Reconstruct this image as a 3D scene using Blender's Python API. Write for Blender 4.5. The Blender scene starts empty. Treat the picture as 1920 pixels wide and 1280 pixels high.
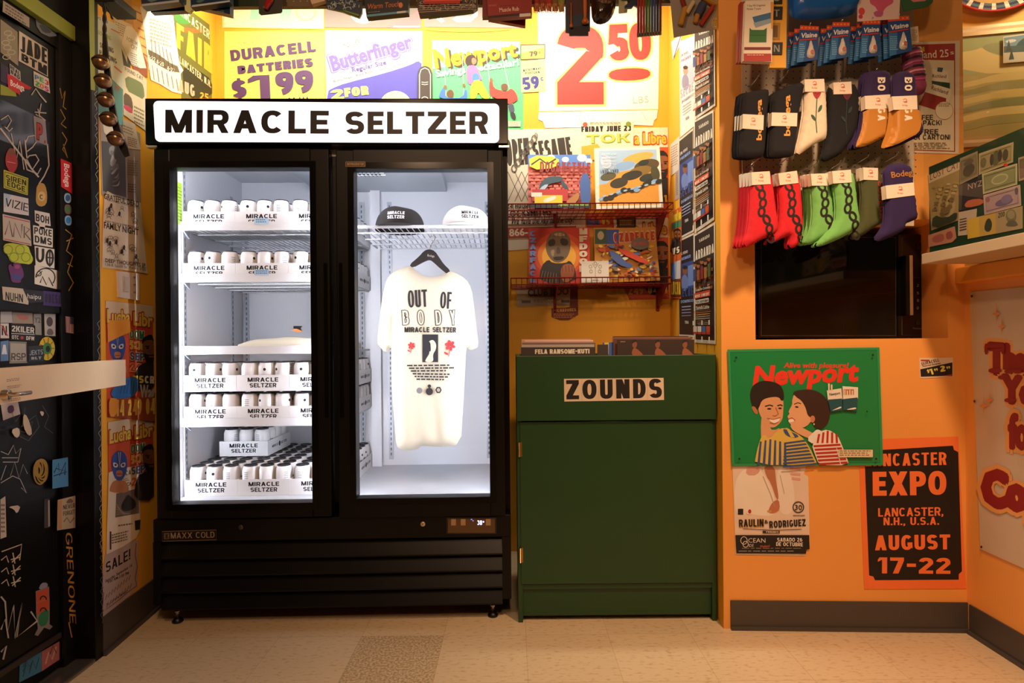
import bpy, bmesh, math, random
from mathutils import Vector, Matrix
from mathutils.geometry import delaunay_2d_cdt
R = math.radians
random.seed(4)
scene = bpy.context.scene
COL = scene.collection

# ------------------------------------------------------------------ camera
FPX, CX, CY, CAMZ, ROLL = 1100.0, 960.0, 640.0, 1.09, R(0.5)
cam_data = bpy.data.cameras.new('camera')
cam_data.sensor_width = 36.0
cam_data.lens = FPX / 1920.0 * 36.0
cam_data.clip_start = 0.02
cam = bpy.data.objects.new('camera', cam_data)
COL.objects.link(cam)
_c, _s = math.cos(ROLL), math.sin(ROLL)
cam.matrix_world = Matrix(((_c, _s, 0, 0), (0, 0, -1, 0), (-_s, _c, 0, CAMZ), (0, 0, 0, 1)))
scene.camera = cam

# ------------------------------------------------------------------ world, lights, exposure
world = bpy.data.worlds.new('world')
scene.world = world
world.use_nodes = True
world.node_tree.nodes['Background'].inputs[0].default_value = (1.0, 0.62, 0.36, 1)
world.node_tree.nodes['Background'].inputs[1].default_value = 0.035
scene.view_settings.view_transform = 'Standard'
scene.view_settings.look = 'None'
scene.view_settings.exposure = 0.0
scene.view_settings.gamma = 1.0
scene.cycles.max_bounces = 8
scene.cycles.transparent_max_bounces = 24
scene.cycles.sample_clamp_indirect = 4.0
scene.cycles.caustics_reflective = False
scene.cycles.caustics_refractive = False


def lamp(name, kind, loc, energy, color, size=0.2, size_y=None, aim=None, spot=None):
    d = bpy.data.lights.new(name, kind)
    d.energy = energy
    d.color = color
    if kind == 'AREA':
        d.size = size
        if size_y:
            d.shape = 'RECTANGLE'
            d.size_y = size_y
    else:
        d.shadow_soft_size = size
    if kind == 'SPOT':
        d.spot_size, d.spot_blend = spot
    o = bpy.data.objects.new(name, d)
    COL.objects.link(o)
    o.location = loc
    if aim is not None:
        o.rotation_euler = (Vector(aim) - Vector(loc)).to_track_quat('-Z', 'Y').to_euler()
    return o


WARM = (1.0, 0.62, 0.37)
lamp('ceiling_lamp', 'POINT', (-0.55, 0.35, 2.55), 48, WARM, 0.07)
lamp('ceiling_lamp', 'SPOT', (1.0, 0.95, 2.72), 170, WARM, 0.10, aim=(1.12, 2.2, 0.25), spot=(R(78), 0.9))
lamp('ceiling_lamp', 'POINT', (0.15, -0.4, 2.6), 46, WARM, 0.12)
lamp('lamp_behind_painting', 'POINT', (2.35, 2.2, 2.75), 16, (1.0, 0.70, 0.40), 0.08)
lamp('tube_light', 'AREA', (-0.35, 2.60, 2.88), 42, (1.0, 0.93, 0.74), 2.1, 0.10, aim=(-0.35, 2.80, 1.0))


# ------------------------------------------------------------------ materials
def lin(c):
    c = c.lstrip('#')
    v = [int(c[i:i + 2], 16) / 255 for i in (0, 2, 4)]
    return tuple(x / 12.92 if x <= 0.04045 else ((x + 0.055) / 1.055) ** 2.4 for x in v)


MATS = {}


def M(c, rough=0.6, metal=0.0, emit=0.0, vary=0.08, scale=14.0, bump=0.0, coat=0.0):
    key = (c, rough, metal, emit, vary, scale, bump, coat)
    if key in MATS:
        return MATS[key]
    m = bpy.data.materials.new('mat_' + c.lstrip('#'))
    m.use_nodes = True
    nt = m.node_tree
    b = nt.nodes['Principled BSDF']
    b.inputs['Roughness'].default_value = rough
    b.inputs['Metallic'].default_value = metal
    b.inputs['Coat Weight'].default_value = coat
    col = lin(c)
    if emit > 0:
        b.inputs['Base Color'].default_value = (*col, 1)
        b.inputs['Emission Color'].default_value = (*col, 1)
        b.inputs['Emission Strength'].default_value = emit
    else:
        tc = nt.nodes.new('ShaderNodeTexCoord')
        n = nt.nodes.new('ShaderNodeTexNoise')
        n.inputs['Scale'].default_value = scale
        n.inputs['Detail'].default_value = 3
        nt.links.new(tc.outputs['Object'], n.inputs['Vector'])
        mx = nt.nodes.new('ShaderNodeMix')
        mx.data_type = 'RGBA'
        mx.inputs[6].default_value = (*[x * (1 - vary) for x in col], 1)
        mx.inputs[7].default_value = (*[min(1, x * (1 + vary * .6)) for x in col], 1)
        nt.links.new(n.outputs['Fac'], mx.inputs[0])
        nt.links.new(mx.outputs[2], b.inputs['Base Color'])
        if bump:
            bp = nt.nodes.new('ShaderNodeBump')
            bp.inputs['Strength'].default_value = bump
            bp.inputs['Distance'].default_value = 0.004
            n2 = nt.nodes.new('ShaderNodeTexNoise')
            n2.inputs['Scale'].default_value = scale * 6
            nt.links.new(tc.outputs['Object'], n2.inputs['Vector'])
            nt.links.new(n2.outputs['Fac'], bp.inputs['Height'])
            nt.links.new(bp.outputs['Normal'], b.inputs['Normal'])
    MATS[key] = m
    return m


def glass_mat(name, refl=0.06, tint=(1, 1, 1)):
    m = bpy.data.materials.new(name)
    m.use_nodes = True
    nt = m.node_tree
    nt.nodes.clear()
    out = nt.nodes.new('ShaderNodeOutputMaterial')
    tr = nt.nodes.new('ShaderNodeBsdfTransparent')
    tr.inputs[0].default_value = (*tint, 1)
    gl = nt.nodes.new('ShaderNodeBsdfGlossy')
    gl.inputs['Roughness'].default_value = 0.02
    fr = nt.nodes.new('ShaderNodeLayerWeight')
    fr.inputs[0].default_value = 0.5
    pw = nt.nodes.new('ShaderNodeMath')
    pw.operation = 'POWER'
    pw.inputs[1].default_value = 5.0
    mu = nt.nodes.new('ShaderNodeMath')
    mu.operation = 'MULTIPLY_ADD'
    mu.inputs[1].default_value = 0.35
    mu.inputs[2].default_value = refl
    nt.links.new(fr.outputs['Facing'], pw.inputs[0])
    mix = nt.nodes.new('ShaderNodeMixShader')
    nt.links.new(pw.outputs[0], mu.inputs[0])
    nt.links.new(mu.outputs[0], mix.inputs[0])
    nt.links.new(tr.outputs[0], mix.inputs[1])
    nt.links.new(gl.outputs[0], mix.inputs[2])
    nt.links.new(mix.outputs[0], out.inputs[0])
    return m


GLASS = glass_mat('clear_glass', 0.018)
PLEXI = glass_mat('clear_plastic', 0.02, (0.97, 0.98, 0.97))


# ------------------------------------------------------------------ rays and planes
def ray(x, y):
    dx, dy = (x - CX) / FPX, (y - CY) / FPX
    return Vector((dx * _c - dy * _s, 1.0, -(dy * _c + dx * _s)))


CAMP = Vector((0, 0, CAMZ))


def W(x, y, d):
    return CAMP + ray(x, y) * d


class Plane:
    def __init__(s, p, n):
        s.p, s.n = Vector(p), Vector(n).normalized()

    def hit(s, x, y):
        r = ray(x, y)
        return CAMP + r * ((s.p - CAMP).dot(s.n) / r.dot(s.n))


def vplane(a, b, flip=False):
    """vertical plane through two floor points (X, Y)"""
    d = Vector((b[0] - a[0], b[1] - a[1], 0))
    n = Vector((d.y, -d.x, 0)).normalized()
    p = Vector((a[0], a[1], 0))
    if (CAMP - p).dot(n) < 0:
        n = -n
    return Plane(p, n)


def front(y):
    return Plane((0, y, 0), (0, -1, 0))


# ------------------------------------------------------------------ object helpers
def tag(o, label, cat, group=None, kind=None):
    if label:
        o['label'] = label
    if cat:
        o['category'] = cat
    if group:
        o['group'] = group
    if kind:
        o['kind'] = kind
    return o


def root(name, loc, label, cat, group=None, rz=0.0):
    o = bpy.data.objects.new(name, None)
    o.empty_display_size = 0.05
    COL.objects.link(o)
    o.location = loc
    o.rotation_euler = (0, 0, rz)
    return tag(o, label, cat, group)


def mat_of(o):
    return Matrix.Translation(o.location) @ o.rotation_euler.to_matrix().to_4x4()


class MB:
    def __init__(s):
        s.v, s.f, s.fm, s.sm, s.mats = [], [], [], [], []

    def mi(s, m):
        if isinstance(m, str):
            m = M(m)
        if m not in s.mats:
            s.mats.append(m)
        return s.mats.index(m)

    def add(s, vs, fs, m, smooth=False):
        b = len(s.v)
        i = s.mi(m)
        s.v.extend([Vector(v) for v in vs])
        for f in fs:
            s.f.append([b + k for k in f])
            s.fm.append(i)
            s.sm.append(smooth)

    def poly(s, pts, m):
        s.add(pts, [list(range(len(pts)))], m)

    def box(s, x0, x1, y0, y1, z0, z1, m, bevel=0.0, T=None, seg=2):
        if bevel <= 0:
            vs = [Vector((x, y, z)) for x in (x0, x1) for y in (y0, y1) for z in (z0, z1)]
            fs = [(0, 1, 3, 2), (4, 6, 7, 5), (0, 4, 5, 1), (2, 3, 7, 6), (0, 2, 6, 4), (1, 5, 7, 3)]
        else:
            bm = bmesh.new()
            bmesh.ops.create_cube(bm, size=1.0)
            for v in bm.verts:
                v.co = Vector(((x0 + x1) / 2 + v.co.x * (x1 - x0), (y0 + y1) / 2 + v.co.y * (y1 - y0), (z0 + z1) / 2 + v.co.z * (z1 - z0)))
            bmesh.ops.bevel(bm, geom=bm.edges[:], offset=bevel, segments=seg, affect='EDGES', profile=0.5)
            bm.verts.index_update()
            vs = [v.co.copy() for v in bm.verts]
            fs = [[v.index for v in f.verts] for f in bm.faces]
            bm.free()
        if T is not None:
            vs = [T @ v for v in vs]
        s.add(vs, fs, m)

    def prism(s, pts, vec, m, side=None):
        pts = [Vector(p) for p in pts]
        n = len(pts)
        vec = Vector(vec)
        s.add(pts + [p + vec for p in pts], [list(range(n)), list(range(2 * n - 1, n - 1, -1))] + [(i, (i + 1) % n, (i + 1) % n + n, i + n) for i in range(n)], m)

    def tube(s, pts, r, m, n=8, closed=False, smooth=True):
        pts = [Vector(p) for p in pts]
        k = len(pts)
        rr = r if isinstance(r, (list, tuple)) else [r] * k
        vs = []
        up = None
        for i, p in enumerate(pts):
            if closed:
                t = pts[(i + 1) % k] - pts[i - 1]
            else:
                t = pts[min(i + 1, k - 1)] - pts[max(i - 1, 0)]
            t.normalize()
            if up is None:
                up = Vector((0, 0, 1)) if abs(t.z) < 0.9 else Vector((1, 0, 0))
            a = t.cross(up)
            if a.length < 1e-5:
                a = t.orthogonal()
            a.normalize()
            b = a.cross(t).normalized()
            up = b
            for j in range(n):
                w = 2 * math.pi * j / n
                vs.append(p + (a * math.cos(w) + b * math.sin(w)) * rr[i])
        fs = []
        for i in range(k if closed else k - 1):
            for j in range(n):
                q = (i + 1) % k
                fs.append((i * n + j, i * n + (j + 1) % n, q * n + (j + 1) % n, q * n + j))
        if not closed:
            fs += [list(range(n)), list(range((k - 1) * n, k * n))]
        s.add(vs, fs, m, smooth)

    def lathe(s, prof, m, c=(0, 0, 0), n=20, smooth=True, T=None):
        c = Vector(c)
        vs, fs = [], []
        for r, z in prof:
            for j in range(n):
                w = 2 * math.pi * j / n
                vs.append(c + Vector((r * math.cos(w), r * math.sin(w), z)))
        for i in range(len(prof) - 1):
            for j in range(n):
                fs.append((i * n + j, i * n + (j + 1) % n, (i + 1) * n + (j + 1) % n, (i + 1) * n + j))
        fs += [list(range(n - 1, -1, -1)), list(range((len(prof) - 1) * n, len(prof) * n))]
        if T is not None:
            vs = [T @ v for v in vs]
        s.add(vs, fs, m, smooth)

    def build(s, name, parent=None, at=None, local=False, recalc=True):
        """vertices are in world space unless local; at: the object's own origin"""
        me = bpy.data.meshes.new(name)
        off = Vector(at) if at is not None else Vector((0, 0, 0))
        me.from_pydata([tuple(v - off) for v in s.v], [], s.f)
        for m in s.mats:
            me.materials.append(m)
        me.polygons.foreach_set('material_index', s.fm)
        me.polygons.foreach_set('use_smooth', s.sm)
        me.update()
        o = bpy.data.objects.new(name, me)
        COL.objects.link(o)
        o.location = off
        if parent is not None:
            o.parent = parent
            if not local and parent.type == 'EMPTY':
                o.matrix_parent_inverse = mat_of(parent).inverted()
            elif not local:
                o.matrix_parent_inverse = Matrix.Translation(parent.location).inverted()
        return o


def mid(s):
    lo = Vector((min(v.x for v in s.v), min(v.y for v in s.v), min(v.z for v in s.v)))
    hi = Vector((max(v.x for v in s.v), max(v.y for v in s.v), max(v.z for v in s.v)))
    return (lo + hi) / 2


# ------------------------------------------------------------------ lettering
class Strip(list):
    comp = 0


_comp = [0]


def _arc(cx, cy, rx, ry, a0, a1, t, n=14, tx=None):
    out = []
    _comp[0] += 1
    tx = t if tx is None else tx
    k = max(3, int(abs(a1 - a0) / 360 * 26))

    def p(a, x, y):
        ca, sa = math.cos(R(a)), math.sin(R(a))
        e = 0.86
        return (cx + x * math.copysign(abs(ca) ** e, ca), cy + y * math.copysign(abs(sa) ** e, sa))
    for i in range(k):
        u, v = a0 + (a1 - a0) * i / k, a0 + (a1 - a0) * (i + 1) / k
        q = Strip([p(u, rx, ry), p(v, rx, ry), p(v, rx - tx, ry - t), p(u, rx - tx, ry - t)])
        q.comp = _comp[0]
        out.append(q)
    return out


def glyph(ch, t, wd):
    """block capital drawn with bars and arcs; returns (width, polygons)"""
    def Q(x0, y0, x1, y1):
        return [(x0, y0), (x1, y0), (x1, y1), (x0, y1)]

    def D(x0, y0, x1, y1, h=None):
        h = t * 1.12 if h is None else h
        return [(x0, y0), (x0 + h, y0), (x1 + h, y1), (x1, y1)]
    w = 0.68 * wd
    T = t * 0.86
    h2 = t * 1.12
    if ch == 'I' or ch == '|':
        return t, [Q(0, 0, t, 1)]
    if ch == 'L':
        w *= .82
        return w, [Q(0, 0, t, 1), Q(t, 0, w, T)]
    if ch in 'EF':
        w *= .86
        p = [Q(0, 0, t, 1), Q(t, 1 - T, w, 1), Q(t, .5 - T / 2, w * .92, .5 + T / 2)]
        return w, p + ([Q(t, 0, w, T)] if ch == 'E' else [])
    if ch == 'T':
        return w, [Q((w - t) / 2, 0, (w + t) / 2, 1 - T), Q(0, 1 - T, w, 1)]
    if ch == 'H':
        return w, [Q(0, 0, t, 1), Q(w - t, 0, w, 1), Q(t, .5 - T / 2, w - t, .5 + T / 2)]
    if ch == 'A':
        w *= 1.1
        return w, [D(0, 0, (w - h2) / 2, 1), D(w - h2, 0, (w - h2) / 2, 1), Q(w * .22, .2, w * .78, .2 + T)]
    if ch == 'V':
        w *= 1.05
        return w, [D((w - h2) / 2, 0, 0, 1), D((w - h2) / 2, 0, w - h2, 1)]
    if ch == 'M':
        w *= 1.25
        return w, [Q(0, 0, t, 1), Q(w - t, 0, w, 1), D((w - h2) / 2, 0.0, 0, 1), D((w - h2) / 2, 0.0, w - h2, 1)]
    if ch == 'N':
        w *= 1.06
        return w, [Q(0, 0, t, 1), Q(w - t, 0, w, 1), D(w - h2 * 1.1, 0, 0, 1, h2 * 1.1)]
    if ch == 'W':
        w *= 1.5
        q = w / 4
        return w, [D(q - h2 / 2, 0, 0, 1), D(q - h2 / 2, 0, 2 * q - h2 / 2, 1), D(3 * q - h2 / 2, 0, 2 * q - h2 / 2, 1), D(3 * q - h2 / 2, 0, w - h2, 1)]
    if ch == 'X':
        w *= 1.16
        return w, [D(0, 0, w - h2, 1, h2), D(w - h2, 0, 0, 1, h2)]
    if ch == 'Y':
        w *= 1.05
        return w, [Q((w - t) / 2, 0, (w + t) / 2, .5), D((w - h2) / 2, .42, 0, 1), D((w - h2) / 2, .42, w - h2, 1)]
    if ch == 'Z':
        return w, [Q(0, 0, w, T), Q(0, 1 - T, w, 1), [(0, T), (h2 * 1.15, T), (w, 1 - T), (w - h2 * 1.15, 1 - T)]]
    if ch == 'K':
        w *= 1.02
        return w, [Q(0, 0, t, 1), D(t * .9, .42, w - h2, 1), D(w - h2, 0, w * .34, .56)]
    if ch in 'OQ0':
        w = w * (1.12 if ch != '0' else .95)
        p = _arc(w / 2, .5, w / 2, .5, 0, 360, T, tx=t)
        return w, p + ([D(w * .78, -.05, w * .5, .3)] if ch == 'Q' else [])
    if ch in 'CG':
        w *= 1.06
        p = _arc(w / 2, .5, w / 2, .5, 42, 318, T, tx=t)
        if ch == 'G':
            p += [Q(w - t, .12, w, .5), Q(w * .55, .5 - T, w, .5)]
        return w, p
    if ch == 'D':
        return w, [Q(0, 0, t, 1), Q(0, 0, w * .45, T), Q(0, 1 - T, w * .45, 1)] + _arc(w * .45, .5, w * .55, .5, -90, 90, T, tx=t)
    if ch in 'PR':
        r = (.5 + T * .5) / 2 + .02
        p = [Q(0, 0, t, 1), Q(t, 1 - T, w - r, 1), Q(t, 1 - 2 * r, w - r, 1 - 2 * r + T)] + _arc(w - r, 1 - r, r, r, -90, 90, T, tx=t)
        if ch == 'R':
            p.append(D(w - h2, 0, w * .42, 1 - 2 * r + T * .3))
        return w, p
    if ch == 'B':
        r1, r2 = (1 + T) / 4 - .01, (1 + T) / 4 + .01
        return w, [Q(0, 0, t, 1), Q(t, 1 - T, w - r1, 1), Q(t, 2 * r2 - T, w - r2, 2 * r2), Q(t, 0, w - r2, T)] + _arc(w - r1 - .02, 1 - r1, r1, r1, -90, 90, T, tx=t) + _arc(w - r2, r2, r2, r2, -90, 90, T, tx=t)
    if ch == 'J':
        w *= .8
        return w, [Q(w - t, w / 2, w, 1)] + _arc(w / 2, w / 2, w / 2, w / 2, 180, 360, T, tx=t)
    if ch == 'U':
        return w, [Q(0, w / 2, t, 1), Q(w - t, w / 2, w, 1)] + _arc(w / 2, w / 2, w / 2, w / 2, 180, 360, T, tx=t)
    if ch in 'S$':
        r = (1 + T) / 4
        p = _arc(w / 2, 1 - r, w / 2, r, 25, 270, T, tx=t) + _arc(w / 2, r, w / 2, r, 90, -155, T, tx=t)
        return w, p + ([Q(w / 2 - t * .3, -.12, w / 2 + t * .3, 1.12)] if ch == '$' else [])
    if ch == '1':
        return .42 * wd, [Q(.42 * wd - t, 0, .42 * wd, 1), [(0, .72), (.42 * wd - t, .86), (.42 * wd - t, 1), (.3 * wd - t, 1), (0, .86)]]
    if ch == '2':
        r = .3
        w *= .95
        return w, _arc(w / 2, 1 - r, w / 2, r, 170, -20, T, tx=t) + [[(0, T), (t * 1.3, T), (w, .62), (w - t, .68)], Q(0, 0, w, T)]
    if ch == '3':
        r = (1 + T) / 4
        w *= .95
        return w, _arc(w / 2, 1 - r, w / 2, r, 160, -90, T, tx=t) + _arc(w / 2, r, w / 2, r, 90, -160, T, tx=t)
    if ch == '4':
        return w, [Q(w * .62, 0, w * .62 + t, 1), Q(0, .22, w, .22 + T), [(0, .22), (t * 1.1, .22 + T * .5), (w * .68, 1), (w * .5, 1)]]
    if ch == '5':
        r = .32
        w *= .95
        return w, [Q(w * .1, 1 - T, w * .95, 1), [(w * .1, 1), (w * .1 + t, 1), (t * .95, .48), (0, .44)]] + _arc(w / 2, r, w / 2, r, 140, -155, T, tx=t)
    if ch in '69':
        r = .32
        w *= .98
        p = _arc(w / 2, r, w / 2, r, 0, 360, T, tx=t) + _arc(w * .75, r, w * .75, 1 - r, 95, 180, T, tx=t)
        if ch == '9':
            old, p = p, []
            for q in old:
                r_ = Strip([(w - x, 1 - y) for x, y in q])
                r_.comp = getattr(q, 'comp', 0)
                p.append(r_)
        return w, p
    if ch == '7':
        w *= .92
        return w, [Q(0, 1 - T, w, 1), D(w * .2, 0, w - h2, 1 - T)]
    if ch == '8':
        r1, r2 = (1 + T) / 4 - .02, (1 + T) / 4 + .02
        return w, _arc(w / 2, 1 - r1, w * .46, r1, 0, 360, T, tx=t) + _arc(w / 2, r2, w / 2, r2, 0, 360, T, tx=t)
    if ch == '-':
        return w * .6, [Q(0, .42, w * .6, .42 + T)]
    if ch == '.':
        return t, [Q(0, 0, t, t)]
    if ch == ',':
        return t, [[(0, -.14), (t * .4, -.14), (t, 0), (t, t), (0, t), (0, 0)]]
    if ch == "'":
        return t, [Q(0, .7, t, 1)]
    if ch == '!':
        return t, [Q(0, 0, t, t), Q(0, t * 1.4, t, 1)]
    if ch == ':':
        return t, [Q(0, .1, t, .1 + t), Q(0, .55, t, .55 + t)]
    return w * .5, []


_TXT = {}
_LAY = {}


def text_block(s, t=0.2, wd=1.0, gap=0.13):
    key = ('B', s, t, wd, gap)
    if key not in _TXT:
        x, vs, fs, ly = 0.0, [], [], []
        for ch in s:
            w, ps = glyph(ch, t, wd)
            seen = {}
            for p in ps:
                ci = seen.setdefault(getattr(p, 'comp', 0) or -len(seen) - 1, len(seen))
                ly += [ci] * len(p)
                fs.append(list(range(len(vs), len(vs) + len(p))))
                vs += [(x + a, b) for a, b in p]
            x += w + gap
        _TXT[key] = (vs, fs, 0.0, max(0.01, x - gap))
        _LAY[key] = ly
    return _TXT[key]


def text_font(s, bold=0.0, space=1.0):
    key = ('F', s, bold, space)
    if key not in _TXT:
        cu = bpy.data.curves.new('lettering', 'FONT')
        cu.body = s
        cu.offset = bold
        cu.resolution_u = 2
        cu.fill_mode = 'FRONT'
        cu.space_character = space
        ob = bpy.data.objects.new('lettering', cu)
        me = ob.to_mesh()
        k = 1 / 0.70
        vs = [(v.co.x * k, v.co.y * k) for v in me.vertices]
        fs = [list(p.vertices) for p in me.polygons]
        ob.to_mesh_clear()
        bpy.data.objects.remove(ob)
        bpy.data.curves.remove(cu)
        if not vs:
            vs = [(0, 0), (1, 0), (1, .01)]
            fs = [[0, 1, 2]]
        _TXT[key] = (vs, fs, min(v[0] for v in vs), max(v[0] for v in vs))
    return _TXT[key]


# ------------------------------------------------------------------ printed sheets and padded shapes, traced on their own plane
def _inside(x, y, poly):
    r = False
    j = len(poly) - 1
    for i in range(len(poly)):
        xi, yi = poly[i]
        xj, yj = poly[j]
        if (yi > y) != (yj > y) and x < (xj - xi) * (y - yi) / (yj - yi) + xi:
            r = not r
        j = i
    return r


def _dist(x, y, poly):
    best = 1e9
    j = len(poly) - 1
    for i in range(len(poly)):
        ax, ay = poly[j]
        bx, by = poly[i]
        dx, dy = bx - ax, by - ay
        L = dx * dx + dy * dy
        u = 0 if L == 0 else max(0, min(1, ((x - ax) * dx + (y - ay) * dy) / L))
        d = (ax + u * dx - x) ** 2 + (ay + u * dy - y) ** 2
        best = min(best, d)
        j = i
    return math.sqrt(best)


def smooth_poly(pts, n=2):
    for _ in range(n):
        q = []
        for i in range(len(pts)):
            a, b = pts[i], pts[(i + 1) % len(pts)]
            q += [(a[0] * .75 + b[0] * .25, a[1] * .75 + b[1] * .25), (a[0] * .25 + b[0] * .75, a[1] * .25 + b[1] * .75)]
        pts = q
    return pts


class Sheet(MB):
    """A thin printed thing on a plane. Coordinates are photo pixels read on that plane (y down)."""
    EPS = 0.00012

    def __init__(s, plane, outline=None, color=None, thick=0.0012, off=0.0006, warp=None):
        super().__init__()
        s.plane, s.thick, s.off = plane, thick, off
        s.k = 0
        s.puff = None
        s.warp = warp
        if outline is not None:
            if len(outline) == 4 and not isinstance(outline[0], (tuple, list)):
                x0, y0, x1, y1 = outline
                outline = [(x0, y0), (x1, y0), (x1, y1), (x0, y1)]
            s.outline = outline
            a = [s._at(x, y, off) for x, y in outline]
            s.prism(a, plane.n * thick, color)

    def _at(s, x, y, lift):
        p = s.plane.hit(x, y) + s.plane.n * lift
        return p if s.warp is None else s.warp(p, x, y)

    def pad(s, outline, color, T, rim, back=0.3, step=6, fold=None, smooth=1):
        """padded body: outline in pixels, depth T in metres, rounded over rim pixels"""
        o = smooth_poly(outline, smooth) if smooth else outline
        s.puff = (o, T, rim, fold)
        pts = []
        for i in range(len(o)):
            a, b = o[i], o[(i + 1) % len(o)]
            k = max(1, int(math.dist(a, b) / step))
            pts += [(a[0] + (b[0] - a[0]) * j / k, a[1] + (b[1] - a[1]) * j / k) for j in range(k)]
        nb = len(pts)
        xs, ys = [p[0] for p in o], [p[1] for p in o]
        y = min(ys) + step / 2
        row = 0
        while y < max(ys):
            x = min(xs) + (step / 2 if row % 2 else 0)
            while x < max(xs):
                if _inside(x, y, o) and _dist(x, y, o) > step * .45:
                    pts.append((x, y))
                x += step
            y += step * .87
            row += 1
        # a ring close to the rim rounds the edge
        r = delaunay_2d_cdt([Vector(p) for p in pts], [], [list(range(nb))], 1, 1e-4)
        vs, fs = r[0], r[2]
        fr = [s._at(v.x, v.y, s.off + s.h(v.x, v.y)) for v in vs]
        bk = [s._at(v.x, v.y, s.off - (s.h(v.x, v.y, True)) * back) for v in vs]
        n = len(fr)
        s.add(fr + bk, [list(f) for f in fs] + [[n + i for i in reversed(f)] for f in fs], color, True)
        return s

    def h(s, x, y, plain=False):
        if s.puff is None:
            return s.thick
        o, T, rim, fold = s.puff
        d = _dist(x, y, o) if _inside(x, y, o) else 0.0
        u = 1 - min(1.0, d / rim)
        v = T * math.sqrt(max(0, 1 - u * u))
        if fold and not plain:
            v += fold(x, y) * min(1.0, d / rim)
        return v

    def P(s, x, y, k=None):
        return s._at(x, y, s.off + s.h(x, y) + s.EPS * (s.k if k is None else k) + (0.0012 if s.puff else 0))

    def poly(s, pts, m):
        s.k += 1
        if s.puff and max(p[0] for p in pts) - min(p[0] for p in pts) > 10:
            q = []
            for i in range(len(pts)):
                a, b = pts[i], pts[(i + 1) % len(pts)]
                n = max(1, int(math.dist(a, b) / 4))
                q += [(a[0] + (b[0] - a[0]) * j / n, a[1] + (b[1] - a[1]) * j / n) for j in range(n)]
            nb = len(q)
            y = min(p[1] for p in pts) + 2
            while y < max(p[1] for p in pts):
                x = min(p[0] for p in pts) + 2
                while x < max(p[0] for p in pts):
                    if _inside(x, y, pts) and _dist(x, y, pts) > 1.6:
                        q.append((x, y))
                    x += 4
                y += 4
            r = delaunay_2d_cdt([Vector(p) for p in q], [], [list(range(nb))], 1, 1e-4)
            s.add([s.P(v.x, v.y) for v in r[0]], [list(f) for f in r[2]], m)
            return s
        s.add([s.P(x, y) for x, y in pts], [list(range(len(pts)))], m)
        return s

    def spoly(s, pts, m, n=2):
        return s.poly(smooth_poly(pts, n), m)

    def rect(s, x0, y0, x1, y1, m, skew=0.0):
        d = (x1 - x0) * skew
        return s.poly([(x0, y0), (x1, y0 + d), (x1, y1 + d), (x0, y1)], m)

    def ell(s, cx, cy, rx, ry, m, rot=0.0, n=24):
        c, q = math.cos(R(rot)), math.sin(R(rot))
        return s.poly([(cx + rx * math.cos(a) * c - ry * math.sin(a) * q, cy + rx * math.cos(a) * q + ry * math.sin(a) * c) for a in [2 * math.pi * i / n for i in range(n)]], m)

    def ring(s, cx, cy, rx, ry, w, m, n=28, a0=0, a1=360):
        s.k += 1
        vs, fs = [], []
        for i in range(n + 1):
            a = R(a0 + (a1 - a0) * i / n)
            vs += [s.P(cx + rx * math.cos(a), cy + ry * math.sin(a)), s.P(cx + (rx - w) * math.cos(a), cy + (ry - w) * math.sin(a))]
        for i in range(n):
            fs.append((2 * i, 2 * i + 2, 2 * i + 3, 2 * i + 1))
        s.add(vs, fs, m)
        return s

    def line(s, pts, w, m, closed=False):
        s.k += 1
        n = len(pts)
        vs = []
        for i, (x, y) in enumerate(pts):
            a = pts[i - 1] if (i or closed) else pts[i]
            b = pts[(i + 1) % n] if (i < n - 1 or closed) else pts[i]
            dx, dy = b[0] - a[0], b[1] - a[1]
            L = math.hypot(dx, dy) or 1
            nx, ny = -dy / L * w / 2, dx / L * w / 2
            vs += [s.P(x + nx, y + ny), s.P(x - nx, y - ny)]
        fs = [(2 * i, 2 * i + 2, 2 * i + 3, 2 * i + 1) for i in range(n - 1)]
        if closed:
            fs.append((2 * n - 2, 0, 1, 2 * n - 1))
        s.add(vs, fs, m)
        return s

    def text(s, txt, x0, y0, x1, y1, h, m, t=None, wd=1.0, bold=0.012, shear=0.0, up=None, h1=None, gap=0.13, bend=0.0):
        """baseline from (x0,y0) to (x1,y1), capital height h pixels (h1 at the far end); t: block letters with that stroke"""
        if not t and bold > 0.03:
            r = (bold - 0.02) * 1.25 * h
            for i in range(8):
                dx, dy = r * math.cos(i * R(45)), r * math.sin(i * R(45))
                s.k -= .6
                s.text(txt, x0 + dx, y0 + dy, x1 + dx, y1 + dy, h, m, bold=.015, shear=shear, up=up, h1=h1, bend=bend)
            bold = 0.015
        s.k += 1
        vs, fs, a, b = text_block(txt, t, wd, gap) if t else text_font(txt, bold)
        L = (b - a) or 1
        dx, dy = x1 - x0, y1 - y0
        if up is None:
            n = math.hypot(dx, dy) or 1
            up = (dy / n, -dx / n)
        out = []
        lay = [0] * len(vs)
        if t:
            lay = [min(c, 4) * .22 for c in _LAY[('B', txt, t, wd, gap)]]
        for (x, y), ly in zip(vs, lay):
            u = (x - a) / L
            hh = h + ((h1 - h) * u if h1 is not None else 0)
            px = x0 + dx * u + up[0] * y * hh + shear * y * hh
            py = y0 + dy * u + up[1] * y * hh - bend * math.sin(math.pi * u)
            out.append(s.P(px, py, s.k + ly))
        s.add(out, fs, m)
        return s

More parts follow.
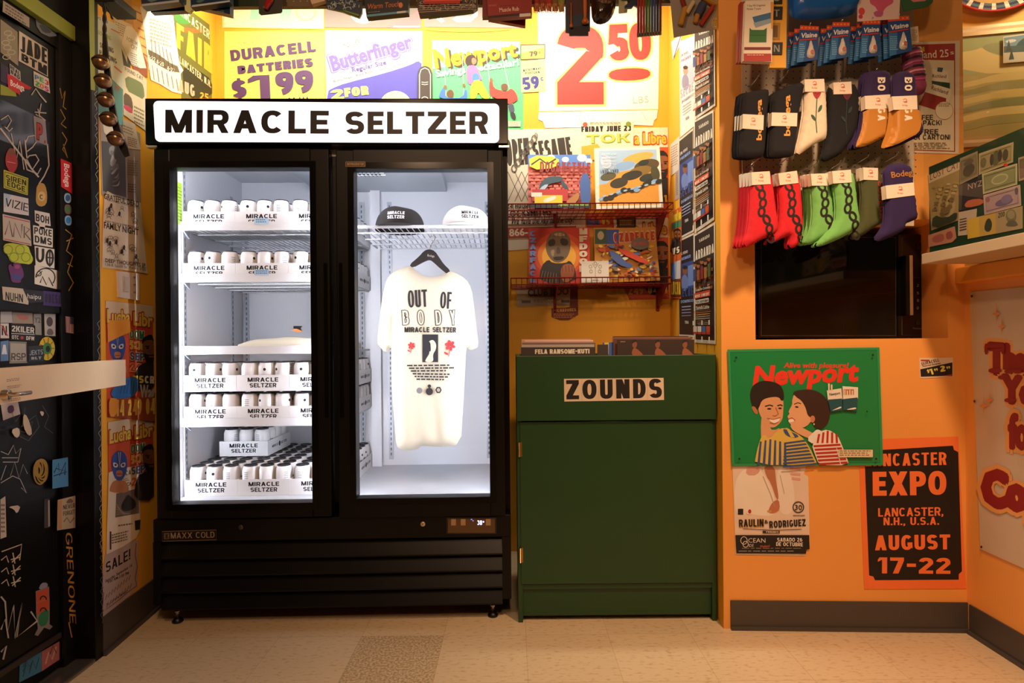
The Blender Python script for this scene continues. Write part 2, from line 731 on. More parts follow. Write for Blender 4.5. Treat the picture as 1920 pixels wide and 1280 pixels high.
    def greek(s, x0, y0, x1, y1, n, m, w=None, slope=0.0, seed=1, fill=0.45):
        """rows of small print too fine to read"""
        rnd = random.Random(seed)
        s.k += 1
        dy = (y1 - y0) / n
        for i in range(n):
            x = x0
            y = y0 + dy * i
            end = x1 - rnd.random() * (x1 - x0) * .18
            while x < end - 1:
                L = min(rnd.uniform(.03, .12) * (x1 - x0) + 1.2, end - x)
                o = (x - x0) * slope
                s.add([s.P(x, y + o), s.P(x + L, y + o + L * slope), s.P(x + L, y + o + L * slope + dy * fill), s.P(x, y + o + dy * fill)], [(0, 1, 2, 3)], m)
                x += L + rnd.uniform(.012, .025) * (x1 - x0) + .5
        return s

    def done(s, name, label=None, cat=None, group=None, parent=None, kind=None):
        c = mid(s)
        o = s.build(name, parent, at=None if parent is not None else c)
        return tag(o, label, cat, group, kind)


def struct(o):
    o['kind'] = 'structure'
    return o


# ------------------------------------------------------------------ the setting
WALLC = 'efa652'  # column: same paint as WALLY, warm light's orange cast put into the colour
WALLY = 'f2b02e'


def wall_mat(name, c):
    m = M(c, 0.55, 0, 0, 0.10, 3.0, 0.12)
    return m


YBACK = 3.05
BW = front(YBACK)
LA, LB = (-1.447, 2.055), (-1.525, YBACK)
LW = vplane(LA, LB)
RA, RB = (0.79, 2.214), (0.8236, YBACK)
RW = vplane(RA, RB)
CA, CB = (0.79, 2.214), (1.683, 2.178)
CW = vplane(CA, CB)
RLX = 1.68
RLW = Plane((RLX, 0, 0), (-1, 0, 0))
wm = wall_mat('wall', WALLC)
wmy = wall_mat('wall', WALLY)


def floor_mat():
    m = bpy.data.materials.new('vinyl_tile')
    m.use_nodes = True
    nt = m.node_tree
    N, L = nt.nodes, nt.links
    b = N['Principled BSDF']
    b.inputs['Roughness'].default_value = 0.42
    tc = N.new('ShaderNodeTexCoord')
    mp = N.new('ShaderNodeMapping')
    mp.inputs['Scale'].default_value = (38, 95, 1)
    L.new(tc.outputs['Object'], mp.inputs['Vector'])
    n1 = N.new('ShaderNodeTexNoise')
    n1.inputs['Scale'].default_value = 1.0
    n1.inputs['Detail'].default_value = 4
    L.new(mp.outputs[0], n1.inputs['Vector'])
    rp = N.new('ShaderNodeValToRGB')
    rp.color_ramp.elements[0].position = 0.30
    rp.color_ramp.elements[0].color = (*lin('c0a67e'), 1)
    rp.color_ramp.elements[1].position = 0.46
    rp.color_ramp.elements[1].color = (*lin('dac4a0'), 1)
    L.new(n1.outputs['Fac'], rp.inputs[0])
    # the one darker, coarser tile
    n2 = N.new('ShaderNodeTexNoise')
    n2.inputs['Scale'].default_value = 120
    L.new(tc.outputs['Object'], n2.inputs['Vector'])
    rd = N.new('ShaderNodeValToRGB')
    rd.color_ramp.elements[0].position = 0.42
    rd.color_ramp.elements[0].color = (*lin('a88e68'), 1)
    rd.color_ramp.elements[1].position = 0.58
    rd.color_ramp.elements[1].color = (*lin('d4bf9a'), 1)
    L.new(n2.outputs['Fac'], rd.inputs[0])
    sx = N.new('ShaderNodeSeparateXYZ')
    L.new(tc.outputs['Object'], sx.inputs[0])

    def cmp(src, c, e):
        q = N.new('ShaderNodeMath')
        q.operation = 'COMPARE'
        q.inputs[1].default_value = c
        q.inputs[2].default_value = e
        L.new(src, q.inputs[0])
        return q.outputs[0]
    mu = N.new('ShaderNodeMath')
    mu.operation = 'MULTIPLY'
    L.new(cmp(sx.outputs[0], -0.4155, 0.1525), mu.inputs[0])
    L.new(cmp(sx.outputs[1], 2.0275, 0.1525), mu.inputs[1])
    mx = N.new('ShaderNodeMix')
    mx.data_type = 'RGBA'
    L.new(mu.outputs[0], mx.inputs[0])
    L.new(rp.outputs[0], mx.inputs[6])
    L.new(rd.outputs[0], mx.inputs[7])
    # seams between 305 mm tiles
    br = N.new('ShaderNodeTexBrick')
    br.offset = 0
    br.inputs['Scale'].default_value = 1.0
    br.inputs['Brick Width'].default_value = 0.305
    br.inputs['Row Height'].default_value = 0.305
    br.inputs['Mortar Size'].default_value = 0.0012
    br.inputs['Color1'].default_value = (1, 1, 1, 1)
    br.inputs['Color2'].default_value = (0.93, 0.92, 0.9, 1)
    br.inputs['Mortar'].default_value = (0.78, 0.72, 0.66, 1)
    m2 = N.new('ShaderNodeMapping')
    m2.inputs['Location'].default_value = (-0.042, -0.045, 0)
    L.new(tc.outputs['Object'], m2.inputs['Vector'])
    L.new(m2.outputs[0], br.inputs['Vector'])
    ml = N.new('ShaderNodeMix')
    ml.data_type = 'RGBA'
    ml.blend_type = 'MULTIPLY'
    ml.inputs[0].default_value = 1
    L.new(mx.outputs[2], ml.inputs[6])
    L.new(br.outputs['Color'], ml.inputs[7])
    L.new(ml.outputs[2], b.inputs['Base Color'])
    return m


b = MB()
b.box(-2.2, 3.6, -1.6, 3.4, -0.06, 0, floor_mat())
struct(b.build('floor'))
b = MB()
b.box(-2.2, 3.6, -1.6, 3.4, 2.98, 3.05, M('8c8272', 0.9))
struct(b.build('ceiling'))
b = MB()
b.prism([(LB[0] - .1, YBACK, 0), (RB[0] + .02, YBACK, 0), (RB[0] + .02, YBACK + .1, 0), (LB[0] - .1, YBACK + .1, 0)], (0, 0, 2.98), wmy)
struct(b.build('wall_back'))
b = MB()
b.prism([(LA[0], LA[1], 0), (LB[0], LB[1], 0), (LB[0] - .12, LB[1], 0), (LA[0] - .12, LA[1], 0)], (0, 0, 2.98), wmy)
struct(b.build('wall_left'))
# column block with the microwave niche: niche X range on the column plane
nl, nr = CW.hit(1416, 560), CW.hit(1777, 560)
nz0, nz1 = CW.hit(1500, 636).z, CW.hit(1500, 415).z


def cy(x):
    return CA[1] + (x - CA[0]) * (CB[1] - CA[1]) / (CB[0] - CA[0])


b = MB()
YN = 2.95
for xa, xb, za, zb in ((CA[0], nl.x, 0, 2.98), (nr.x, CB[0], 0, 2.98), (nl.x, nr.x, 0, nz0), (nl.x, nr.x, nz1, 2.98)):
    xr = RB[0] + .021 if xa == CA[0] else xa
    xq = xa + .0205 if xa == CA[0] else xa
    b.prism([(xa, cy(xa), za), (xb, cy(xb), za), (xb, YN, za), (xr, YN, za), (xq, cy(xa) + .0009, za), (xa, cy(xa) + .0009, za)][:6 if xa == CA[0] else 4], (0, 0, zb - za), wm)
b.prism([(nl.x, 2.82, nz0), (nr.x, 2.82, nz0), (nr.x, YN, nz0), (nl.x, YN, nz0)], (0, 0, nz1 - nz0), wm)
struct(b.build('wall_front_right'))
b = MB()
b.prism([(RA[0], RA[1] + .001, 0), (RA[0] + .02, RA[1] + .001, 0), (RB[0] + .02, RB[1], 0), (RB[0], RB[1], 0)], (0, 0, 2.98), wmy)
struct(b.build('wall_return'))
# low wall on the right under the counter
cz = 1.35
b = MB()
b.box(RLX, RLX + .12, -1.2, cy(RLX), 0, cz - .02, wm)
struct(b.build('wall_right'))
b = MB()
b.box(RLX - .035, RLX + .03, -1.2, cy(RLX) - .001, cz - .06, cz - .001, M('f0a23c', .5), .006)
struct(b.build('trim_1'))
# the wall with the painting, behind the counter
PA, PB = (1.72, 2.86), (3.5, 2.30)
PW = vplane(PA, PB)
b = MB()
b.prism([(PA[0], PA[1], 0), (PB[0], PB[1], 0), (PB[0], PB[1] + .1, 0), (PA[0], PA[1] + .1, 0)], (0, 0, 2.98), M('f0b448', .55))
struct(b.build('wall_rear_right'))
# baseboards
bbm = M('4a4440', 0.5, 0, 0, .06)


def baseboard(name, a, c, n, h=0.108, t=0.006):
    n = Vector(n) * t
    b = MB()
    a, c = Vector((*a, 0)), Vector((*c, 0))
    toe = n * 2.6
    for z0, z1, o in ((0.0, .012, toe), (.012, h, n)):
        b.prism([a + Vector((0, 0, z0)), c + Vector((0, 0, z0)), c + o + Vector((0, 0, z0)), a + o + Vector((0, 0, z0))], (0, 0, z1 - z0), bbm)
    return struct(b.build(name))


baseboard('baseboard_front_right', (CA[0] + .025, cy(CA[0] + .025)), (CB[0] - .002, cy(CB[0])), CW.n)
baseboard('baseboard_right', (RLX, cy(RLX) - .018), (RLX, -1.0), (-1, 0, 0))
baseboard('baseboard_left', (LA[0], LA[1]), (LB[0], LB[1] - .02), LW.n, 0.135)
# ------------------------------------------------------------------ the cooler
FXC, FYC, FRZ = -0.708, 2.27, R(1.24)
fridge = root('display_cooler', (FXC, FYC, 0), 'tall black two-door glass display cooler with lit white sign on top', 'refrigerator', rz=FRZ)
FT = mat_of(fridge)
FTI = FT.inverted()
FN = (FT.to_3x3() @ Vector((0, -1, 0))).normalized()


def FL(px, py, dy=0.0):
    p = Plane(FT @ Vector((0, dy, 0)), FN)
    return FTI @ p.hit(px, py)


BLK = M('0b0908', 0.42, 0, 0, .05)
BLKG = M('080707', 0.2, 0, 0, .05)
for m_ in (BLK, BLKG):
    m_.node_tree.nodes['Principled BSDF'].inputs['Specular IOR Level'].default_value = .22
WHT = M('e3e5ec', 0.35, 0, 0, .03)
CHROME = M('c9c4bc', 0.25, 1.0, 0, .03)
XL, XR = FL(280, 640).x, FL(955, 640).x
ZH1, ZH0 = FL(617, 186.5).z, FL(617, 272).z
b = MB()
IX = 0.632          # inner half width
IB, IF0, IC = 0.70, 0.47, 1.90   # inner back, floor, ceiling
b.box(XL, -IX - .012, .055, .755, .075, ZH1 - .01, BLK)
b.box(IX + .012, XR, .055, .755, .075, ZH1 - .01, BLK)
b.box(-IX - .012, IX + .012, .055, .755, IC + .012, ZH1 - .012, BLK)
b.box(-IX - .012, IX + .012, IB + .012, .755, .46, IC + .012, BLK)
b.box(-IX - .012, IX + .012, .10, .755, .075, IF0 - .012, BLK)
b.box(XL, XR, .03, .06, .075, .10, BLK)
zt = FL(617, 969).z
zg = FL(617, 1013).z
b.box(XL, XR, .012, .06, zg, zt - .004, BLK, .004)           # upper fascia
b.box(XL, XL + .03, .012, .06, .085, zg, BLK)
b.box(XR - .035, XR, .012, .06, .085, zg, BLK)
b.box(-.014, .046, .056, .098, .46, 1.83, BLK)                 # front mullion
b.build('cabinet', fridge, local=True)
b = MB()
b.box(-IX - .01, -IX, .058, IB, IF0, IC, WHT)
b.box(IX, IX + .01, .058, IB, IF0, IC, WHT)
b.box(-IX, IX, IB, IB + .01, IF0, IC, WHT)
b.box(-IX, IX, .058, IB, IC, IC + .01, WHT)
b.box(-IX, IX, .058, IB, IF0 - .01, IF0, M('c9ced6', .18, 0.0))
b.box(-IX, IX, .068, .085, 1.80, IC, WHT)
b.box(-IX, IX, .056, .068, 1.792, IC, WHT)
b.box(.018, .066, IB - .035, IB, IF0, IC, WHT)               # rear divider
b.build('liner', fridge, local=True)
b = MB()
b.box(-.26, .40, .20, IB, 1.852, IC, M('c4cad4', .4), .004)
b.build('evaporator_housing', fridge, local=True)
b = MB()
for i in range(9):
    x = -.02 + i * .018
    b.box(x, x + .006, .30, .40, 1.846, 1.852, M('3a3f48', .5))
for i in range(3):
    b.box(-.03, .15, .31 + i * .035, .316 + i * .035, 1.845, 1.850, M('e8ecf2', .5))
b.build('fan_guard', fridge, local=True)
LED = M('f2f5ff', .5, 0, 105.0)
for x, y in ((-IX + .006, .063), (-.020, .063), (.052, .063), (IX - .006, .063)):
    b = MB()
    b.box(x - .004, x + .004, y - .004, y + .004, .50, 1.80, LED)
    b.build('light_strip', fridge, local=True)
b = MB()
b.box(-.60, .60, .058, .066, 1.782, 1.79, M('f2f5ff', .5, 0, 38.0))
b.build('light_strip', fridge, local=True)
SLOT = M('5d626c', .5)
for x, y, sx in ((-IX + .022, IB - .004, 1), (FL(681, 700, IB).x, IB - .004, 1), (FL(733, 700, IB).x, IB - .004, 1), (IX - .03, IB - .004, 1), (-IX + .004, .15, 0), (-IX + .004, .58, 0)):
    b = MB()
    if sx:
        b.box(x - .011, x + .011, y - .004, y, IF0 + .03, 1.80, M('b9bec8', .35, .3))
    else:
        b.box(x - .004, x, y - .011, y + .011, IF0 + .03, 1.80, M('b9bec8', .35, .3))
    for k in range(50):
        z = IF0 + .05 + k * .0255
        if sx:
            b.box(x - .003, x + .003, y - .0048, y - .004, z, z + .014, SLOT)
        else:
            b.box(x - .0001, x + .0008, y - .003, y + .003, z, z + .014, SLOT)
    b.build('shelf_standard', fridge, local=True)

# lit sign on top
b = MB()
b.box(XL - .002, XR + .002, -.012, .12, ZH0, ZH1, BLKG, .003)
hd = b.build('sign_box', fridge, local=True)
fp_sign = Plane(FT @ Vector((0, -.012, 0)), FN)
s = Sheet(fp_sign)
o_ = []
for (cx_, cy_), a0 in zip(((298, 199), (927, 204), (927, 259), (301, 257)), (180, 270, 0, 90)):
    o_ += [(cx_ + 9 * math.cos(R(a0 + 15 * k)), cy_ + 9 * math.sin(R(a0 + 15 * k))) for k in range(7)]
s.outline = o_
s.prism([s._at(x, y, .0005) for x, y in o_], s.plane.n * .004, M('f3f1ff', .3, 0, 1.15))
s.thick, s.off = .004, .0005
sp = s.build('sign_panel', fridge)
s2 = Sheet(fp_sign)
s2.thick, s2.off = .004, .0007
INK = M('14110f', .5)
s2.text('MIRACLE', 311, 249.5, 617, 251.5, 43, INK, t=.245, wd=1.2, gap=.17)
o = s2.build('lettering', fridge)
s2 = Sheet(fp_sign)
s2.thick, s2.off = .004, .0007
s2.text('SELTZER', 648.5, 252, 915, 252, 42, INK, t=.245, wd=1.12, gap=.14)
o = s2.build('lettering', fridge)
for px in (286, 945):
    b = MB()
    p = FL(px, 275)
    b.box(p.x - .02, p.x + .02, -.006, .02, p.z - .004, p.z + .003, CHROME)
    b.build('hinge_bracket', fridge, local=True)

# doors
HOLE = {'l': (288, 279, 622, 968, 318, 314, 586, 942), 'r': (629, 281, 948, 966, 663, 316, 919, 931)}
for side, (a0, b0, a1, b1, c0, d0, c1, d1) in HOLE.items():
    p0, p1 = FL(a0, b0), FL(a1, b1)
    q0, q1 = FL(c0, (d0)), FL(c1, d1)
    b = MB()
    y0, y1 = 0.0, .05
    b.box(p0.x, q0.x, y0, y1, p1.z, p0.z, BLK, .004)
    b.box(q1.x, p1.x, y0, y1, p1.z, p0.z, BLK, .004)
    b.box(q0.x, q1.x, y0, y1, q0.z, p0.z, BLK)
    b.box(q0.x, q1.x, y0, y1, p1.z, q1.z, BLK)
    g = .024
    b.box(q0.x - g, q0.x, -.0015, .002, q1.z - g, q0.z + g, BLKG)
    b.box(q1.x, q1.x + g, -.0015, .002, q1.z - g, q0.z + g, BLKG)
    b.box(q0.x, q1.x, -.0015, .002, q0.z, q0.z + g, BLKG)
    b.box(q0.x, q1.x, -.0015, .002, q1.z - g, q1.z, BLKG)
    door = b.build('door', fridge, local=True)
    b = MB()
    b.box(q0.x - .004, q1.x + .004, .018, .022, q1.z - .004, q0.z + .004, GLASS)
    b.build('glass_pane', door, local=True)
    b = MB()
    b.box(q0.x - .012, q1.x + .012, .0502, .056, q0.z, q0.z + .012, M('2a2a2d', .6))
    b.box(q0.x - .012, q1.x + .012, .0502, .056, q1.z - .012, q1.z, M('2a2a2d', .6))
    b.box(q0.x - .012, q0.x, .0502, .056, q1.z, q0.z, M('2a2a2d', .6))
    b.box(q1.x, q1.x + .012, .0502, .056, q1.z, q0.z, M('2a2a2d', .6))
    b.build('gasket', door, local=True)
    b = MB()
    hx = p1.x - .016 if side == 'l' else p0.x + .016
    b.box(hx - .007, hx + .007, -.004, .001, .80, 1.40, BLKG, .002)
    b.build('handle', door, local=True)
    if side == 'r':
        fpl = Plane(FT @ Vector((0, -.0016, 0)), FN)
        s = Sheet(fpl, (648, 303, 685, 312.5), M('8a6a45', .35, .4), .001, .0)
        s.rect(649, 304, 684, 311.5, M('2c1d12', .5))
        s.text('REFRIGERATOR', 651, 310, 682, 310, 4.6, M('a5855d', .4), t=.2)
        s.build('name_plate', fridge)

# bottom grille with louvers
b = MB()
b.box(XL + .03, XR - .035, .045, .058, .085, zg, M('060505', .6))
for k in range(4):
    z1 = FL(617, 1017 + k * 31.5).z
    z0 = FL(617, 1044 + k * 31.5).z
    b.prism([(XL + .03, .040, z1), (XL + .03, .044, z1), (XL + .03, .020, z0 - .006), (XL + .03, .012, z0 - .006), (XL + .03, .011, z0)], (XR - XL - .065, 0, 0), M('0b0908', .3))
b.build('grille', fridge, local=True)
fp0 = Plane(FT @ Vector((0, .012, 0)), FN)
s = Sheet(fp0, [(303.5, 995), (406.5, 992), (407, 1012), (304, 1015)], M('17110c', .4), .002, 0)
s.line([(304.5, 996), (405.7, 993), (406.2, 1011.3), (305, 1014)], 1.3, M('9d8468', .3, .5), True)
s.rect(308, 999, 318, 1010, M('9d8468', .3, .5), -.03)
s.line([(310, 1001), (316, 1008)], 1.4, INK)
s.line([(316, 1001), (310, 1008)], 1.4, INK)
s.line([(313, 1000), (313, 1009)], 1.4, INK)
s.text('MAXX COLD', 321, 1009, 403, 1007, 11, M('c2ae96', .3, .4), t=.15)
s.build('badge', fridge)
for px, py, c in ((452, 988, '5d5146'), (793, 982, 'd8c7ae')):
    p = FL(px, py, .012)
    b = MB()
    T = Matrix.Translation(p) @ Matrix.Rotation(R(90), 4, 'X')
    b.lathe([(.0095, -.001), (.0095, .004), (.007, .005)], M(c, .3, .7), n=18, T=T)
    b.box(p.x - .0012, p.x + .0012, p.y - .0058, p.y - .004, p.z - .004, p.z + .004, INK)
    b.build('lock', fridge, local=True)
s = Sheet(fp0, (837, 969, 931, 1000), M('1a120b', .15), .004, 0)
s.rect(840, 972, 928, 998, M('5b4028', .25))
for x in (846, 864, 911):
    s.rect(x, 972, x + 9, 984, M('a58a64', .3))  # tan highlights of the glossy panel, painted on
s.rect(838, 969.5, 929, 972, M('2b2018', .3))
cp = s.build('control_panel', fridge)
s = Sheet(fp0)
s.off = .0045
s.text('38', 895, 983, 904, 983, 8.5, M('b8c4ff', .4, 0, 2.5), t=.22)
s.text('-.', 883, 976, 888, 976, 6, M('7f8cff', .4, 0, 1.5), t=.3)
s.ring(906.5, 977, 1.6, 1.6, .8, M('b8c4ff', .4, 0, 2.5), 10)
s.build('display', cp, local=False)
for px, py, dy in ((320, 1176, .05), (924, 1164, .05), (320, 1176, .66), (924, 1164, .66)):
    x = FL(px, py, 0).x
    b = MB()
    b.lathe([(.02, 0), (.021, .006), (.012, .016), (.009, .018)], M('0d0c0b', .4), (x, dy, 0), 16)
    b.lathe([(.0065, .018), (.0065, .078)], CHROME, (x, dy, 0), 12)
    b.lathe([(.012, .04), (.013, .044), (.012, .048)], CHROME, (x, dy, 0), 6)
    b.build('leg', fridge, local=True)


# wire shelves
def wire_shelf(name, x0, x1, z, y0=.125, y1=IB - .03, rail=0.0, lip=None):
    b = MB()
    wr = M('e9edf3', .4)
    r = .0028
    for y in (y0, y0 + .12, y0 + .27, y0 + .41, y1):
        b.tube([(x0, y, z - .007), (x1, y, z - .007)], .0036, wr, 6)
    b.tube([(x0, y0 - .004, z - .002), (x1, y0 - .004, z - .002)], .004, wr, 6)
    b.tube([(x0, y0, z - .004), (x0, y1, z - .004)], .004, wr, 6)
    b.tube([(x1, y0, z - .004), (x1, y1, z - .004)], .004, wr, 6)
    n = int((x1 - x0) / .024)
    for i in range(1, n):
        x = x0 + (x1 - x0) * i / n
        b.tube([(x, y0 - .004, z - .002), (x, y1, z - .002)], .0019, wr, 5)
    o = b.build('wire_shelf', fridge, local=True)
    if rail:
        b = MB()
        b.box(x0, x1, y0 - .016, y0 - .009, z - .012, z - .012 + rail, M('eef1f6', .4), .001)
        b.build('price_rail', o, local=True)
    b = MB()
    for xx in (x0, x1):
        b.prism([(xx - .003, y0, z - .006), (xx - .003, y0 + .05, z - .006), (xx - .003, y0 + .05, z - .035)], (.006, 0, 0), M('9aa0aa', .4))
    b.build('shelf_clip', o, local=True)
    return o


SX0, SX1 = -IX + .008, .006
SH = {'top': 1.562, 'second': 1.352, 'middle': 1.06, 'lower': .768}
for k, z in SH.items():
    wire_shelf(k, SX0, SX1, z, rail=.034)
wire_shelf('right', .052, IX - .01, 1.567)
# blue price tags on two rails
for z, k in ((1.567, 0), (1.357, 1)):
    p = FT @ Vector((FL(493, 415).x, .082, z + .006))
    s = Sheet(Plane(FT @ Vector((0, .1085, 0)), FN))
    y = 409 if k == 0 else 505
    s.prism([s._at(x_, y_, 0) for x_, y_ in ((477, y), (504, y), (504, y + 11), (477, y + 11))], FN * .0008, M('b9dcf6', .5))
    s.off, s.thick = 0, .0009
    s.greek(480, y + 2, 502, y + 10, 2, M('5c87ad', .5), seed=k)
    s.build('price_tag', fridge)
# green energy label on the inner wall
b = MB()
g0, g1 = 1.575, 1.745
b.box(-IX, -IX + .0012, .08, .165, g0, g1, M('a9dc2e', .5))
for i in range(11):
    z = g1 - .02 - i * .013
    b.box(-IX + .0012, -IX + .0014, .088, .088 + (.065 if i % 3 else .04), z - .003, z, M('51752a', .5))
b.build('energy_label', fridge, local=True)

# ------------------------------------------------------------------ cans and trays
CANW = M('f1f2f4', .35, 0, 0, .03)
CANG = M('3f4147', .28, .75, 0, .03)
PRN = M('2a2c31', .95)
PRN.node_tree.nodes['Principled BSDF'].inputs['Specular IOR Level'].default_value = .05
PRG = M('9fa3ab', .5)


def cyl_pt(a, z, r=.03335):
    return (r * math.sin(a), -r * math.cos(a), z)


def build_can():
    t = root('seltzer_can', (0, 0, 0), 'white can', 'can')
    b = MB()
    b.lathe([(.0245, 0), (.027, .002), (.0325, .012), (.033, .016), (.033, .094), (.0315, .101), (.0275, .110), (.0262, .1125)], CANW, n=24)
    # round mark, a block of small print and a name printed on the wall
    vs = [cyl_pt(0, .086)] + [cyl_pt(.17 * math.cos(k * R(30)), .086 + .0058 * math.sin(k * R(30))) for k in range(12)]
    b.add(vs, [(0, 1 + k, 1 + (k + 1) % 12) for k in range(12)], PRN)
    for i in range(9):
        z = .088 - i * .0075
        b.add([cyl_pt(1.75, z), cyl_pt(2.0, z), cyl_pt(2.25, z), cyl_pt(2.25, z + .003), cyl_pt(2.0, z + .003), cyl_pt(1.75, z + .003)], [(0, 1, 4, 5), (1, 2, 3, 4)], PRG)
    for word, z in (('MIRACLE', .052), ('SELTZER', .036)):
        tv, tf, a, c = text_block(word, .24, 1.1)
        b.add([cyl_pt((x / c - .5) * 1.3, z + y * .011) for x, y in tv], tf, PRN)
    b.build('can_body', t, local=True)
    b = MB()
    b.lathe([(.0262, .1122), (.0272, .1140), (.0272, .1160), (.0262, .1165), (.0245, .1128), (.001, .1128)], CANG, n=22)
    b.build('lid', t, local=True)
    b = MB()
    b.box(-.007, .007, -.012, .010, .1130, .1142, CANG, .0004)
    b.build('pull_tab', t, local=True)
    return t


can0 = build_can()
can_used = [False]


def dup(src, loc, rz, label, group=None):
    r = src.copy()
    COL.objects.link(r)
    r.location = loc
    r.rotation_euler = (0, 0, rz)
    r['label'] = label
    if group:
        r['group'] = group
    for ch in list(src.children):
        c = ch.copy()
        COL.objects.link(c)
        c.parent = r
        for g in ch.children:
            d = g.copy()
            COL.objects.link(d)
            d.parent = c
    return r


TW, TD, TH = .2128, .281, .066
TRAYM = M('f0f1f3', .55, 0, 0, .03)


def build_tray(label, loc, group):
    t = MB()
    w = .0022
    t.box(0, TW, 0, w, 0, TH, TRAYM)
    t.box(0, TW, TD - w, TD, 0, TH, TRAYM)
    t.box(0, w, w, TD - w, 0, TH, TRAYM)
    t.box(TW - w, TW, w, TD - w, 0, TH, TRAYM)
    t.box(w, TW - w, w, TD - w, 0, .002, TRAYM)
    for word, z in (('MIRACLE', .0385), ('SELTZER', .0155)):
        tv, tf, a, c = text_block(word, .23, 1.15)
        sc = .017
        L = .124 if word == 'MIRACLE' else .108
        t.add([(TW / 2 + (x / c - .5) * L, -.0003, z + y * sc) for x, y in tv], tf, PRN)
        t.add([(TW + .0003, .05 + (0 if word == 'MIRACLE' else .105) + x / c * .075, .028 + y * .011) for x, y in tv], tf, PRN)
    vs = [(TW + .0003, .14 + .010 * math.cos(k * R(30)), .033 + .012 * math.sin(k * R(30))) for k in range(12)]
    t.add(vs, [list(range(12))], PRN)
    o = t.build('seltzer_tray')
    o.location = FT @ Vector(loc)
    o.rotation_euler = (0, 0, FRZ)
    return tag(o, label, 'tray', group)


ORD = ['first', 'second', 'third', 'fourth']
ROWN = ['front row', 'second row', 'third row', 'rear row']
TRN = ['left tray', 'middle tray', 'right tray']
tray0 = [None]


def tray_with_cans(loc, tname, where, cells, group):
    lab = f'white {where} cardboard tray of seltzer cans, {tname}'
    if tray0[0] is None:
        tray0[0] = build_tray(lab, loc, group)
    else:
        c = tray0[0].copy()
        COL.objects.link(c)
        c.location = FT @ Vector(loc)
        c['label'] = lab
        c['group'] = group
    for i, j in cells:
        p = FT @ Vector((loc[0] + .0385 + .0679 * i, loc[1] + .0385 + .068 * j, loc[2] + .0025))
        rz = random.choice((0.15, -.5, .6, 1.2, -1.9, -2.2, 3.0, -1.2, .35)) + random.uniform(-.2, .2)
        lab = f'{ORD[i]} white can in the {ROWN[j]} of the {where} {tname}'
        if not can_used[0]:
            can_used[0] = True
            can0.location, can0.rotation_euler = p, (0, 0, rz)
            can0['label'], can0['group'] = lab, 'seltzer cans in the cooler'
        else:
            dup(can0, p, rz, lab, 'seltzer cans in the cooler')


FRONT2 = [(i, j) for j in (0, 1) for i in range(3)]
ALL = [(i, j) for j in range(4) for i in range(3)]
TX0 = -IX + .0055
for where, z in (('top-shelf', SH['top']), ('second-shelf', SH['second']), ('lower-shelf', SH['lower']), ('doubled-up', SH['lower'] + .1275), ('cooler-floor', IF0)):
    full = where == 'cooler-floor'
    for k in range(3):
        for d in range(2):
            if d == 1 and k < 2 and not full:
                continue
            cells = ALL if full else (FRONT2 if d == 0 else []) + ([(2, j) for j in ((2, 3) if d == 0 else range(4))] if k == 2 else [])
            tray_with_cans((TX0 + k * .2135, .130 + d * .2815, z + .001), TRN[k] + (' behind' if d else ' in front'), where, cells, 'white seltzer trays in the cooler')
p = FL(418.5, 850, .38)
tray_with_cans((p.x, .345, IF0 + .1215), 'set alone on top', 'cooler-floor', ALL, 'white seltzer trays in the cooler')


# ------------------------------------------------------------------ caps on the right shelf
def cap(px, ypx, depth, col, ink, label, tx=0.0):
    c = FTI @ W(px, ypx, depth)
    cx, cyy, z = c.x, c.y, 1.5695
    t = root('baseball_cap', FT @ Vector((cx, cyy, z)), label, 'cap', rz=FRZ)
    a, bb, h = .104, .112, .098
    b = MB()
    n, k = 72, 24
    vs, fs = [], []
    for i in range(k + 1):
        u = i / k * R(88)
        r = math.cos(u) ** .75
        zz = h * math.sin(u) ** .9
        for j in range(n):
            w = 2 * math.pi * j / n
            seam = 1 - .012 * (abs(math.cos(3 * w)) < .12)
            vs.append((a * r * seam * math.cos(w), bb * r * seam * math.sin(w), zz + .004 * math.sin(w * 2) * (i / k)))
    for i in range(k):
        for j in range(n):
            fs.append((i * n + j, i * n + (j + 1) % n, (i + 1) * n + (j + 1) % n, (i + 1) * n + j))
    fs.append([k * n + j for j in range(n)])
    b.add(vs, fs, col, True)
    crown = b.build('crown', t, local=True)
    b = MB()
    for word, zz in (('MIRACLE', .049), ('SELTZER', .030)):
        tv, tf, q, e = text_block(word, .24, 1.1)
        pts = []
        for x, y in tv:
            X, Z = tx + (x / e - .5) * .07, zz + y * .014
            u = math.asin(min(1, (Z / h) ** (1 / .9)))
            r = math.cos(u) ** .75
            pts.append((X, -bb * r * math.sqrt(max(0, 1 - (X / (a * r)) ** 2)) - .0035, Z))
        b.add(pts, tf, ink)
    b.build('embroidery', crown, local=True)
    b = MB()
    vs, fs = [], []
    m_ = 14
    for i in range(m_ + 1):
        w = R(200 + 140 * i / m_)
        vs += [(a * math.cos(w), bb * math.sin(w), .004), (a * 1.02 * math.cos(w), bb * math.sin(w) - .07 * math.sin(math.pi * i / m_), .003 - .0 * i), (a * math.cos(w), bb * math.sin(w), .001), (a * 1.02 * math.cos(w), bb * math.sin(w) - .07 * math.sin(math.pi * i / m_), 0.0)]
    for i in range(m_):
        q = 4 * i
        fs += [(q, q + 4, q + 5, q + 1), (q + 2, q + 3, q + 7, q + 6), (q + 1, q + 5, q + 7, q + 3)]
    b.add(vs, fs, col)
    b.build('brim', t, local=True)
    b = MB()
    b.lathe([(.006, h - .002), (.005, h + .002), (.002, h + .004)], col, n=10)
    b.build('top_button', t, local=True)


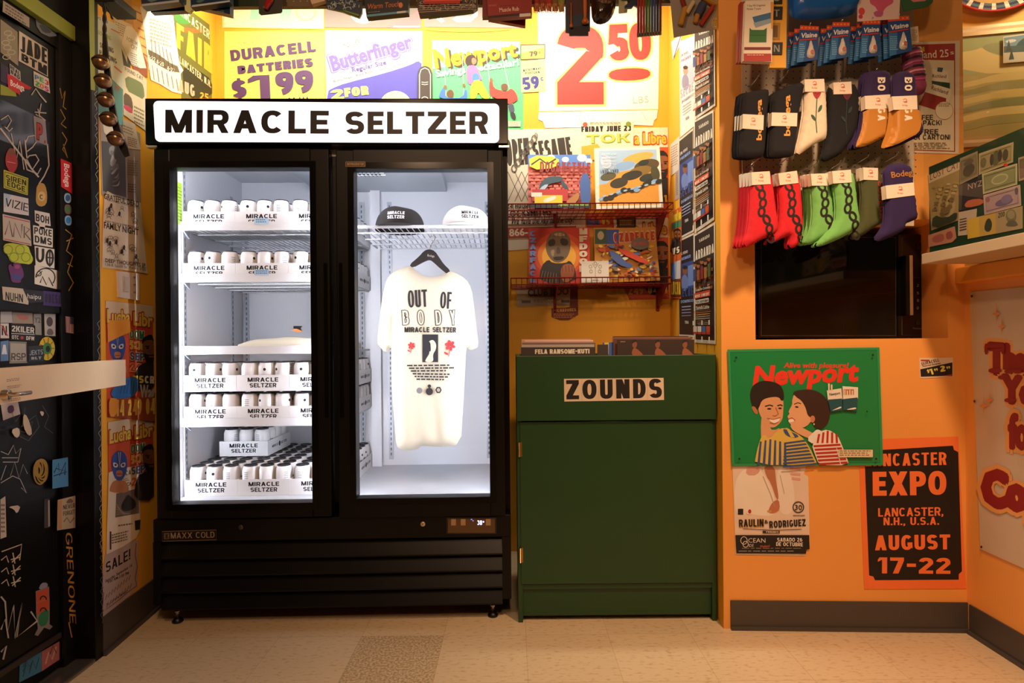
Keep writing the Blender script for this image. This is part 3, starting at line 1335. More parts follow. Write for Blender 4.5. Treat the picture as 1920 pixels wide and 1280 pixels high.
PRNK = M('0c0c0e', .98)
PRNK.node_tree.nodes['Principled BSDF'].inputs['Specular IOR Level'].default_value = 0.0
cap(750, 405, 2.52, M('1c1512', .85), M('f2f2f2', .6), 'black cap with white lettering on the upper shelf in the cooler')
cap(874, 400, 2.52, M('e6e5e2', .85), PRNK, 'white cap with grey lettering on the upper shelf in the cooler', .022)


# ------------------------------------------------------------------ folded shirt on the middle shelf
def soft_slab(b, x0, x1, y0, y1, z0, z1, m, seed=0, amp=.006, T=None, nx=18, ny=12):
    rnd = random.Random(seed)
    ph = [rnd.uniform(0, 6) for _ in range(6)]
    vs, fs = [], []
    for top in (1, 0):
        for j in range(ny + 1):
            for i in range(nx + 1):
                u, v = i / nx, j / ny
                e = min(1, min(u, 1 - u) * nx / 2.2) * min(1, min(v, 1 - v) * ny / 2.2)
                x = x0 + (x1 - x0) * u + amp * math.sin(v * 9 + ph[0]) * (1 if u < .5 else -1)
                y = y0 + (y1 - y0) * v + amp * math.sin(u * 11 + ph[1])
                zz = (z0 + z1) / 2 + (z1 - z0) / 2 * math.sqrt(e) + amp * e * (math.sin(u * 13 + ph[2]) + math.sin(v * 7 + u * 5 + ph[3])) * .5 if top else z0
                vs.append(T @ Vector((x, y, zz)) if T else (x, y, zz))
    n = (nx + 1) * (ny + 1)
    for j in range(ny):
        for i in range(nx):
            q = j * (nx + 1) + i
            fs += [(q, q + 1, q + nx + 2, q + nx + 1), (n + q, n + q + nx + 1, n + q + nx + 2, n + q + 1)]
    rim = [i for i in range(nx + 1)] + [(j + 1) * (nx + 1) - 1 for j in range(1, ny + 1)] + [ny * (nx + 1) + i for i in range(nx - 1, -1, -1)] + [j * (nx + 1) for j in range(ny - 1, 0, -1)]
    for a, c in zip(rim, rim[1:] + rim[:1]):
        fs.append((a, n + a, n + c, c))
    b.add(vs, fs, m, True)


CREAM = M('d0c8b3', .9, 0, 0, .03)
b = MB()
x0 = FL(452, 635, .18).x
soft_slab(b, x0, -.005, .14, .52, SH['middle'] + .002, SH['middle'] + .052, CREAM, 3, .005, FT)
o = b.build('folded_shirt', at=FT @ Vector(((x0 - .005) / 2, .33, SH['middle'] + .002)))
tag(o, 'folded cream shirt lying on the middle shelf of the cooler', 'shirt')
t = root('hang_tag', FT @ Vector((FL(556, 618, .25).x, .27, SH['middle'] + .05)), 'small orange hang tag with black clip on the folded cream shirt', 'tag')
s = Sheet(Plane(FT @ Vector((0, .25, 0)), FN), [(545, 619), (560, 623), (568, 621), (556, 616)], M('e08a4e', .6), .002, 0)
s.build('card', t)
s = Sheet(Plane(FT @ Vector((0, .26, 0)), FN), [(551, 611), (567, 611), (564, 615), (566, 620), (559, 617), (551, 616)], M('23201e', .4), .006, 0)
s.build('clip', t)

# ------------------------------------------------------------------ T-shirt on a hanger
YS = 2.56
fps = front(YS)
t = root('hanging_shirt', W(806, 640, YS), 'cream printed T-shirt hanging from a hanger behind the cooler glass', 'shirt')
out = [(771, 497), (752, 503), (735, 511), (724, 525), (716, 560), (711, 605), (706.5, 642), (714, 653), (724, 661), (730, 655), (734, 650), (733, 690), (735, 740), (740, 800), (743, 836), (752, 843), (768, 844), (783, 842), (790, 835), (800, 836), (830, 838), (864, 833), (868, 770), (872, 700), (874, 648), (880, 656), (888, 655), (898, 649), (894, 618), (889, 575), (884, 540), (874, 523), (858, 513), (842, 507), (833, 514), (815, 519), (797, 518), (783, 510)]


def tfold(x, y):
    v = 0.010 * math.sin(x * .16 + 1.2 * math.sin(y * .012)) * max(0, min(1, (y - 700) / 100))
    for px_, w_ in ((737, 5), (874, 5)):
        if y < 665:
            v -= .022 * math.exp(-((x - px_ - (665 - y) * (.06 if px_ > 800 else -.0)) / w_) ** 2) * min(1, max(0, (y - 530) / 60))
    return v


s = Sheet(fps)
s.off = 0
s.pad(out, CREAM, .045, 26, back=.6, step=6, fold=tfold)
TI = M('1f1d20', .8)
TR = M('c8323a', .8)
s.text('OUT', 769, 578, 805, 576, 32, TI, t=.148, wd=.52, gap=.06)
s.text('OF', 827, 579, 848, 580, 31, TI, t=.148, wd=.52, gap=.06)
for ch, x, w in (('B', 758, 14), ('O', 786, 14), ('D', 819, 13), ('Y', 846, 12)):
    s.text(ch, x, 611, x + w, 610, 29, TI, t=.22, wd=.75)
    s.text(ch, x + 1.4, 609.6, x + w - 1.4, 608.8, 26.4, CREAM, t=.155, wd=.75)
s.text('MIRACLE', 762, 623, 808, 623, 9.5, TI, t=.26, wd=1.1)
s.text('SELTZER', 814, 623, 857, 623.5, 9.5, TI, t=.26, wd=1.1)
s.rect(795, 627, 824, 678, TI)
s.spoly([(806, 640), (815, 636), (821, 645), (820, 655), (814, 664), (816, 678), (799, 678), (803, 670), (809, 661), (806, 650)], CREAM, 2)
s.spoly([(804, 642), (810, 640), (811, 660), (806, 656)], TI, 1)
for x, y, k in ((775, 650, .8), (846, 651, 1.2)):
    for i in range(6):
        a = i * 1.05 + .3
        s.ell(x + 5 * k * math.cos(a), y - 3 * k + 5 * k * math.sin(a), 3.6 * k, 2.4 * k, TR, a * 57, 10)
    s.line([(x, y), (x - 2 * k, y + 14 * k)], 1.3, TR)
    s.ell(x - 6 * k, y + 9 * k, 4 * k, 1.6 * k, TR, 30, 10)
for i in range(6):
    w = 44 - i * 3.5
    s.greek(811 - w, 683 + i * 5, 811 + w + 4, 688 + i * 5, 1, TI, slope=.015 if i > 2 else -.01, seed=i, fill=.5)
s.ell(790, 730, 5.5, 5.5, M('7a777c', .8))
s.ell(808, 732, 6.5, 7, TI)
s.ell(808, 722, 3.2, 3.2, TI)
s.ring(825, 729, 6, 6.5, 2.6, TI, 6)
s.build('shirt_body', t)
h = root('clothes_hanger', W(806, 480, YS), 'black hanger hooked under the wire shelf in the cooler', 'hanger')
hp = [(768, 497), (786, 482), (796, 470.5), (806, 467.5), (816, 471), (824, 483), (832, 495), (845.5, 508), (840, 515), (826, 504), (812, 491), (805.5, 487), (795, 491), (774, 502.5)]
HB = front(YS + .004)
s = Sheet(HB, smooth_poly(hp, 1), M('1b191b', .45), .012, 0)
s.text('Bodega', 802, 481, 815, 483, 4.2, M('b9b4b0', .6), bold=.01)
s.build('hanger_body', h)
b = MB()
b.tube([W(806, 469, YS), W(807, 462, YS), W(811, 455, YS), W(815, 449, YS), W(815.5, 444, YS + .002), W(812, 441, YS + .004), W(808, 443, YS + .006)], .0016, CHROME, 8)
b.build('hook', h)
# ------------------------------------------------------------------ signs and posters on the back wall
PAPER = 'f4eee0'
YEL = 'f3ee62'
PUR = '5a3566'
INKB = '1c1820'


def bw(off=0.0006):
    return BW


s = Sheet(BW, [(412, -60), (608, -60), (607, 56), (418, 53)], 'f6f4c8', off=.0008)
s.poly([(480, -40), (505, -40), (489, 38), (468, 38)], 'a9e3c4')
s.poly([(540, -40), (560, -40), (543, 38), (523, 38)], 'a9e3c4')
s.ring(574, 22, 19, 18, 2.2, 'f0e58a')
s.line([(419, -20), (420, 52), (606, 55)], 2, 'f2c94c')
s.done('price_poster', 'pale cream poster with mint stripes above the purple-lettered battery sign', 'poster')

s = Sheet(BW, [(421, 59), (609, 60), (609, 215), (421, 215)], 'f6f06a', off=.0006)
for i in range(26):
    rx = random.Random(i)
    s.ell(430 + rx.random() * 170, 66 + rx.random() * 22, .9, .9, 'a0905a', n=6)
s.text('DURACELL', 434, 115, 593, 97, 20, PUR, t=.25, wd=1.0, gap=.09, h1=20)
s.text('BATTERIES', 447, 139, 588, 125, 14.5, PUR, t=.3, wd=1.0, gap=.08, h1=16)
s.text('$', 437, 184, 464, 182, 32, PUR, t=.26, wd=1.0)
s.text('1', 467, 190, 508, 188, 47, PUR, t=.38, wd=2.0)
s.text('99', 519, 179, 590, 173, 42, PUR, t=.28, wd=1.0, gap=.05)
s.text('AA', 540, 192, 556, 191, 8, PUR, t=.2)
s.text('AAA', 560, 191, 580, 190, 8, PUR, t=.2)
s.done('battery_sign', 'yellow sign with purple battery price 1.99 on the wall above the cooler', 'sign')

s = Sheet(BW, [(609, -60), (791, -60), (790, 53), (609, 52)], 'a2948f', off=.0009)
s.ell(681, 18, 26, 27, 'f6f1ea')
s.spoly([(718, 53), (790, 53), (790, 18), (778, 22), (770, 34), (752, 38), (740, 46)], 'ef8f92', 1)
s.rect(738, 49, 788, 52, 'f6f1ea')
s.done('grey_poster', 'mauve grey poster with a white disc and pink splash above the purple candy sign', 'poster')

s = Sheet(BW, [(610, 57), (792, 58), (792, 215), (612, 215)], 'f5f3f4', off=.0006)
s.poly([(611, 60), (722, 60), (672, 77), (640, 86), (628, 95), (620, 92), (611, 97)], 'bdeeb0')
s.spoly([(614, 172), (622, 166), (648, 156), (720, 138), (770, 122), (784, 114), (789, 118), (791, 120), (791, 214), (613, 214)], '5c52b8', 1)
s.text('Nestle', 647, 92, 679, 81, 10, '6a6570', bold=.0)
BP = '7a68c2'
s.text('Butterfinger', 623, 135, 776, 90, 31, BP, bold=.098, h1=27)
s.text('Butterfinger', 624, 134, 775, 89.5, 29.5, 'f5f3f4', bold=.072, h1=25.5)
s.text('Butterfinger', 625, 133.5, 774, 89, 28, BP, bold=.047, h1=24.5)
s.text('Regular Size', 661, 136, 725, 121, 8.5, '6a57a8', bold=.02)
s.text('Butterfinger, Baby Ruth, Crunch, 100 Grand', 626, 155, 765, 119, 4.6, '7a7580')
s.text('2', 622, 190, 646, 186, 20, 'eef07a', t=.3, wd=1.1)
s.text('FOR', 647, 183, 692, 178, 17, 'eef07a', t=.32, wd=.95, gap=.1)
s.ell(742, 199, 30, 28, 'e9eeb0')
s.done('candy_sign', 'white and violet candy price sign on the wall above the cooler', 'sign')

s = Sheet(BW, smooth_poly([(783, 215), (783, 140), (786, 130), (793, 125), (801, 125), (808, 130), (811, 140), (811, 215)], 1), '453630', .006, .002)
s.line([(787, 214), (787, 141), (790, 132), (797, 128.5), (804, 132), (807.5, 141), (807.5, 214)], 1.5, 'e9dccb')
s.line([(791, 155), (797, 156), (803, 155)], 1.2, 'e9dccb')
s.line([(791, 159), (797, 160), (803, 159)], 1.2, 'e9dccb')
s.ring(797, 188, 7, 6, 1.4, 'e9dccb')
s.done('foam_finger', 'dark brown foam finger with cream outline between two signs above the cooler', 'novelty')

s = Sheet(BW, [(793, -60), (985, -60), (981, 53), (795, 51)], 'a39a94', off=.001)
s.spoly([(797, 57), (830, 60), (900, 61), (955, 57), (960, 54), (797, 52)], 'f0a93a', 1)
for pts in ([(848, 36), (856, 31), (884, 31), (889, 36), (882, 42), (856, 42)], [(884, 29), (896, 22), (896, 30), (889, 35)], [(818, 36), (826, 32), (834, 40), (828, 44)]):
    s.poly(pts, 'f6f2ea')
s.done('grey_poster', 'mauve grey poster with white hexagon marks above the green savings poster', 'poster')

# savings poster with people on swings
s = Sheet(BW, [(810, 75), (975, 78), (981, 150), (981, 243), (812, 243)], '63d084', off=.0007)
s.poly([(810.5, 75.5), (974, 78), (976, 100), (811, 130)], '8adfc6')
s.text('Newport', 821, 131.5, 974, 108.5, 34, '4a3420', bold=.06, h1=27)
s.text('Newport', 817, 128, 970, 105, 34, 'e09a12', bold=.05, h1=27)
s.text('Savings Spectacular!', 819, 146, 974, 124, 13, '3c8a5c', bold=.045)
s.text('Savings Spectacular!', 818, 145, 973, 123, 13, 'fbfbf5', bold=.035)
for x0, x1 in ((831, 838), (866, 871), (908, 926), (935, 965)):
    s.line([(x0, 76), (x1, 215)], 1.0, 'f2f2ea')
SK1, SK2 = '8a5a3c', '6f452c'
s.spoly([(878, 104), (889, 103), (893, 112), (889, 121), (880, 124), (874, 122), (872, 112)], '3a211c', 2)
s.spoly([(885, 108), (893, 111), (894, 118), (888, 123), (884, 118)], 'b8795a', 2)
s.spoly([(876, 124), (892, 122), (900, 140), (905, 150), (898, 152), (890, 140), (888, 160), (877, 158), (874, 140)], 'd870a8', 1)
s.spoly([(886, 138), (897, 138), (900, 152), (885, 154)], '4a80c8', 1)
s.spoly([(885, 152), (902, 150), (912, 170), (920, 186), (905, 186), (896, 172), (893, 186), (879, 186)], 'f0cf2a', 1)
s.spoly([(840, 170), (847, 168), (852, 176), (849, 184), (841, 184), (837, 177)], SK2, 2)
s.spoly([(822, 186), (826, 172), (833, 162), (837, 164), (834, 178), (840, 185), (868, 184), (872, 168), (876, 170), (875, 190)], '4a76c4', 1)
s.ell(835, 164, 3, 4, SK1)
s.ell(870, 161, 2.6, 4, SK1)
s.spoly([(941, 158), (950, 157), (953, 165), (948, 172), (942, 170), (939, 163)], SK2, 2)
s.spoly([(918, 150), (923, 152), (926, 166), (938, 170), (950, 173), (958, 166), (966, 172), (972, 186), (966, 192), (956, 196), (940, 194), (930, 184), (920, 182), (917, 168)], 'cf3f33', 1)
s.ell(921, 151, 3, 4, SK1)
s.spoly([(952, 196), (962, 194), (965, 208), (962, 216), (955, 210)], '4b4a62', 1)
s.spoly([(956, 211), (964, 210), (968, 222), (964, 226), (958, 220)], '2c2430', 1)
s.rect(953, 228, 976, 238, 'f3c9b4')
s.greek(955, 229.5, 974, 237, 3, 'b98a74', seed=5)
s.done('savings_poster', 'green poster with yellow lettering and three people on swings beside the cooler sign', 'poster')

s = Sheet(BW, [(976, 84), (1022, 83), (1022, 111), (976, 113)], '54442c', off=.0022)
s.poly([(977.5, 86), (1020.5, 85), (1020.5, 109.5), (977.5, 111.5)], 'f6ea86')
s.poly([(978, 100), (1020, 90), (1020.5, 109.5), (977.5, 111.5)], 'f1bd4c')
s.text('79', 993, 107, 1008, 105.5, 9.5, '4a3a38', t=.26, gap=.05)
s.text('c', 1010, 101, 1014, 100.5, 5, '4a3a38', bold=.03)
s.done('price_card', 'small orange and yellow card reading 79 cents, above the popcorn card', 'card')
s = Sheet(BW, [(976, 114.5), (1022, 112), (1024, 172), (977, 174)], 'f1f08c', off=.0022)
s.text('POP SECRET', 981, 127, 1015, 122, 7, '6a6458', bold=-.005)
s.text('MICROWAVE', 981, 135, 1015, 131, 4.8, '36304e', t=.24)
s.text('POPCORN', 985, 140.5, 1012, 138, 4.8, '36304e', t=.24)
s.text('59', 981, 170, 1012, 166, 24, '3b2f80', t=.27, gap=.06)
s.text('c', 1014, 152, 1019, 151, 9, '3b2f80', bold=.03)
s.done('price_card', 'pale yellow popcorn price card reading 59 cents', 'card')

# large white price poster
s = Sheet(BW, [(1006, -60), (1238, -60), (1234, 200), (1231, 222), (1226, 226), (1224, 236), (1180, 234), (1100, 239), (1022, 240), (1018, 228), (1009, 224), (1011, 200)], 'f5efe6', off=.0012)
Y2 = 'f4ea72'
RD = 'd43c34'
s.text('2', 1041, 200, 1137, 200, 154, Y2, t=.37, wd=1.42)
s.text('2', 1045, 196.5, 1132, 196, 148, RD, t=.33, wd=1.4)
s.text('5', 1139, 118, 1184, 116, 74, Y2, t=.31, wd=1.0)
s.text('5', 1142, 115, 1181, 113, 68, RD, t=.285, wd=1.0)
s.text('0', 1178, 117, 1226, 115, 76, Y2, t=.31, wd=1.0)
s.text('0', 1181, 114, 1222, 112, 70, RD, t=.27, wd=1.0)
s.spoly([(1138, 127), (1222, 124), (1223, 153), (1139, 156)], Y2, 2)
s.spoly([(1141, 130), (1219, 127), (1219, 150), (1142, 153)], RD, 2)
s.text('FED', 1158, 24, 1200, 30, 14, 'bcd9cf', bold=-.01)
s.text('LBS', 1187, 194, 1216, 192, 12.5, 'a9bfae', bold=-.01)
s.line([(1010, 209), (1234, 205)], 1.5, Y2)
s.line([(1151, 153), (1151, 164)], .7, 'c8b8b0')
for pts in ([(1014, 190), (1040, 215), (1052, 206)], [(1200, 205), (1212, 226)], [(1090, 207), (1084, 232)]):
    s.line(pts, .8, 'd8cfc2')
s.done('price_poster', 'large crinkled white poster with a red 2.50 price on the back wall', 'poster')

# locksmith poster
s = Sheet(BW, [(948, 243), (1092, 240), (1098, 330), (1097, 428), (1080, 428), (1079, 460), (950, 470)], 'e9dfce', off=.0007)
s.text('OPEN', 951, 312, 995, 308, 50, '3a322c', t=.215, wd=.55, gap=.05)
s.text('SESAME', 1001, 300, 1073, 290, 34, '3a322c', t=.215, wd=.55, gap=.05)
for i in range(9):
    x = 952 + i * 13
    s.line([(x, 378), (x + 26, 322)], 1.0, '4a4440')
    s.line([(x, 322), (x + 26, 378)], 1.0, '4a4440')
for i in range(6):
    s.ring(964 + i * 7.5, 316 - i * 11, 5.5, 7.5, 2.0, '57524c', 14)
    s.ring(967.5 + i * 7.5, 310.5 - i * 11, 3.2, 6, 1.5, '6a645e', 12)
s.text('24 HOUR', 950, 391, 990, 391, 9, '2c2624', t=.24)
s.text('LOCKSMITHS', 950, 407, 1034, 403, 11.5, '2c2624', bold=.035)
s.text('We have the key to the city!"', 957, 421, 1079, 417, 12, '2c2624', bold=.015, shear=.25)
s.poly([(950, 427), (1080, 424), (1080, 440), (950, 446)], 'b04434')
s.text('866-', 955, 443, 990, 441, 13, 'f0dcc8', bold=.03)
s.done('locksmith_poster', 'locksmith poster with black lettering and chain-link picture behind the upper record shelf', 'poster')

s = Sheet(BW, [(1089, 229), (1188, 227), (1187, 300), (1090, 300)], 'efe7c8', off=.0026)
s.text('FRIDAY JUNE 23', 1090, 248, 1183, 246, 10.5, '231d18', t=.28, wd=.85, gap=.1)
s.text('TOK', 1100, 271, 1182, 268, 17, '8f9a3c', t=.28, wd=1.4)
s.text('TOK', 1099, 269, 1181, 266, 16, 'd8d25c', t=.22, wd=1.4)
s.greek(1106, 230, 1166, 235, 2, 'd8753a', seed=8)
s.ell(1097, 234, 4.5, 4.5, 'c8543c')
s.ell(1178, 233, 5, 4.5, '8d9a2c')
s.poly([(1090, 275), (1120, 270), (1140, 300), (1091, 300)], 'e7b63c')
s.done('concert_poster', 'cream concert poster headed friday june 23 above the upper record shelf', 'poster')


def man_face(s, cx, cy, k, hair='1c1410', skin='9a5c38', beard=True, xm=9999):
    """bearded man in a dark shirt, shoulders up; k: head half height in pixels; cut at xm"""
    def C(pts):
        return [(min(x, xm), y) for x, y in pts]
    s.spoly(C([(cx - 1.5 * k, cy + 3.6 * k), (cx - 1.3 * k, cy + 1.7 * k), (cx - .5 * k, cy + 1.1 * k), (cx + .6 * k, cy + 1.1 * k), (cx + 1.4 * k, cy + 1.7 * k), (cx + 1.6 * k, cy + 3.6 * k)]), '2a2422', 1)
    s.spoly(C([(cx - .75 * k, cy - .7 * k), (cx, cy - 1.15 * k), (cx + .75 * k, cy - .7 * k), (cx + .72 * k, cy + .5 * k), (cx + .3 * k, cy + 1.2 * k), (cx - .3 * k, cy + 1.2 * k), (cx - .72 * k, cy + .5 * k)]), skin, 2)
    s.spoly(C([(cx - .8 * k, cy - .3 * k), (cx - .75 * k, cy - .9 * k), (cx, cy - 1.3 * k), (cx + .75 * k, cy - .9 * k), (cx + .8 * k, cy - .3 * k), (cx + .5 * k, cy - .75 * k), (cx - .5 * k, cy - .75 * k)]), hair, 1)
    for e in (-1, 1):
        if cx + e * .5 * k > xm:
            continue
        s.ell(cx + e * .3 * k, cy - .05 * k, .13 * k, .08 * k, '1a1210', n=10)
        s.line([(cx + e * .5 * k, cy - .22 * k), (cx + e * .15 * k, cy - .2 * k)], .1 * k, hair)
    s.line([(cx, cy), (cx - .1 * k, cy + .3 * k), (cx + .08 * k, cy + .33 * k)], .08 * k, '6f3f26')
    if beard:
        s.spoly(C([(cx - .68 * k, cy + .3 * k), (cx - .3 * k, cy + .5 * k), (cx + .3 * k, cy + .5 * k), (cx + .68 * k, cy + .3 * k), (cx + .45 * k, cy + 1.1 * k), (cx, cy + 1.35 * k), (cx - .45 * k, cy + 1.1 * k)]), hair, 2)
        s.line([(cx - .2 * k, cy + .68 * k), (cx + .2 * k, cy + .68 * k)], .1 * k, '8a4a3c')


def lucha_back(outline, y, label, off):
    s = Sheet(BW, outline, 'd2562c', off=off)
    x0, x1 = outline[0][0], outline[1][0]
    s.poly([(x0, y), (x1, y - 1), (x1, y + 36), (x0, y + 36)], 'efe3c6')
    s.text('Lucha', x0 - 2, y + 32, 1189, y + 31, 23, 'c9422a', bold=.06)
    s.text('a Libre', 1189, y + 31, 1250, y + 30, 23, 'c9422a', bold=.075)
    s.text('a Libre', 1190, y + 30, 1249, y + 29, 20, 'f3c43a', bold=.04)
    man_face(s, 1241, y + 68, 21, xm=1252)
    s.rect(x0 + 6, y + 44, x0 + 46, y + 62, '2f56a0')
    s.text('DOM', x0 + 8, y + 60, x0 + 44, y + 60, 14, 'f0d24a', t=.3)
    s.text('SEP', x0 + 8, y + 84, x0 + 44, y + 84, 14, '2f56a0', t=.3)
    s.text('VS', x0 + 8, y + 112, x0 + 30, y + 112, 14, 'f3d13a', t=.3)
    s.text('14 249 0481', x0 + 4, y + 144, 1250, y + 141, 15, 'f0c040', t=.2, wd=.7)
    s.done('wrestling_poster', label, 'poster', 'red wrestling posters')


lucha_back([(1150, 245), (1252, 240), (1254, 410), (1152, 412)], 240, 'red wrestling poster on back wall behind the upper record shelf', .001)
lucha_back([(1150, 411), (1252, 409), (1255, 560), (1180, 562), (1160, 520), (1152, 516)], 409, 'red wrestling poster on back wall behind the lower record shelf', .0016)
s = Sheet(BW, [(1098, 400), (1150, 398), (1150, 424), (1100, 427)], 'c9512c', off=.002)
s.text('blue', 1100, 422, 1124, 421, 12, '3c6cc0', bold=.05)
s.text('VS', 1128, 421, 1143, 421, 11, 'f0d24a', t=.3)
s.done('torn_flyer', 'torn red and blue flyer scrap between the two record shelves', 'flyer')
s = Sheet(BW, [(1156, 408), (1192, 407), (1192, 427), (1157, 428)], '3a2c22', off=.0032)
s.rect(1160, 411, 1188, 424, '6f5434')
s.greek(1162, 413, 1186, 423, 3, 'c9a25a', seed=9)
s.done('sticker', 'small dark sticker on the wall between the two record shelves', 'sticker')
s = Sheet(BW, [(968, 536), (1070, 533), (1069, 572), (970, 575)], 'c3ae94', off=.0008)
s.text('CLUB LIDO', 990, 555, 1066, 552, 13, '7a4a34', bold=.035)
s.rect(978, 563, 995, 568, '6a5a4c')
s.rect(1052, 562, 1068, 567, '6a5a4c')
s.greek(1000, 562, 1048, 568, 2, '8a7460', seed=3)
s.done('club_flyer', 'tan club lido flyer on orange wall below the lower record shelf', 'flyer')
s = Sheet(BW, [(1070, 530), (1083, 530), (1084, 590), (1066, 600), (1050, 600), (1034, 594), (1034, 578), (1068, 576)], '7a3c2c', off=.0018)
s.text('LUCHADORES', 1037, 585, 1080, 583, 6, 'd9a060', t=.28)
s.greek(1038, 588, 1080, 597, 3, 'c98a5a', seed=12)
s.done('torn_flyer', 'torn dark red flyer hanging below the tan club flyer', 'flyer')

# ------------------------------------------------------------------ red wire record shelves
WIRE = M('8e1f22', .35, .2, 0, .04)


def record_shelf(z_px, x0, x1, label):
    yb, yf = YBACK - .012, YBACK - .22
    a = W(x0, z_px, yf)
    c = W(x1, z_px, yf)
    z = a.z
    t = root('wire_record_shelf', ((a.x + c.x) / 2, yb, z), label, 'shelf')
    r = .0032
    X0, X1 = max(a.x, -.09), c.x
    b = MB()
    for zz in (z - .02, z + .012):
        b.tube([(X0, yf, zz), (X1, yf, zz)], r, WIRE, 8)
    n = 30
    for i in range(n + 1):
        x = X0 + (X1 - X0) * i / n
        b.tube([(x, yf, z + .012), (x, yf, z - .02), (x, yb, z - .02)], .0016, WIRE, 5)
    for y in (yf + .07, yf + .14, yb):
        b.tube([(X0, y, z - .022), (X1, y, z - .022)], .0026, WIRE, 6)
    for x in (X0, X1):
        b.tube([(x, yf, z + .012), (x, yb, z + .012), (x, yb, z - .02)], .0026, WIRE, 6)
    b.build('wire_frame', t)
    for px in (1233, 1040):
        x = W(px, z_px, yb).x
        b = MB()
        b.prism([(x - .003, yb, z - .024), (x - .003, yf + .03, z - .024), (x - .003, yb, z - .13)], (.006, 0, 0), WIRE)
        b.box(x - .008, x + .008, yb, yb + .008, z - .14, z + .01, WIRE)
        b.build('bracket', t)
    return z - .0195


zs1 = record_shelf(387, 952, 1262, 'upper red wire record shelf on the back wall')
zs2 = record_shelf(526, 958, 1260, 'lower red wire record shelf on the back wall')


def tilt_plane(z0, y0, deg, x_skew=0.0):
    """plane leaning back from a shelf: passes (0, y0, z0), top further away"""
    return Plane((0, y0, z0), (x_skew, -math.cos(R(deg)), math.sin(R(deg))))


# record covers leaning on the shelves
pl = tilt_plane(zs1, YBACK - .15, 14)
s = Sheet(pl, [(990, 291), (1107, 291), (1107, 393), (990, 393)], 'c4605a', .005, 0)
s.rect(990, 291, 1107, 312, '4f7fd0')
for x, y, r_ in ((1033, 297, 6), (1091, 297, 7), (1060, 300, 5), (1104, 303, 5)):
    s.ell(x, y, r_ * 1.3, r_, 'f0ece4')
for j in range(9):
    for i in range(10):
        s.rect(991 + i * 11.7 + (j % 2) * 4, 313 + j * 6, 1000 + i * 11.7 + (j % 2) * 4, 317 + j * 6, 'd8746a' if (i + j) % 3 else 'b84f4c')
s.spoly([(992, 294), (1048, 297), (1046, 318), (993, 322)], 'e8cf3c', 1)
s.line([(996, 312), (1012, 301), (1026, 311), (1042, 301)], 3, '2c2a20')
s.text('DOGGYSTYLE', 1012, 326, 1106, 328, 20, '8c2230', t=.2, wd=.7)
s.spoly([(1012, 347), (1024, 335), (1046, 333), (1056, 336), (1052, 344), (1030, 347), (1022, 356), (1016, 362), (1010, 358)], '2e4a5c', 1)
s.spoly([(1054, 340), (1066, 356), (1062, 360), (1050, 346)], '2e4a5c', 1)
s.spoly([(1018, 350), (1030, 348), (1016, 364), (1008, 362)], 'aebfd8', 1)
s.rect(998, 358, 1064, 380, 'bc2f36')
s.rect(1002, 369, 1054, 386, 'e6c93a')
s.spoly([(1016, 378), (1040, 369), (1044, 375), (1022, 384)], 'e9e4da', 1)
s.spoly([(1086, 330), (1106, 328), (1107, 392), (1088, 390)], '3f62a8', 1)
s.spoly([(1058, 383), (1074, 370), (1084, 362), (1086, 374), (1074, 388)], 'b57a48', 1)
s.rect(996, 364, 1016, 372, 'ece6da')
s.rect(990, 384, 1107, 393, '22222a')
s.text('Digitally Remastered', 1044, 388.5, 1102, 388.5, 4, 'b8d86a')
s.done('record_cover', 'red brick patterned record cover with yellow scrawl on the upper wire shelf', 'record')

pl = tilt_plane(zs1, YBACK - .17, 13)
s = Sheet(pl, [(1114, 279), (1236, 275), (1243, 390), (1117, 393)], 'f1e9d8', .006, 0)
s.poly([(1122, 284), (1230, 281), (1236, 384), (1124, 387)], 'f0a23c')
s.poly([(1122, 284), (1230, 281), (1231, 302), (1190, 318), (1160, 324), (1138, 345), (1123, 348)], 'a8c4e2')
for cx, cy_, rx, ry, c in ((1196, 297, 30, 9, 'f2b052'), (1170, 312, 20, 8, '8fb2dc'), (1212, 312, 24, 12, '5a4420'), (1200, 322, 22, 9, '8a6a26'), (1184, 330, 20, 8, '2e2a1e'), (1160, 344, 17, 9, '3a3322'), (1214, 334, 16, 7, '2c3426'), (1228, 326, 8, 14, '4a4626'), (1140, 332, 15, 7, '5a5436'), (1206, 306, 10, 5, '1f2a24'), (1136, 305, 10, 13, 'c9d8ee')):
    s.ell(cx, cy_, rx, ry, c, -14)
for i in range(14):
    s.ell(1128 + i * 8.2, 374 - i * 2.6 + 3 * math.sin(i), 6.5, 3.2 + (i % 3), '2a261c' if i % 4 else '8fb6dc', -20)
for i in range(8):
    s.ell(1133 + i * 13, 369 - i * 3.4, 4, 1.8, 'a9c6e6', -16)
s.text('1970-1993', 1126, 327, 1159, 325, 6, '2a2a2a', bold=.02)
for i, w in enumerate(('BEST OF', 'BIRTHDAY', 'TAKE AND', 'SELECTED', 'SINGLES')):
    s.text(w, 1128, 294 + i * 6, 1155, 293.4 + i * 6, 4.4, 'd4d9dc', bold=.0)
s.done('record_cover', 'white bordered record cover with blurred orange and blue landscape on the upper shelf', 'record')

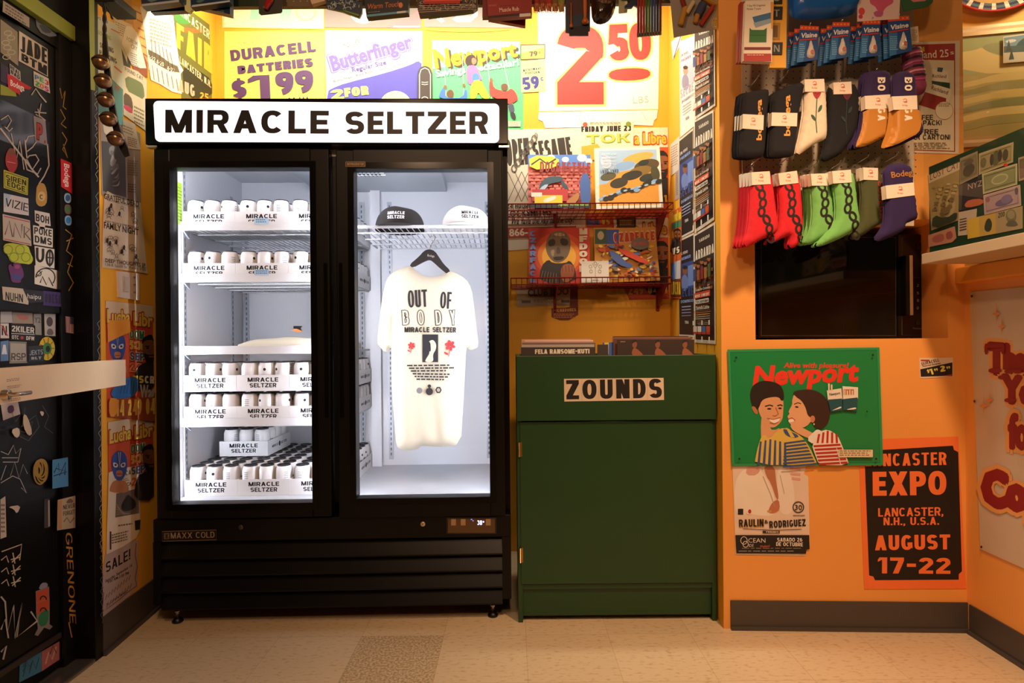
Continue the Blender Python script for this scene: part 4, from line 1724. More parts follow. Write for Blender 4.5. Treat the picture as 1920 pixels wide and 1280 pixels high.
pl = tilt_plane(zs2, YBACK - .15, 12)
s = Sheet(pl, [(991, 429), (1105, 427), (1106, 531), (991, 532)], 'c8382a', .005, 0)
for k, c in ((0, 'd8502c'), (1, 'e8802c'), (2, 'f0b03c')):
    s.ell(1048, 478 + k * 2, 48 - k * 8, 42 - k * 7, c)
s.spoly([(1010, 531), (1014, 500), (1028, 486), (1036, 494), (1060, 494), (1068, 488), (1078, 502), (1082, 531)], '2a2220', 1)
s.spoly([(1022, 470), (1026, 445), (1038, 434), (1052, 432), (1064, 438), (1070, 452), (1069, 470), (1062, 486), (1048, 494), (1034, 490)], '75604c', 2)
for pts, c in (([(1027, 452), (1040, 447), (1042, 460), (1029, 464)], '2a211c'), ([(1050, 446), (1066, 450), (1064, 462), (1051, 460)], '2a211c'), ([(1034, 440), (1050, 436), (1062, 442), (1048, 444)], 'b29a7c'), ([(1044, 464), (1049, 464), (1052, 476), (1042, 477)], '4f3f33'), ([(1032, 470), (1040, 468), (1038, 482), (1034, 480)], 'a58c70'), ([(1036, 482), (1058, 481), (1056, 487), (1040, 489)], '2c221e')):
    s.spoly(pts, c, 1)
for i in range(5):
    s.line([(1032 + i * 7, 437 + abs(i - 2)), (1030 + i * 8, 446)], .9, '40332a')
s.spoly([(1050, 512), (1054, 498), (1066, 494), (1077, 500), (1076, 520), (1064, 531), (1054, 528)], 'a05a3c', 2)
for i in range(4):
    s.line([(1054 + i * 6, 498 + i % 2), (1055 + i * 6, 510)], 1.1, '5c2f20')
for i in range(6):
    s.line([(1012 + i * 6, 531), (1018 + i * 5, 508 + i)], .9, '8c8074')
for i, ch in enumerate('CZARFACE'):
    s.text(ch, 993.5, 444 + i * 12.4, 1005, 443.6 + i * 12.4, 9.8, '6f8fd0', t=.3, wd=1.2)
for i, ch in enumerate('MFDOOM'):
    s.text(ch, 1086, 441 + i * 14, 1101, 440.6 + i * 14, 11.5, 'd8ccb4', t=.3, wd=1.1)
s.done('record_cover', 'red record cover with grey armoured head, beside the small white card', 'record')

pl = tilt_plane(zs2, YBACK - .15, 12, .03)
s = Sheet(pl, [(1113, 428), (1228, 427), (1237, 526), (1116, 531)], 'c88a34', .005, 0)
rnd = random.Random(5)
s.rect(1115, 430, 1137, 458, '3c5a44')
s.ell(1126, 442, 6, 8, 'b8a88c')
s.rect(1137, 431, 1160, 458, '3a58a4')
s.text('CZARFACE', 1150, 456, 1228, 452, 20, 'd8bfa8', t=.2, wd=.75)
s.text('CZARFACE', 1151, 455, 1227, 451, 17, 'b0342c', t=.24, wd=.75)
CMX = ['c83a2c', 'e0b83a', '35539a', 'e9d9b8', '2a2622', '8a2a22', 'd86a34', '5f7fc4', 'f0d050', '77706a']
for i in range(150):
    x, y = rnd.uniform(1122, 1226), rnd.uniform(461, 522)
    a = rnd.uniform(0, 6.28)
    L, w_ = rnd.uniform(4, 10), rnd.uniform(1.6, 4)
    ca, sa = math.cos(a), math.sin(a)
    s.spoly([(x + ca * L, y + sa * L * .6), (x - sa * w_, y + ca * w_), (x - ca * L, y - sa * L * .6), (x + sa * w_, y - ca * w_)], CMX[i % 10], 1)
s.spoly([(1160, 466), (1215, 492), (1210, 500), (1158, 476)], 'd2442c', 1)
s.spoly([(1140, 470), (1156, 478), (1170, 492), (1186, 500), (1180, 506), (1160, 500), (1144, 486)], '4a5f9c', 1)
s.ell(1198, 460, 17, 11, '6f6a64')
s.text('NO SIGNAL', 1186, 463, 1211, 462, 6, 'c04a34', t=.3)
s.done('record_cover', 'busy comic coloured record cover at the lower wire shelf end near the posters', 'record')

pl = tilt_plane(zs2, YBACK - .19, 8)
s = Sheet(pl, [(1090, 490), (1141, 489), (1142, 529), (1090, 530)], 'ede7dc', .003, 0)
G_ = '8f8a84'
s.line([(1116, 524), (1116, 503), (1110, 494)], .9, G_)
s.line([(1116, 503), (1122, 494)], .9, G_)
for x, y in ((1107, 500), (1125, 500), (1108, 509), (1124, 509), (1116, 494)):
    s.ring(x, y, 3.2, 3.4, .8, G_, 12)
s.line([(1110, 525), (1122, 525)], .9, G_)
s.done('card', 'small white card with thin line drawing in front of the lower record covers', 'card')

# ------------------------------------------------------------------ green record bin
GY = 2.275
gp = front(GY)
g0, g1 = gp.hit(968, 700), gp.hit(1342, 700)
gx0, gx1 = g0.x, .786
gzt = gp.hit(1150, 666).z
GRN = M('1f4423', .42, 0, 0, .06, 5)
bin_ = root('record_bin', ((gx0 + gx1) / 2, GY, 0), 'dark green painted wooden record bin cabinet with door, beside the cooler', 'cabinet')
zd1, zd0 = gp.hit(1150, 788).z, gp.hit(1150, 1093).z
zk = gp.hit(1150, 1103).z
th = .018
b = MB()
GD = .42
b.box(gx0, gx0 + th, GY, GY + GD, 0, gzt, GRN, .0015)
b.box(gx1 - th, gx1, GY, GY + GD, 0, gzt, GRN, .0015)
b.box(gx0 + th, gx1 - th, GY + GD - th, GY + GD, .05, gzt, GRN)
b.box(gx0 + th, gx1 - th, GY + .02, GY + GD - th, zd1 + .002, zd1 + .02, GRN)
b.box(gx0 + th, gx1 - th, GY + .004, GY + GD - th, zd0 - .022, zd0 - .004, GRN)
b.box(gx0 + th, gx1 - th, GY + .014, GY + .03, .02, zd0 - .022, GRN)
b.build('carcass', bin_)
b = MB()
b.box(gx0 + .001, gx1 - .001, GY - .016, GY - .0005, zd1 + .003, gzt, GRN, .0015)
fpnl = b.build('front_panel', bin_)
b = MB()
b.box(gx0 + .012, gx1 - .012, GY - .004, GY + .014, zd0, zd1 - .004, GRN, .0012)
dr = b.build('door', bin_)
for py in (842, 1040):
    p = gp.hit(977, py)
    b = MB()
    b.tube([(gx0 + .0095, GY - .006, p.z - .028), (gx0 + .0095, GY - .006, p.z + .028)], .0045, M('b08a4c', .3, .9), 10)
    b.box(gx0 + .008, gx0 + .02, GY - .0055, GY - .004, p.z - .028, p.z + .028, M('b08a4c', .3, .9))
    b.build('hinge', dr)
s = Sheet(front(GY - .016), [(1057.5, 710), (1244, 708), (1245, 749.5), (1058, 752.5)], 'dccab2', .0012, 0)
s.text('ZOUNDS', 1062, 748.5, 1241, 745.5, 36, '14110f', t=.235, wd=.86, gap=.16)
for x in (1091, 1122, 1153, 1184, 1214):
    s.line([(x, 709), (x, 751)], .5, 'b8a48a')
s.build('name_sign', bin_)


# records standing in the bin
def record(px0, px1, ytop, dy, face, label, draw=None, lean=4, group='records standing in the green bin'):
    pl = tilt_plane(zd1 + .025, GY + dy, lean)
    s = Sheet(pl, [(px0, ytop), (px1, ytop - .5), (px1, ytop + 60), (px0, ytop + 60)], face, .0042, 0)
    if draw:
        draw(s)
    z = zd1 + .021
    # cut to the bin floor: sleeves are 315 mm tall
    s.done('record', label, 'record', group)


def fela(s):
    s.text('FELA RANSOME-KUTI', 1003, 663.5, 1105, 662.5, 8.6, 'f0ead8', t=.26, wd=.95, gap=.08)


def busts(s):
    s.text('.......', 1163, 641, 1172, 641, 3, 'd8c8b8', t=.3)
    for x in (1189, 1232, 1283):
        s.spoly([(x - 4, 650), (x - 4, 642), (x, 638), (x + 5, 641), (x + 5, 649), (x + 1, 654)], '8a5236', 2)
        s.spoly([(x - 6, 668), (x - 3, 652), (x + 4, 653), (x + 14, 662), (x + 18, 668)], '9a5c3c', 2)
        s.spoly([(x - 5, 645), (x - 4, 638), (x + 3, 636), (x + 6, 641), (x, 641)], '1c1310', 1)


record(977, 1116, 651, .030, '37302c', 'record with white lettering at the front of the left stack in the green bin', fela)
for i, (x0, x1, y, c, l) in enumerate(((978, 1114, 646, 'b9b2aa', 'grey'), (979, 1116, 643, '6f665e', 'dark grey'), (979, 1112, 640.5, 'c98c86', 'pink'), (984, 1112, 638, 'e4d6c8', 'cream'), (978, 1108, 636, 'd9a8a0', 'pale pink'))):
    record(x0, x1, y, .05 + i * .017, c, f'{l} sleeve edge behind the white lettered record in the green bin')
record(1120, 1140, 646, .045, '3c3430', 'narrow dark sleeve between the two record stacks in the green bin')
record(1130, 1150, 642, .06, '3f66b8', 'blue and yellow sleeve edge between the two record stacks', lambda s: s.rect(1133, 642, 1141, 664, 'e8c84a'))
record(1157, 1301, 637, .028, '33241d', 'dark brown record with three figures at the front of the right stack', busts)
for i, (x0, x1, y, c, l) in enumerate(((1150, 1296, 634.5, '6a3a2c', 'red brown'), (1148, 1294, 632.5, '8a6a5c', 'tan'), (1149, 1290, 630.5, '4a2c24', 'dark maroon'))):
    record(x0, x1, y, .046 + i * .017, c, f'{l} sleeve edge behind the record with three figures')


# ------------------------------------------------------------------ posters on the narrow return wall
def side_sheet(pts, c, off, thick=.001):
    return Sheet(RW, pts, c, thick, off)


def arranda(x0, x1, ty0, ty1, by0, by1, label, off, wv=0):
    """tall black band poster: title, row of men in suits, red strip, small flags"""
    s = side_sheet([(x0, ty0), (x1, ty1), (x1 + 1, by1), (x0 + 2, by0)], 'e9e1d6', off)

    def q(u, v):
        return (x0 + (x1 - x0) * u + 1.5 * v, (ty0 + (ty1 - ty0) * u) * (1 - v) + (by0 + (by1 - by0) * u) * v)

    def quad(u0, v0, u1, v1, c):
        s.poly([q(u0, v0), q(u1, v0), q(u1, v1), q(u0, v1)], c)
    quad(.05, .02, .95, .97, '2a1f1b')
    quad(.05, .30, .95, .50, '5a3a26')
    H = by0 - ty0

    def tx(w, u0, u1, v, h, c, **k):
        a, e = q(u0, v), q(u1, v)
        s.text(w, a[0], a[1], e[0], e[1], h * H, c, up=(0, -1), **k)
    tx('SABADO', .25, .75, .10, .03, 'd8cdbf', t=.25)
    tx('ARRANDA', .08, .94, .245, .085, 'f0e6d4', t=.16, wd=.6)
    cl = ['34467a', '9c5a2c', '86283c', 'a8702e', '4a5f3c']
    rx = random.Random(len(label))
    for i in range(70):
        u, v = rx.uniform(.07, .9), rx.uniform(.27, .52)
        quad(u, v, min(.94, u + rx.uniform(.04, .16)), v + rx.uniform(.008, .03), rx.choice(('6a2c20', '8a4a26', 'a86a34', '3a2a26', '7a2430', '4a3a5a', 'c08a4a', '5a4a2c')))
    for i in range(14):
        v = .66 + i * .0135
        a, e = q(rx.uniform(.08, .3), v), q(rx.uniform(.6, .92), v)
        s.line([a, e], .8, rx.choice(('8a7a68', 'a86a3c', 'b8a894', '6a5a4c')))
    for i in range(5):
        u = .15 + i * .175
        w = .085
        v = .24 + (i % 2) * .02
        a = q(u, v + .05)
        quad(u - w * .8, v + .09, u + w * .8, .44, cl[i])
        s.ell(a[0], a[1], 3.2, .022 * H, 'a8693c')
        s.ell(a[0], a[1] - .018 * H, 3.3, .012 * H, '241712')
    tx('Sones de Colombia', .2, .9, .535, .022, 'e6dccb')
    quad(.14, .55, .9, .60, 'd0432e')
    tx('MUSIC CONCERT', .18, .86, .592, .026, 'f6e4cc', t=.25)
    quad(.2, .615, .84, .65, 'e9e2d8')
    tx('TOCADISIMA', .22, .82, .645, .024, '2a2220', t=.25)
    tx('Yarmila Latina', .22, .86, .70, .032, 'f0e8da', bold=.01)
    for i in range(4):
        a, e = q(.12, .73 + i * .018), q(.9, .73 + i * .018)
        s.line([a, e], 1.1, ['c8783a', 'd9a05c', 'b8aa98', 'cfc3b0'][i])
    for i, c in enumerate(('d8d2c8', 'e8e2d8', '3f6fb0', 'c8562c')):
        u = .1 + i * .21
        quad(u, .85, u + .18, .92, c)
        quad(u, .90, u + .18, .92, 'b8342c')
    for i, u in enumerate((.08, .5, .85)):
        quad(u, .80 + .0 * i, u + .06, .84, 'f0ece4')
        quad(u, .94, u + .06, .99, 'f0ece4')
    s.done('band_poster', label, 'poster', 'tall band posters on the side wall')


def blues(x0, x1, ty0, ty1, by0, by1, label, off, pale=False):  # pale: the same print with bright light's wash-out put into its colours
    s = side_sheet([(x0, ty0), (x1, ty1), (x1 + 1, by1), (x0 + 1, by0)], 'dcd4ca' if not pale else 'f0eae2', off)

    def q(u, v):
        return (x0 + (x1 - x0) * u + v, (ty0 + (ty1 - ty0) * u) * (1 - v) + (by0 + (by1 - by0) * u) * v)

    def quad(u0, v0, u1, v1, c):
        s.poly([q(u0, v0), q(u1, v0), q(u1, v1), q(u0, v1)], c)
    H = by0 - ty0
    quad(.03, .02, .97, .98, '1b1719' if not pale else 'efe9e0')
    quad(.03, .26, .97, .52, '2c4a9c' if not pale else 'd5cdd2')
    quad(.6, .30, .97, .50, '6f90d8' if not pale else 'c4bccb')
    a = q(.42, .34)
    s.ell(a[0], a[1], 4.6, .045 * H, '8a5a44' if not pale else 'c09078')
    a = q(.40, .46)
    s.ell(a[0], a[1], 6.5, .085 * H, '6f86c8' if not pale else '8d86a0')
    a = q(.42, .305)
    s.ell(a[0], a[1], 4.7, .02 * H, '2a1c18')

    def tx(w, u0, u1, v, h, c, **k):
        a, e = q(u0, v), q(u1, v)
        s.text(w, a[0], a[1], e[0], e[1], h * H, c, up=(0, -1), **k)
    tx('EN VIVO', .1, .6, .17, .03, 'd8d2da' if not pale else '8a7f88', t=.22)
    tx('PREMIER', .1, .8, .225, .03, '7fa0e8' if not pale else '9a8fae', t=.25)
    tx('SECRE', .05, .95, .60, .09, '35509c' if not pale else 'b0a6b8', t=.17, wd=.6)
    tx('DOMINGO', .15, .95, .66, .03, '8fa8e0' if not pale else '9f95a0', t=.22)
    for i in range(4):
        a, e = q(.2, .70 + i * .03), q(.8, .70 + i * .03)
        s.line([a, e], 2 - .3 * i, '9fb2e4' if not pale else 'b8b0b4')
    tx('TRA', .4, .65, .87, .03, 'e8e4e4' if not pale else '9a9096', t=.22)
    s.done('singer_poster', label, 'poster', 'narrow singer posters on the side wall')


arranda(1303, 1343, 52, 40, 225, 198, 'washed-out tall black band poster topmost on the side wall', .0054)
arranda(1303, 1340, 226, 206, 437, 412, 'tall black band poster in the middle of the side wall stack', .0038)
arranda(1302, 1342, 440, 416, 642, 645, 'tall black band poster lowest on the side wall', .0022)
blues(1275, 1302, 78, 66, 258, 236, 'bleached white singer poster high on the side wall', .0014, True)
blues(1274, 1301, 262, 240, 448, 434, 'blue and black singer poster in the middle of the side wall', .0018)
blues(1273, 1302, 450, 436, 630, 632, 'blue and black singer poster lowest on the side wall', .0012)
s = side_sheet([(1259, 78), (1279, 64), (1276, 84), (1262, 112)], 'f3eee6', .0008)
s.line([(1277, 68), (1264, 108)], 1.6, '5a4a3c')
s.done('paper_scrap', 'small white paper scrap at the top of the side wall', 'paper')
s = side_sheet([(1257, 272), (1275, 254), (1273, 318), (1259, 330)], 'ded3c6', .0008)
s.greek(1259, 276, 1272, 316, 9, '9a8a7c', slope=-.6, seed=4)
s.done('paper_notice', 'pale paper notice beside the blue singer poster on the side wall', 'paper')
s = side_sheet([(1267, 322), (1274, 314), (1273, 372), (1266, 376)], 'b0a49a', .0006)
s.greek(1268, 325, 1272, 368, 12, '6f655e', slope=-.5, seed=7)
s.done('torn_flyer', 'grey torn flyer strip half behind the blue singer poster', 'flyer')
s = side_sheet([(1261, 398), (1280, 386), (1279, 560), (1260, 558)], 'd86c30', .0042)
s.text('Lucha', 1262, 417, 1279, 409, 18, 'f3d83a', up=(0, -1), bold=.05)
s.poly([(1262, 420), (1279, 412), (1279, 424), (1262, 430)], '3c8a6a')
s.poly([(1262, 434), (1270, 431), (1270, 444), (1262, 447)], 'f0c83c')
s.poly([(1262, 450), (1270, 447), (1270, 462), (1262, 464)], '35539a')
man_face(s, 1273, 440, 10, xm=1279)
s.text('VS', 1263, 478, 1277, 473, 12, 'f6e9d0', up=(0, -1), t=.3)
s.poly([(1261, 494), (1268, 491), (1268, 524), (1261, 524)], '3f6fc0')
s.poly([(1268, 491), (1279, 487), (1279, 522), (1268, 523)], 'cfd6e2')
s.poly([(1261, 526), (1279, 524), (1279, 555), (1261, 555)], '6a3420')
s.text('LUCHA', 1262, 552, 1279, 552, 24, 'f3d03a', up=(0, -1), t=.17, wd=.6)
s.done('wrestling_poster', 'narrow bright wrestling poster on the side wall near the shelf ends', 'poster')
# ------------------------------------------------------------------ signs on the orange column
def cw(pts, c, thick=.0012, off=.0006):
    return Sheet(CW, pts, c, thick, off)


GS = '1c8a4e'
s = cw([(1363, 655), (1646, 651), (1653, 871), (1371, 872)], '23985a', .004, .006)
NG = M(GS, .3, 0, 0, .05, 6)
s.poly([(1368, 660), (1641, 656), (1647, 866), (1376, 867)], NG)
for pts in ([(1368, 660), (1641, 656), (1647, 866), (1376, 867)],):
    s.line(pts, 1.6, '157041', True)
s.text('Alive with pleasure!', 1467, 689, 1587, 689, 9.5, 'e8402a', bold=.035, shear=.2)
# heavy slanted name
s.text('Newport', 1411, 721, 1604, 713, 34, 'e83c26', bold=.058, shear=.18, h1=35)
SKA, SKB, HR, HR2 = 'dba47a', 'e2ad86', '241814', '3a241c'
# man: hair, ear, face, neck
s.spoly([(1429, 770), (1440, 800), (1456, 815), (1440, 822), (1425, 825), (1424, 790)], SKA, 1)
s.spoly([(1424, 812), (1432, 800), (1448, 806), (1462, 800), (1462, 818), (1440, 832), (1426, 826)], SKA, 1)
s.spoly([(1420, 745), (1430, 732), (1448, 728), (1464, 738), (1467, 755), (1466, 772), (1465, 785), (1456, 797), (1445, 802), (1433, 795), (1424, 780), (1419, 765)], SKA, 2)
s.spoly([(1404, 735), (1409, 722), (1424, 713), (1444, 714), (1460, 720), (1467, 732), (1468, 748), (1463, 752), (1458, 743), (1440, 744), (1426, 749), (1421, 764), (1416, 768), (1409, 762), (1405, 750)], HR, 2)
s.spoly([(1406, 762), (1412, 760), (1418, 768), (1419, 776), (1413, 775)], 'b87650', 2)
s.line([(1432, 761), (1441, 758.5), (1447, 760.5)], 2.2, HR)
s.line([(1455, 760), (1461, 758), (1465, 760)], 2.2, HR)
s.ell(1440, 765.5, 4, 1.6, '2a1a14', n=12)
s.ell(1460, 764.5, 3.4, 1.5, '2a1a14', n=12)
s.line([(1452, 763), (1457, 775), (1451, 779), (1446, 778)], 1.3, 'a0623f')
s.spoly([(1438, 784), (1448, 786), (1458, 782), (1461, 784), (1454, 792), (1445, 792)], 'f3ece0', 1)
s.line([(1436, 783), (1447, 785.5), (1461, 782)], 1.2, '9c4a3c')
s.line([(1441, 791), (1449, 793.5), (1457, 790)], 1.4, 'b0624c')
# woman: hair, face in profile facing the man
s.spoly([(1487, 775), (1492, 795), (1512, 806), (1524, 812), (1522, 824), (1500, 815), (1484, 806), (1478, 796)], SKB, 1)
s.spoly([(1486, 738), (1494, 733), (1508, 742), (1520, 760), (1521, 785), (1508, 800), (1494, 800), (1480, 795), (1475, 789), (1476, 784), (1473, 780), (1478, 774), (1475, 771), (1483, 757), (1482, 750)], SKB, 1)
s.spoly([(1482, 734), (1498, 730), (1518, 729), (1537, 736), (1549, 750), (1554, 770), (1551, 790), (1542, 801), (1530, 804), (1521, 796), (1518, 782), (1511, 778), (1508, 764), (1500, 750), (1490, 744)], HR2, 2)
s.spoly([(1516, 780), (1522, 777), (1526, 784), (1522, 792), (1517, 790)], 'c98660', 2)
s.line([(1486, 757), (1493, 754), (1499, 756)], 1.5, HR)
s.ell(1491, 762, 3.4, 1.5, '2a1a14', 10, 10)
s.spoly([(1475, 786), (1484, 784), (1487, 788), (1480, 791), (1476, 790)], 'f3ece0', 1)
s.line([(1474, 785), (1482, 782), (1488, 787)], 1.3, 'b04a3c')
s.ell(1523, 794, 1.4, 1.8, 'e8d8b0', n=8)
# striped shirts
SB, SY = '3a568f', 'dcc05a'
s.spoly([(1424, 818), (1430, 812), (1440, 822), (1454, 806), (1466, 800), (1480, 806), (1498, 815), (1512, 832), (1522, 852), (1530, 870), (1412, 870), (1416, 845)], SY, 1)
for i in range(6):
    x = 1418 + i * 9
    s.poly([(x + 4, 822 + abs(i - 2) * 2), (x + 7.5, 822 + abs(i - 2) * 2), (x + 4 + i * 1.0, 870), (x - 1 + i * 1.0, 870)], SB)
s.spoly([(1464, 802), (1474, 805), (1497, 816), (1486, 820), (1470, 815)], SB, 1)
s.poly([(1470, 800), (1477, 803), (1487, 818), (1480, 819)], SY)
for i in range(8):
    y = 824 + i * 6.2
    s.poly([(1468 - i * .5, y + 4), (1504 + i * 2.9, y - 1), (1507 + i * 2.9, y + 2), (1468 - i * .5, y + 7.2)], SB)
s.spoly([(1508, 822), (1524, 806), (1530, 803), (1538, 808), (1530, 820), (1522, 832)], 'eee9e0', 1)
s.spoly([(1518, 832), (1532, 808), (1548, 803), (1566, 814), (1574, 832), (1582, 852), (1588, 870), (1532, 870), (1524, 850)], 'efe6da', 1)
SR = 'b92f2c'
for i in range(5):
    x = 1526 + i * 8
    s.poly([(x + 4, 806 + abs(i - 2) * 3), (x + 8, 806 + abs(i - 2) * 3), (x + 5 + i, 829), (x + 1 + i, 829)], SR)
for i in range(6):
    y = 833 + i * 6.6
    s.poly([(1521 + i * 2.0, y), (1571 + i * 2.6, y - 3), (1572 + i * 2.6, y + .8), (1522 + i * 2.0, y + 3.6)], SR)
s.line([(1564, 838), (1572, 870)], 1.2, 'efe6da')
# two opened packs
s.poly([(1546, 731), (1573, 727), (1575, 748), (1548, 750)], 'ece6da')
s.poly([(1575, 723), (1604, 725), (1604, 746), (1576, 748)], 'ece6da')
s.poly([(1548, 748), (1574, 746), (1575, 768), (1553, 771)], '1f5560')
s.poly([(1576, 747), (1603, 744), (1602, 770), (1576, 767)], '1f5560')
s.text('Newport', 1551, 741, 1571, 738, 5, '2a2a2a', bold=.02)
s.rect(1577, 729, 1596, 739, 'b86a3c')
for i in range(4):
    s.rect(1578 + i * 4.6, 730 + i % 2, 1580.5 + i * 4.6, 739, 'e8dcc8')
s.rect(1548, 718, 1551, 731, 'e8dcc8')
s.rect(1553, 720, 1556, 730, 'e8dcc8')
s.spoly([(1553, 769), (1562, 765), (1572, 760), (1573, 764)], 'f0ece4', 1)
s.spoly([(1580, 767), (1590, 764), (1600, 762), (1600, 766)], 'f0ece4', 1)
s.rect(1567, 841, 1631, 855, 'e4d8b8')
s.greek(1569, 842.5, 1629, 854, 3, '9a7a58', seed=3, fill=.5)
for x, y in ((1377, 670), (1631, 665), (1383, 858), (1637, 858)):
    s.ell(x, y, 2.1, 2.1, '10241a', n=12)
s.ell(1620, 770, 1.6, 1.6, '10241a', n=10)
s.done('tin_sign', 'green tin sign with red lettering and a smiling couple in striped shirts', 'sign')

s = cw([(1372, 850), (1516, 850), (1507, 888), (1515, 893), (1518, 1028), (1511, 1030), (1510, 1041), (1379, 1039)], 'e6d2c2', .001, .0012)
s.spoly([(1376, 905), (1392, 878), (1420, 872), (1440, 900), (1452, 930), (1456, 960), (1440, 968), (1400, 962), (1378, 965)], 'efe6da', 2)
s.spoly([(1456, 872), (1478, 880), (1488, 910), (1490, 945), (1480, 965), (1462, 962), (1458, 925)], 'ece2d6', 2)
s.spoly([(1431, 872), (1452, 872), (1455, 905), (1460, 932), (1456, 938), (1445, 905), (1436, 892)], 'b87a5c', 1)
s.spoly([(1440, 955), (1448, 940), (1460, 935), (1462, 955), (1452, 962), (1441, 962)], 'c07a5e', 1)
s.rect(1438, 956, 1446, 960, 'caa24a')
s.spoly([(1400, 873), (1428, 873), (1420, 890), (1398, 890)], 'd9a69c', 1)
for i in range(3):
    s.line([(1480 + i * 2, 878 + i * 9), (1500, 880 + i * 9)], 4, 'e0a89c')
s.line([(1430, 892), (1444, 925), (1452, 950)], 1.2, 'b8a494')
s.line([(1462, 890), (1470, 925)], 1.2, 'c4b2a2')
s.rect(1383, 953, 1393, 964, '1c1815')
s.ell(1404, 958, 6, 6, 'f0e8dc')
s.ell(1405, 958, 3, 4, 'b83028')
s.ring(1496, 950, 11, 11, 2.2, '4a423c', 20)
s.text('30', 1489.5, 955, 1503, 955, 9.5, '2a2420')
s.text('ANIVERSARIO', 1486, 967, 1508, 967, 2.6, '4a423c', t=.2)
s.text('RAULIN', 1386, 988, 1432, 987, 14, 'c89a3c', t=.24, wd=.9)
s.text('RAULIN', 1385, 987, 1431, 986, 14, '1f1814', t=.22, wd=.9)
s.text('RODRIGUEZ', 1442, 989, 1510, 985, 13, '1f1814', t=.22, wd=.85)
s.text('&', 1433, 981, 1440, 980, 7, '1f1814')
s.line([(1392, 990), (1450, 993), (1502, 991)], 1.1, '3a2c24')
s.rect(1429, 994, 1461, 998.5, '2a221e')
s.text('& FRIENDS', 1431, 997.6, 1459, 997.6, 3, 'e6d2c2', t=.2)
s.poly([(1378, 1002), (1516, 1002), (1517, 1028), (1511, 1029), (1510, 1037), (1380, 1036)], '1d1715')
WT = 'ece4da'
s.ring(1394, 1012, 6.5, 7.5, 1, WT, 20)
s.ring(1397, 1019, 5.5, 6, 1, WT, 20)
s.text('CEAN', 1402, 1016, 1434, 1016, 8.5, WT, bold=-.008)
s.text('IDE', 1403, 1024, 1412, 1024, 5.5, WT, bold=-.008)
s.text('Weekend', 1424, 1025, 1442, 1024, 4, 'd2603c', bold=.01)
s.text('SABADO 26', 1456, 1014, 1503, 1014, 7, WT, t=.2)
s.text('DE OCTUBRE', 1454, 1022, 1504, 1023, 7, WT, t=.2)
s.greek(1390, 1026, 1506, 1028, 1, 'a89c92', seed=1)
s.greek(1384, 1031, 1508, 1034, 1, 'a89c92', seed=2)
s.done('concert_poster', 'pale torn concert poster half hidden below the green tin sign', 'poster')

OR = 'f57c3e'
s = cw([(1609, 824), (1796, 818), (1811, 1103), (1620, 1104)], OR, .001, .0008)
s.spoly([(1620, 845), (1786, 835), (1788, 843), (1796, 847), (1803, 1070), (1797, 1076), (1797, 1086), (1640, 1087), (1637, 1080), (1629, 1078)], '17120f', 0)
s.text('LANCASTER', 1622, 874, 1774, 871, 23, OR, t=.17, wd=.68, gap=.11, h1=24)
s.text('EXPO', 1636, 929, 1774, 927, 45, OR, t=.25, wd=.92, gap=.09)
s.text('LANCASTER,', 1646, 968, 1768, 966, 16, OR, t=.19, wd=.95, gap=.11)
s.text('N.H., U.S.A.', 1656, 984, 1760, 983, 14.5, OR, t=.2, wd=.95, gap=.13)
s.text('AUGUST', 1640, 1031, 1781, 1029, 28, OR, t=.24, wd=.92, gap=.12)
s.text('17-22', 1645, 1074, 1781, 1075, 30, OR, t=.24, wd=1.05, gap=.14)
s.done('expo_poster', 'black and orange expo poster overlapped by the green tin sign corner', 'poster')

s = cw([(1723, 671), (1786, 670), (1787, 706), (1725, 709)], 'e6d2b8', .001, .0006)
s.rect(1726, 674, 1742, 677, 'a83a2c')
s.text('DURACELL', 1728, 685, 1761, 677, 5.6, '2a2028', t=.2)
s.text('Assorted Batteries', 1729, 688, 1763, 682, 3.4, '2a2028', bold=.02)
s.poly([(1725, 692), (1785, 679), (1785, 704), (1726, 706)], '1f1a18')
s.text('1', 1744, 703, 1750, 701, 11, 'e8dc6a', t=.34, wd=1.4)
s.text('99', 1751, 696, 1758, 694.5, 5, 'e8dc6a', t=.28)
s.text('2', 1763, 697, 1772, 695.5, 11, 'e8dc6a', t=.3)
s.text('99', 1774, 692, 1781, 690.5, 5, 'e8dc6a', t=.28)
s.text('$', 1738, 699, 1742, 698, 6, 'e8dc6a', t=.26)
s.poly([(1766, 704), (1785, 701), (1785, 705)], 'a83a2c')
s.done('price_sticker', 'small black and cream battery price sticker above the expo poster', 'sticker')

s = cw([(1690, 80), (1799, 77), (1797, 289), (1688, 286)], 'e8d5ba', .0015, .0008)
s.spoly([(1694, 85), (1790, 82), (1790, 285), (1694, 282)], 'a8382c', 0)
s.spoly([(1697, 112), (1788, 114), (1788, 283), (1697, 280)], 'e6d6b8', 0)
s.text('N', 1725, 98, 1733, 97, 9, 'e8c83c', t=.24)
s.text('Richland 25', 1697, 112, 1778, 107, 14, 'f0e2cc', bold=.012)
s.text('s', 1781, 103, 1788, 102, 8, 'f0e2cc', bold=.012)
s.poly([(1745, 130), (1776, 134), (1780, 168), (1747, 168)], 'efe4cc')
s.poly([(1746, 152), (1780, 156), (1780, 168), (1747, 164)], '2c4a38')
s.text('Richland', 1747, 146, 1773, 147, 6.5, '7a4a30')
s.poly([(1748, 158), (1783, 168), (1775, 210), (1723, 196)], 'efe4cc')
s.poly([(1733, 173), (1773, 185), (1770, 212), (1722, 197)], '9c2f28')
s.text('Richland', 1744, 168, 1775, 178, 7.5, '7a4a30')
s.poly([(1757, 127), (1767, 128), (1765, 136), (1756, 135)], '4a5a6a')
s.ell(1769, 208, 17, 17, 'b89a64')
s.ell(1769, 208, 16, 16, 'efe0c4')
s.greek(1758, 195, 1781, 202, 2, '8a7050', seed=3)
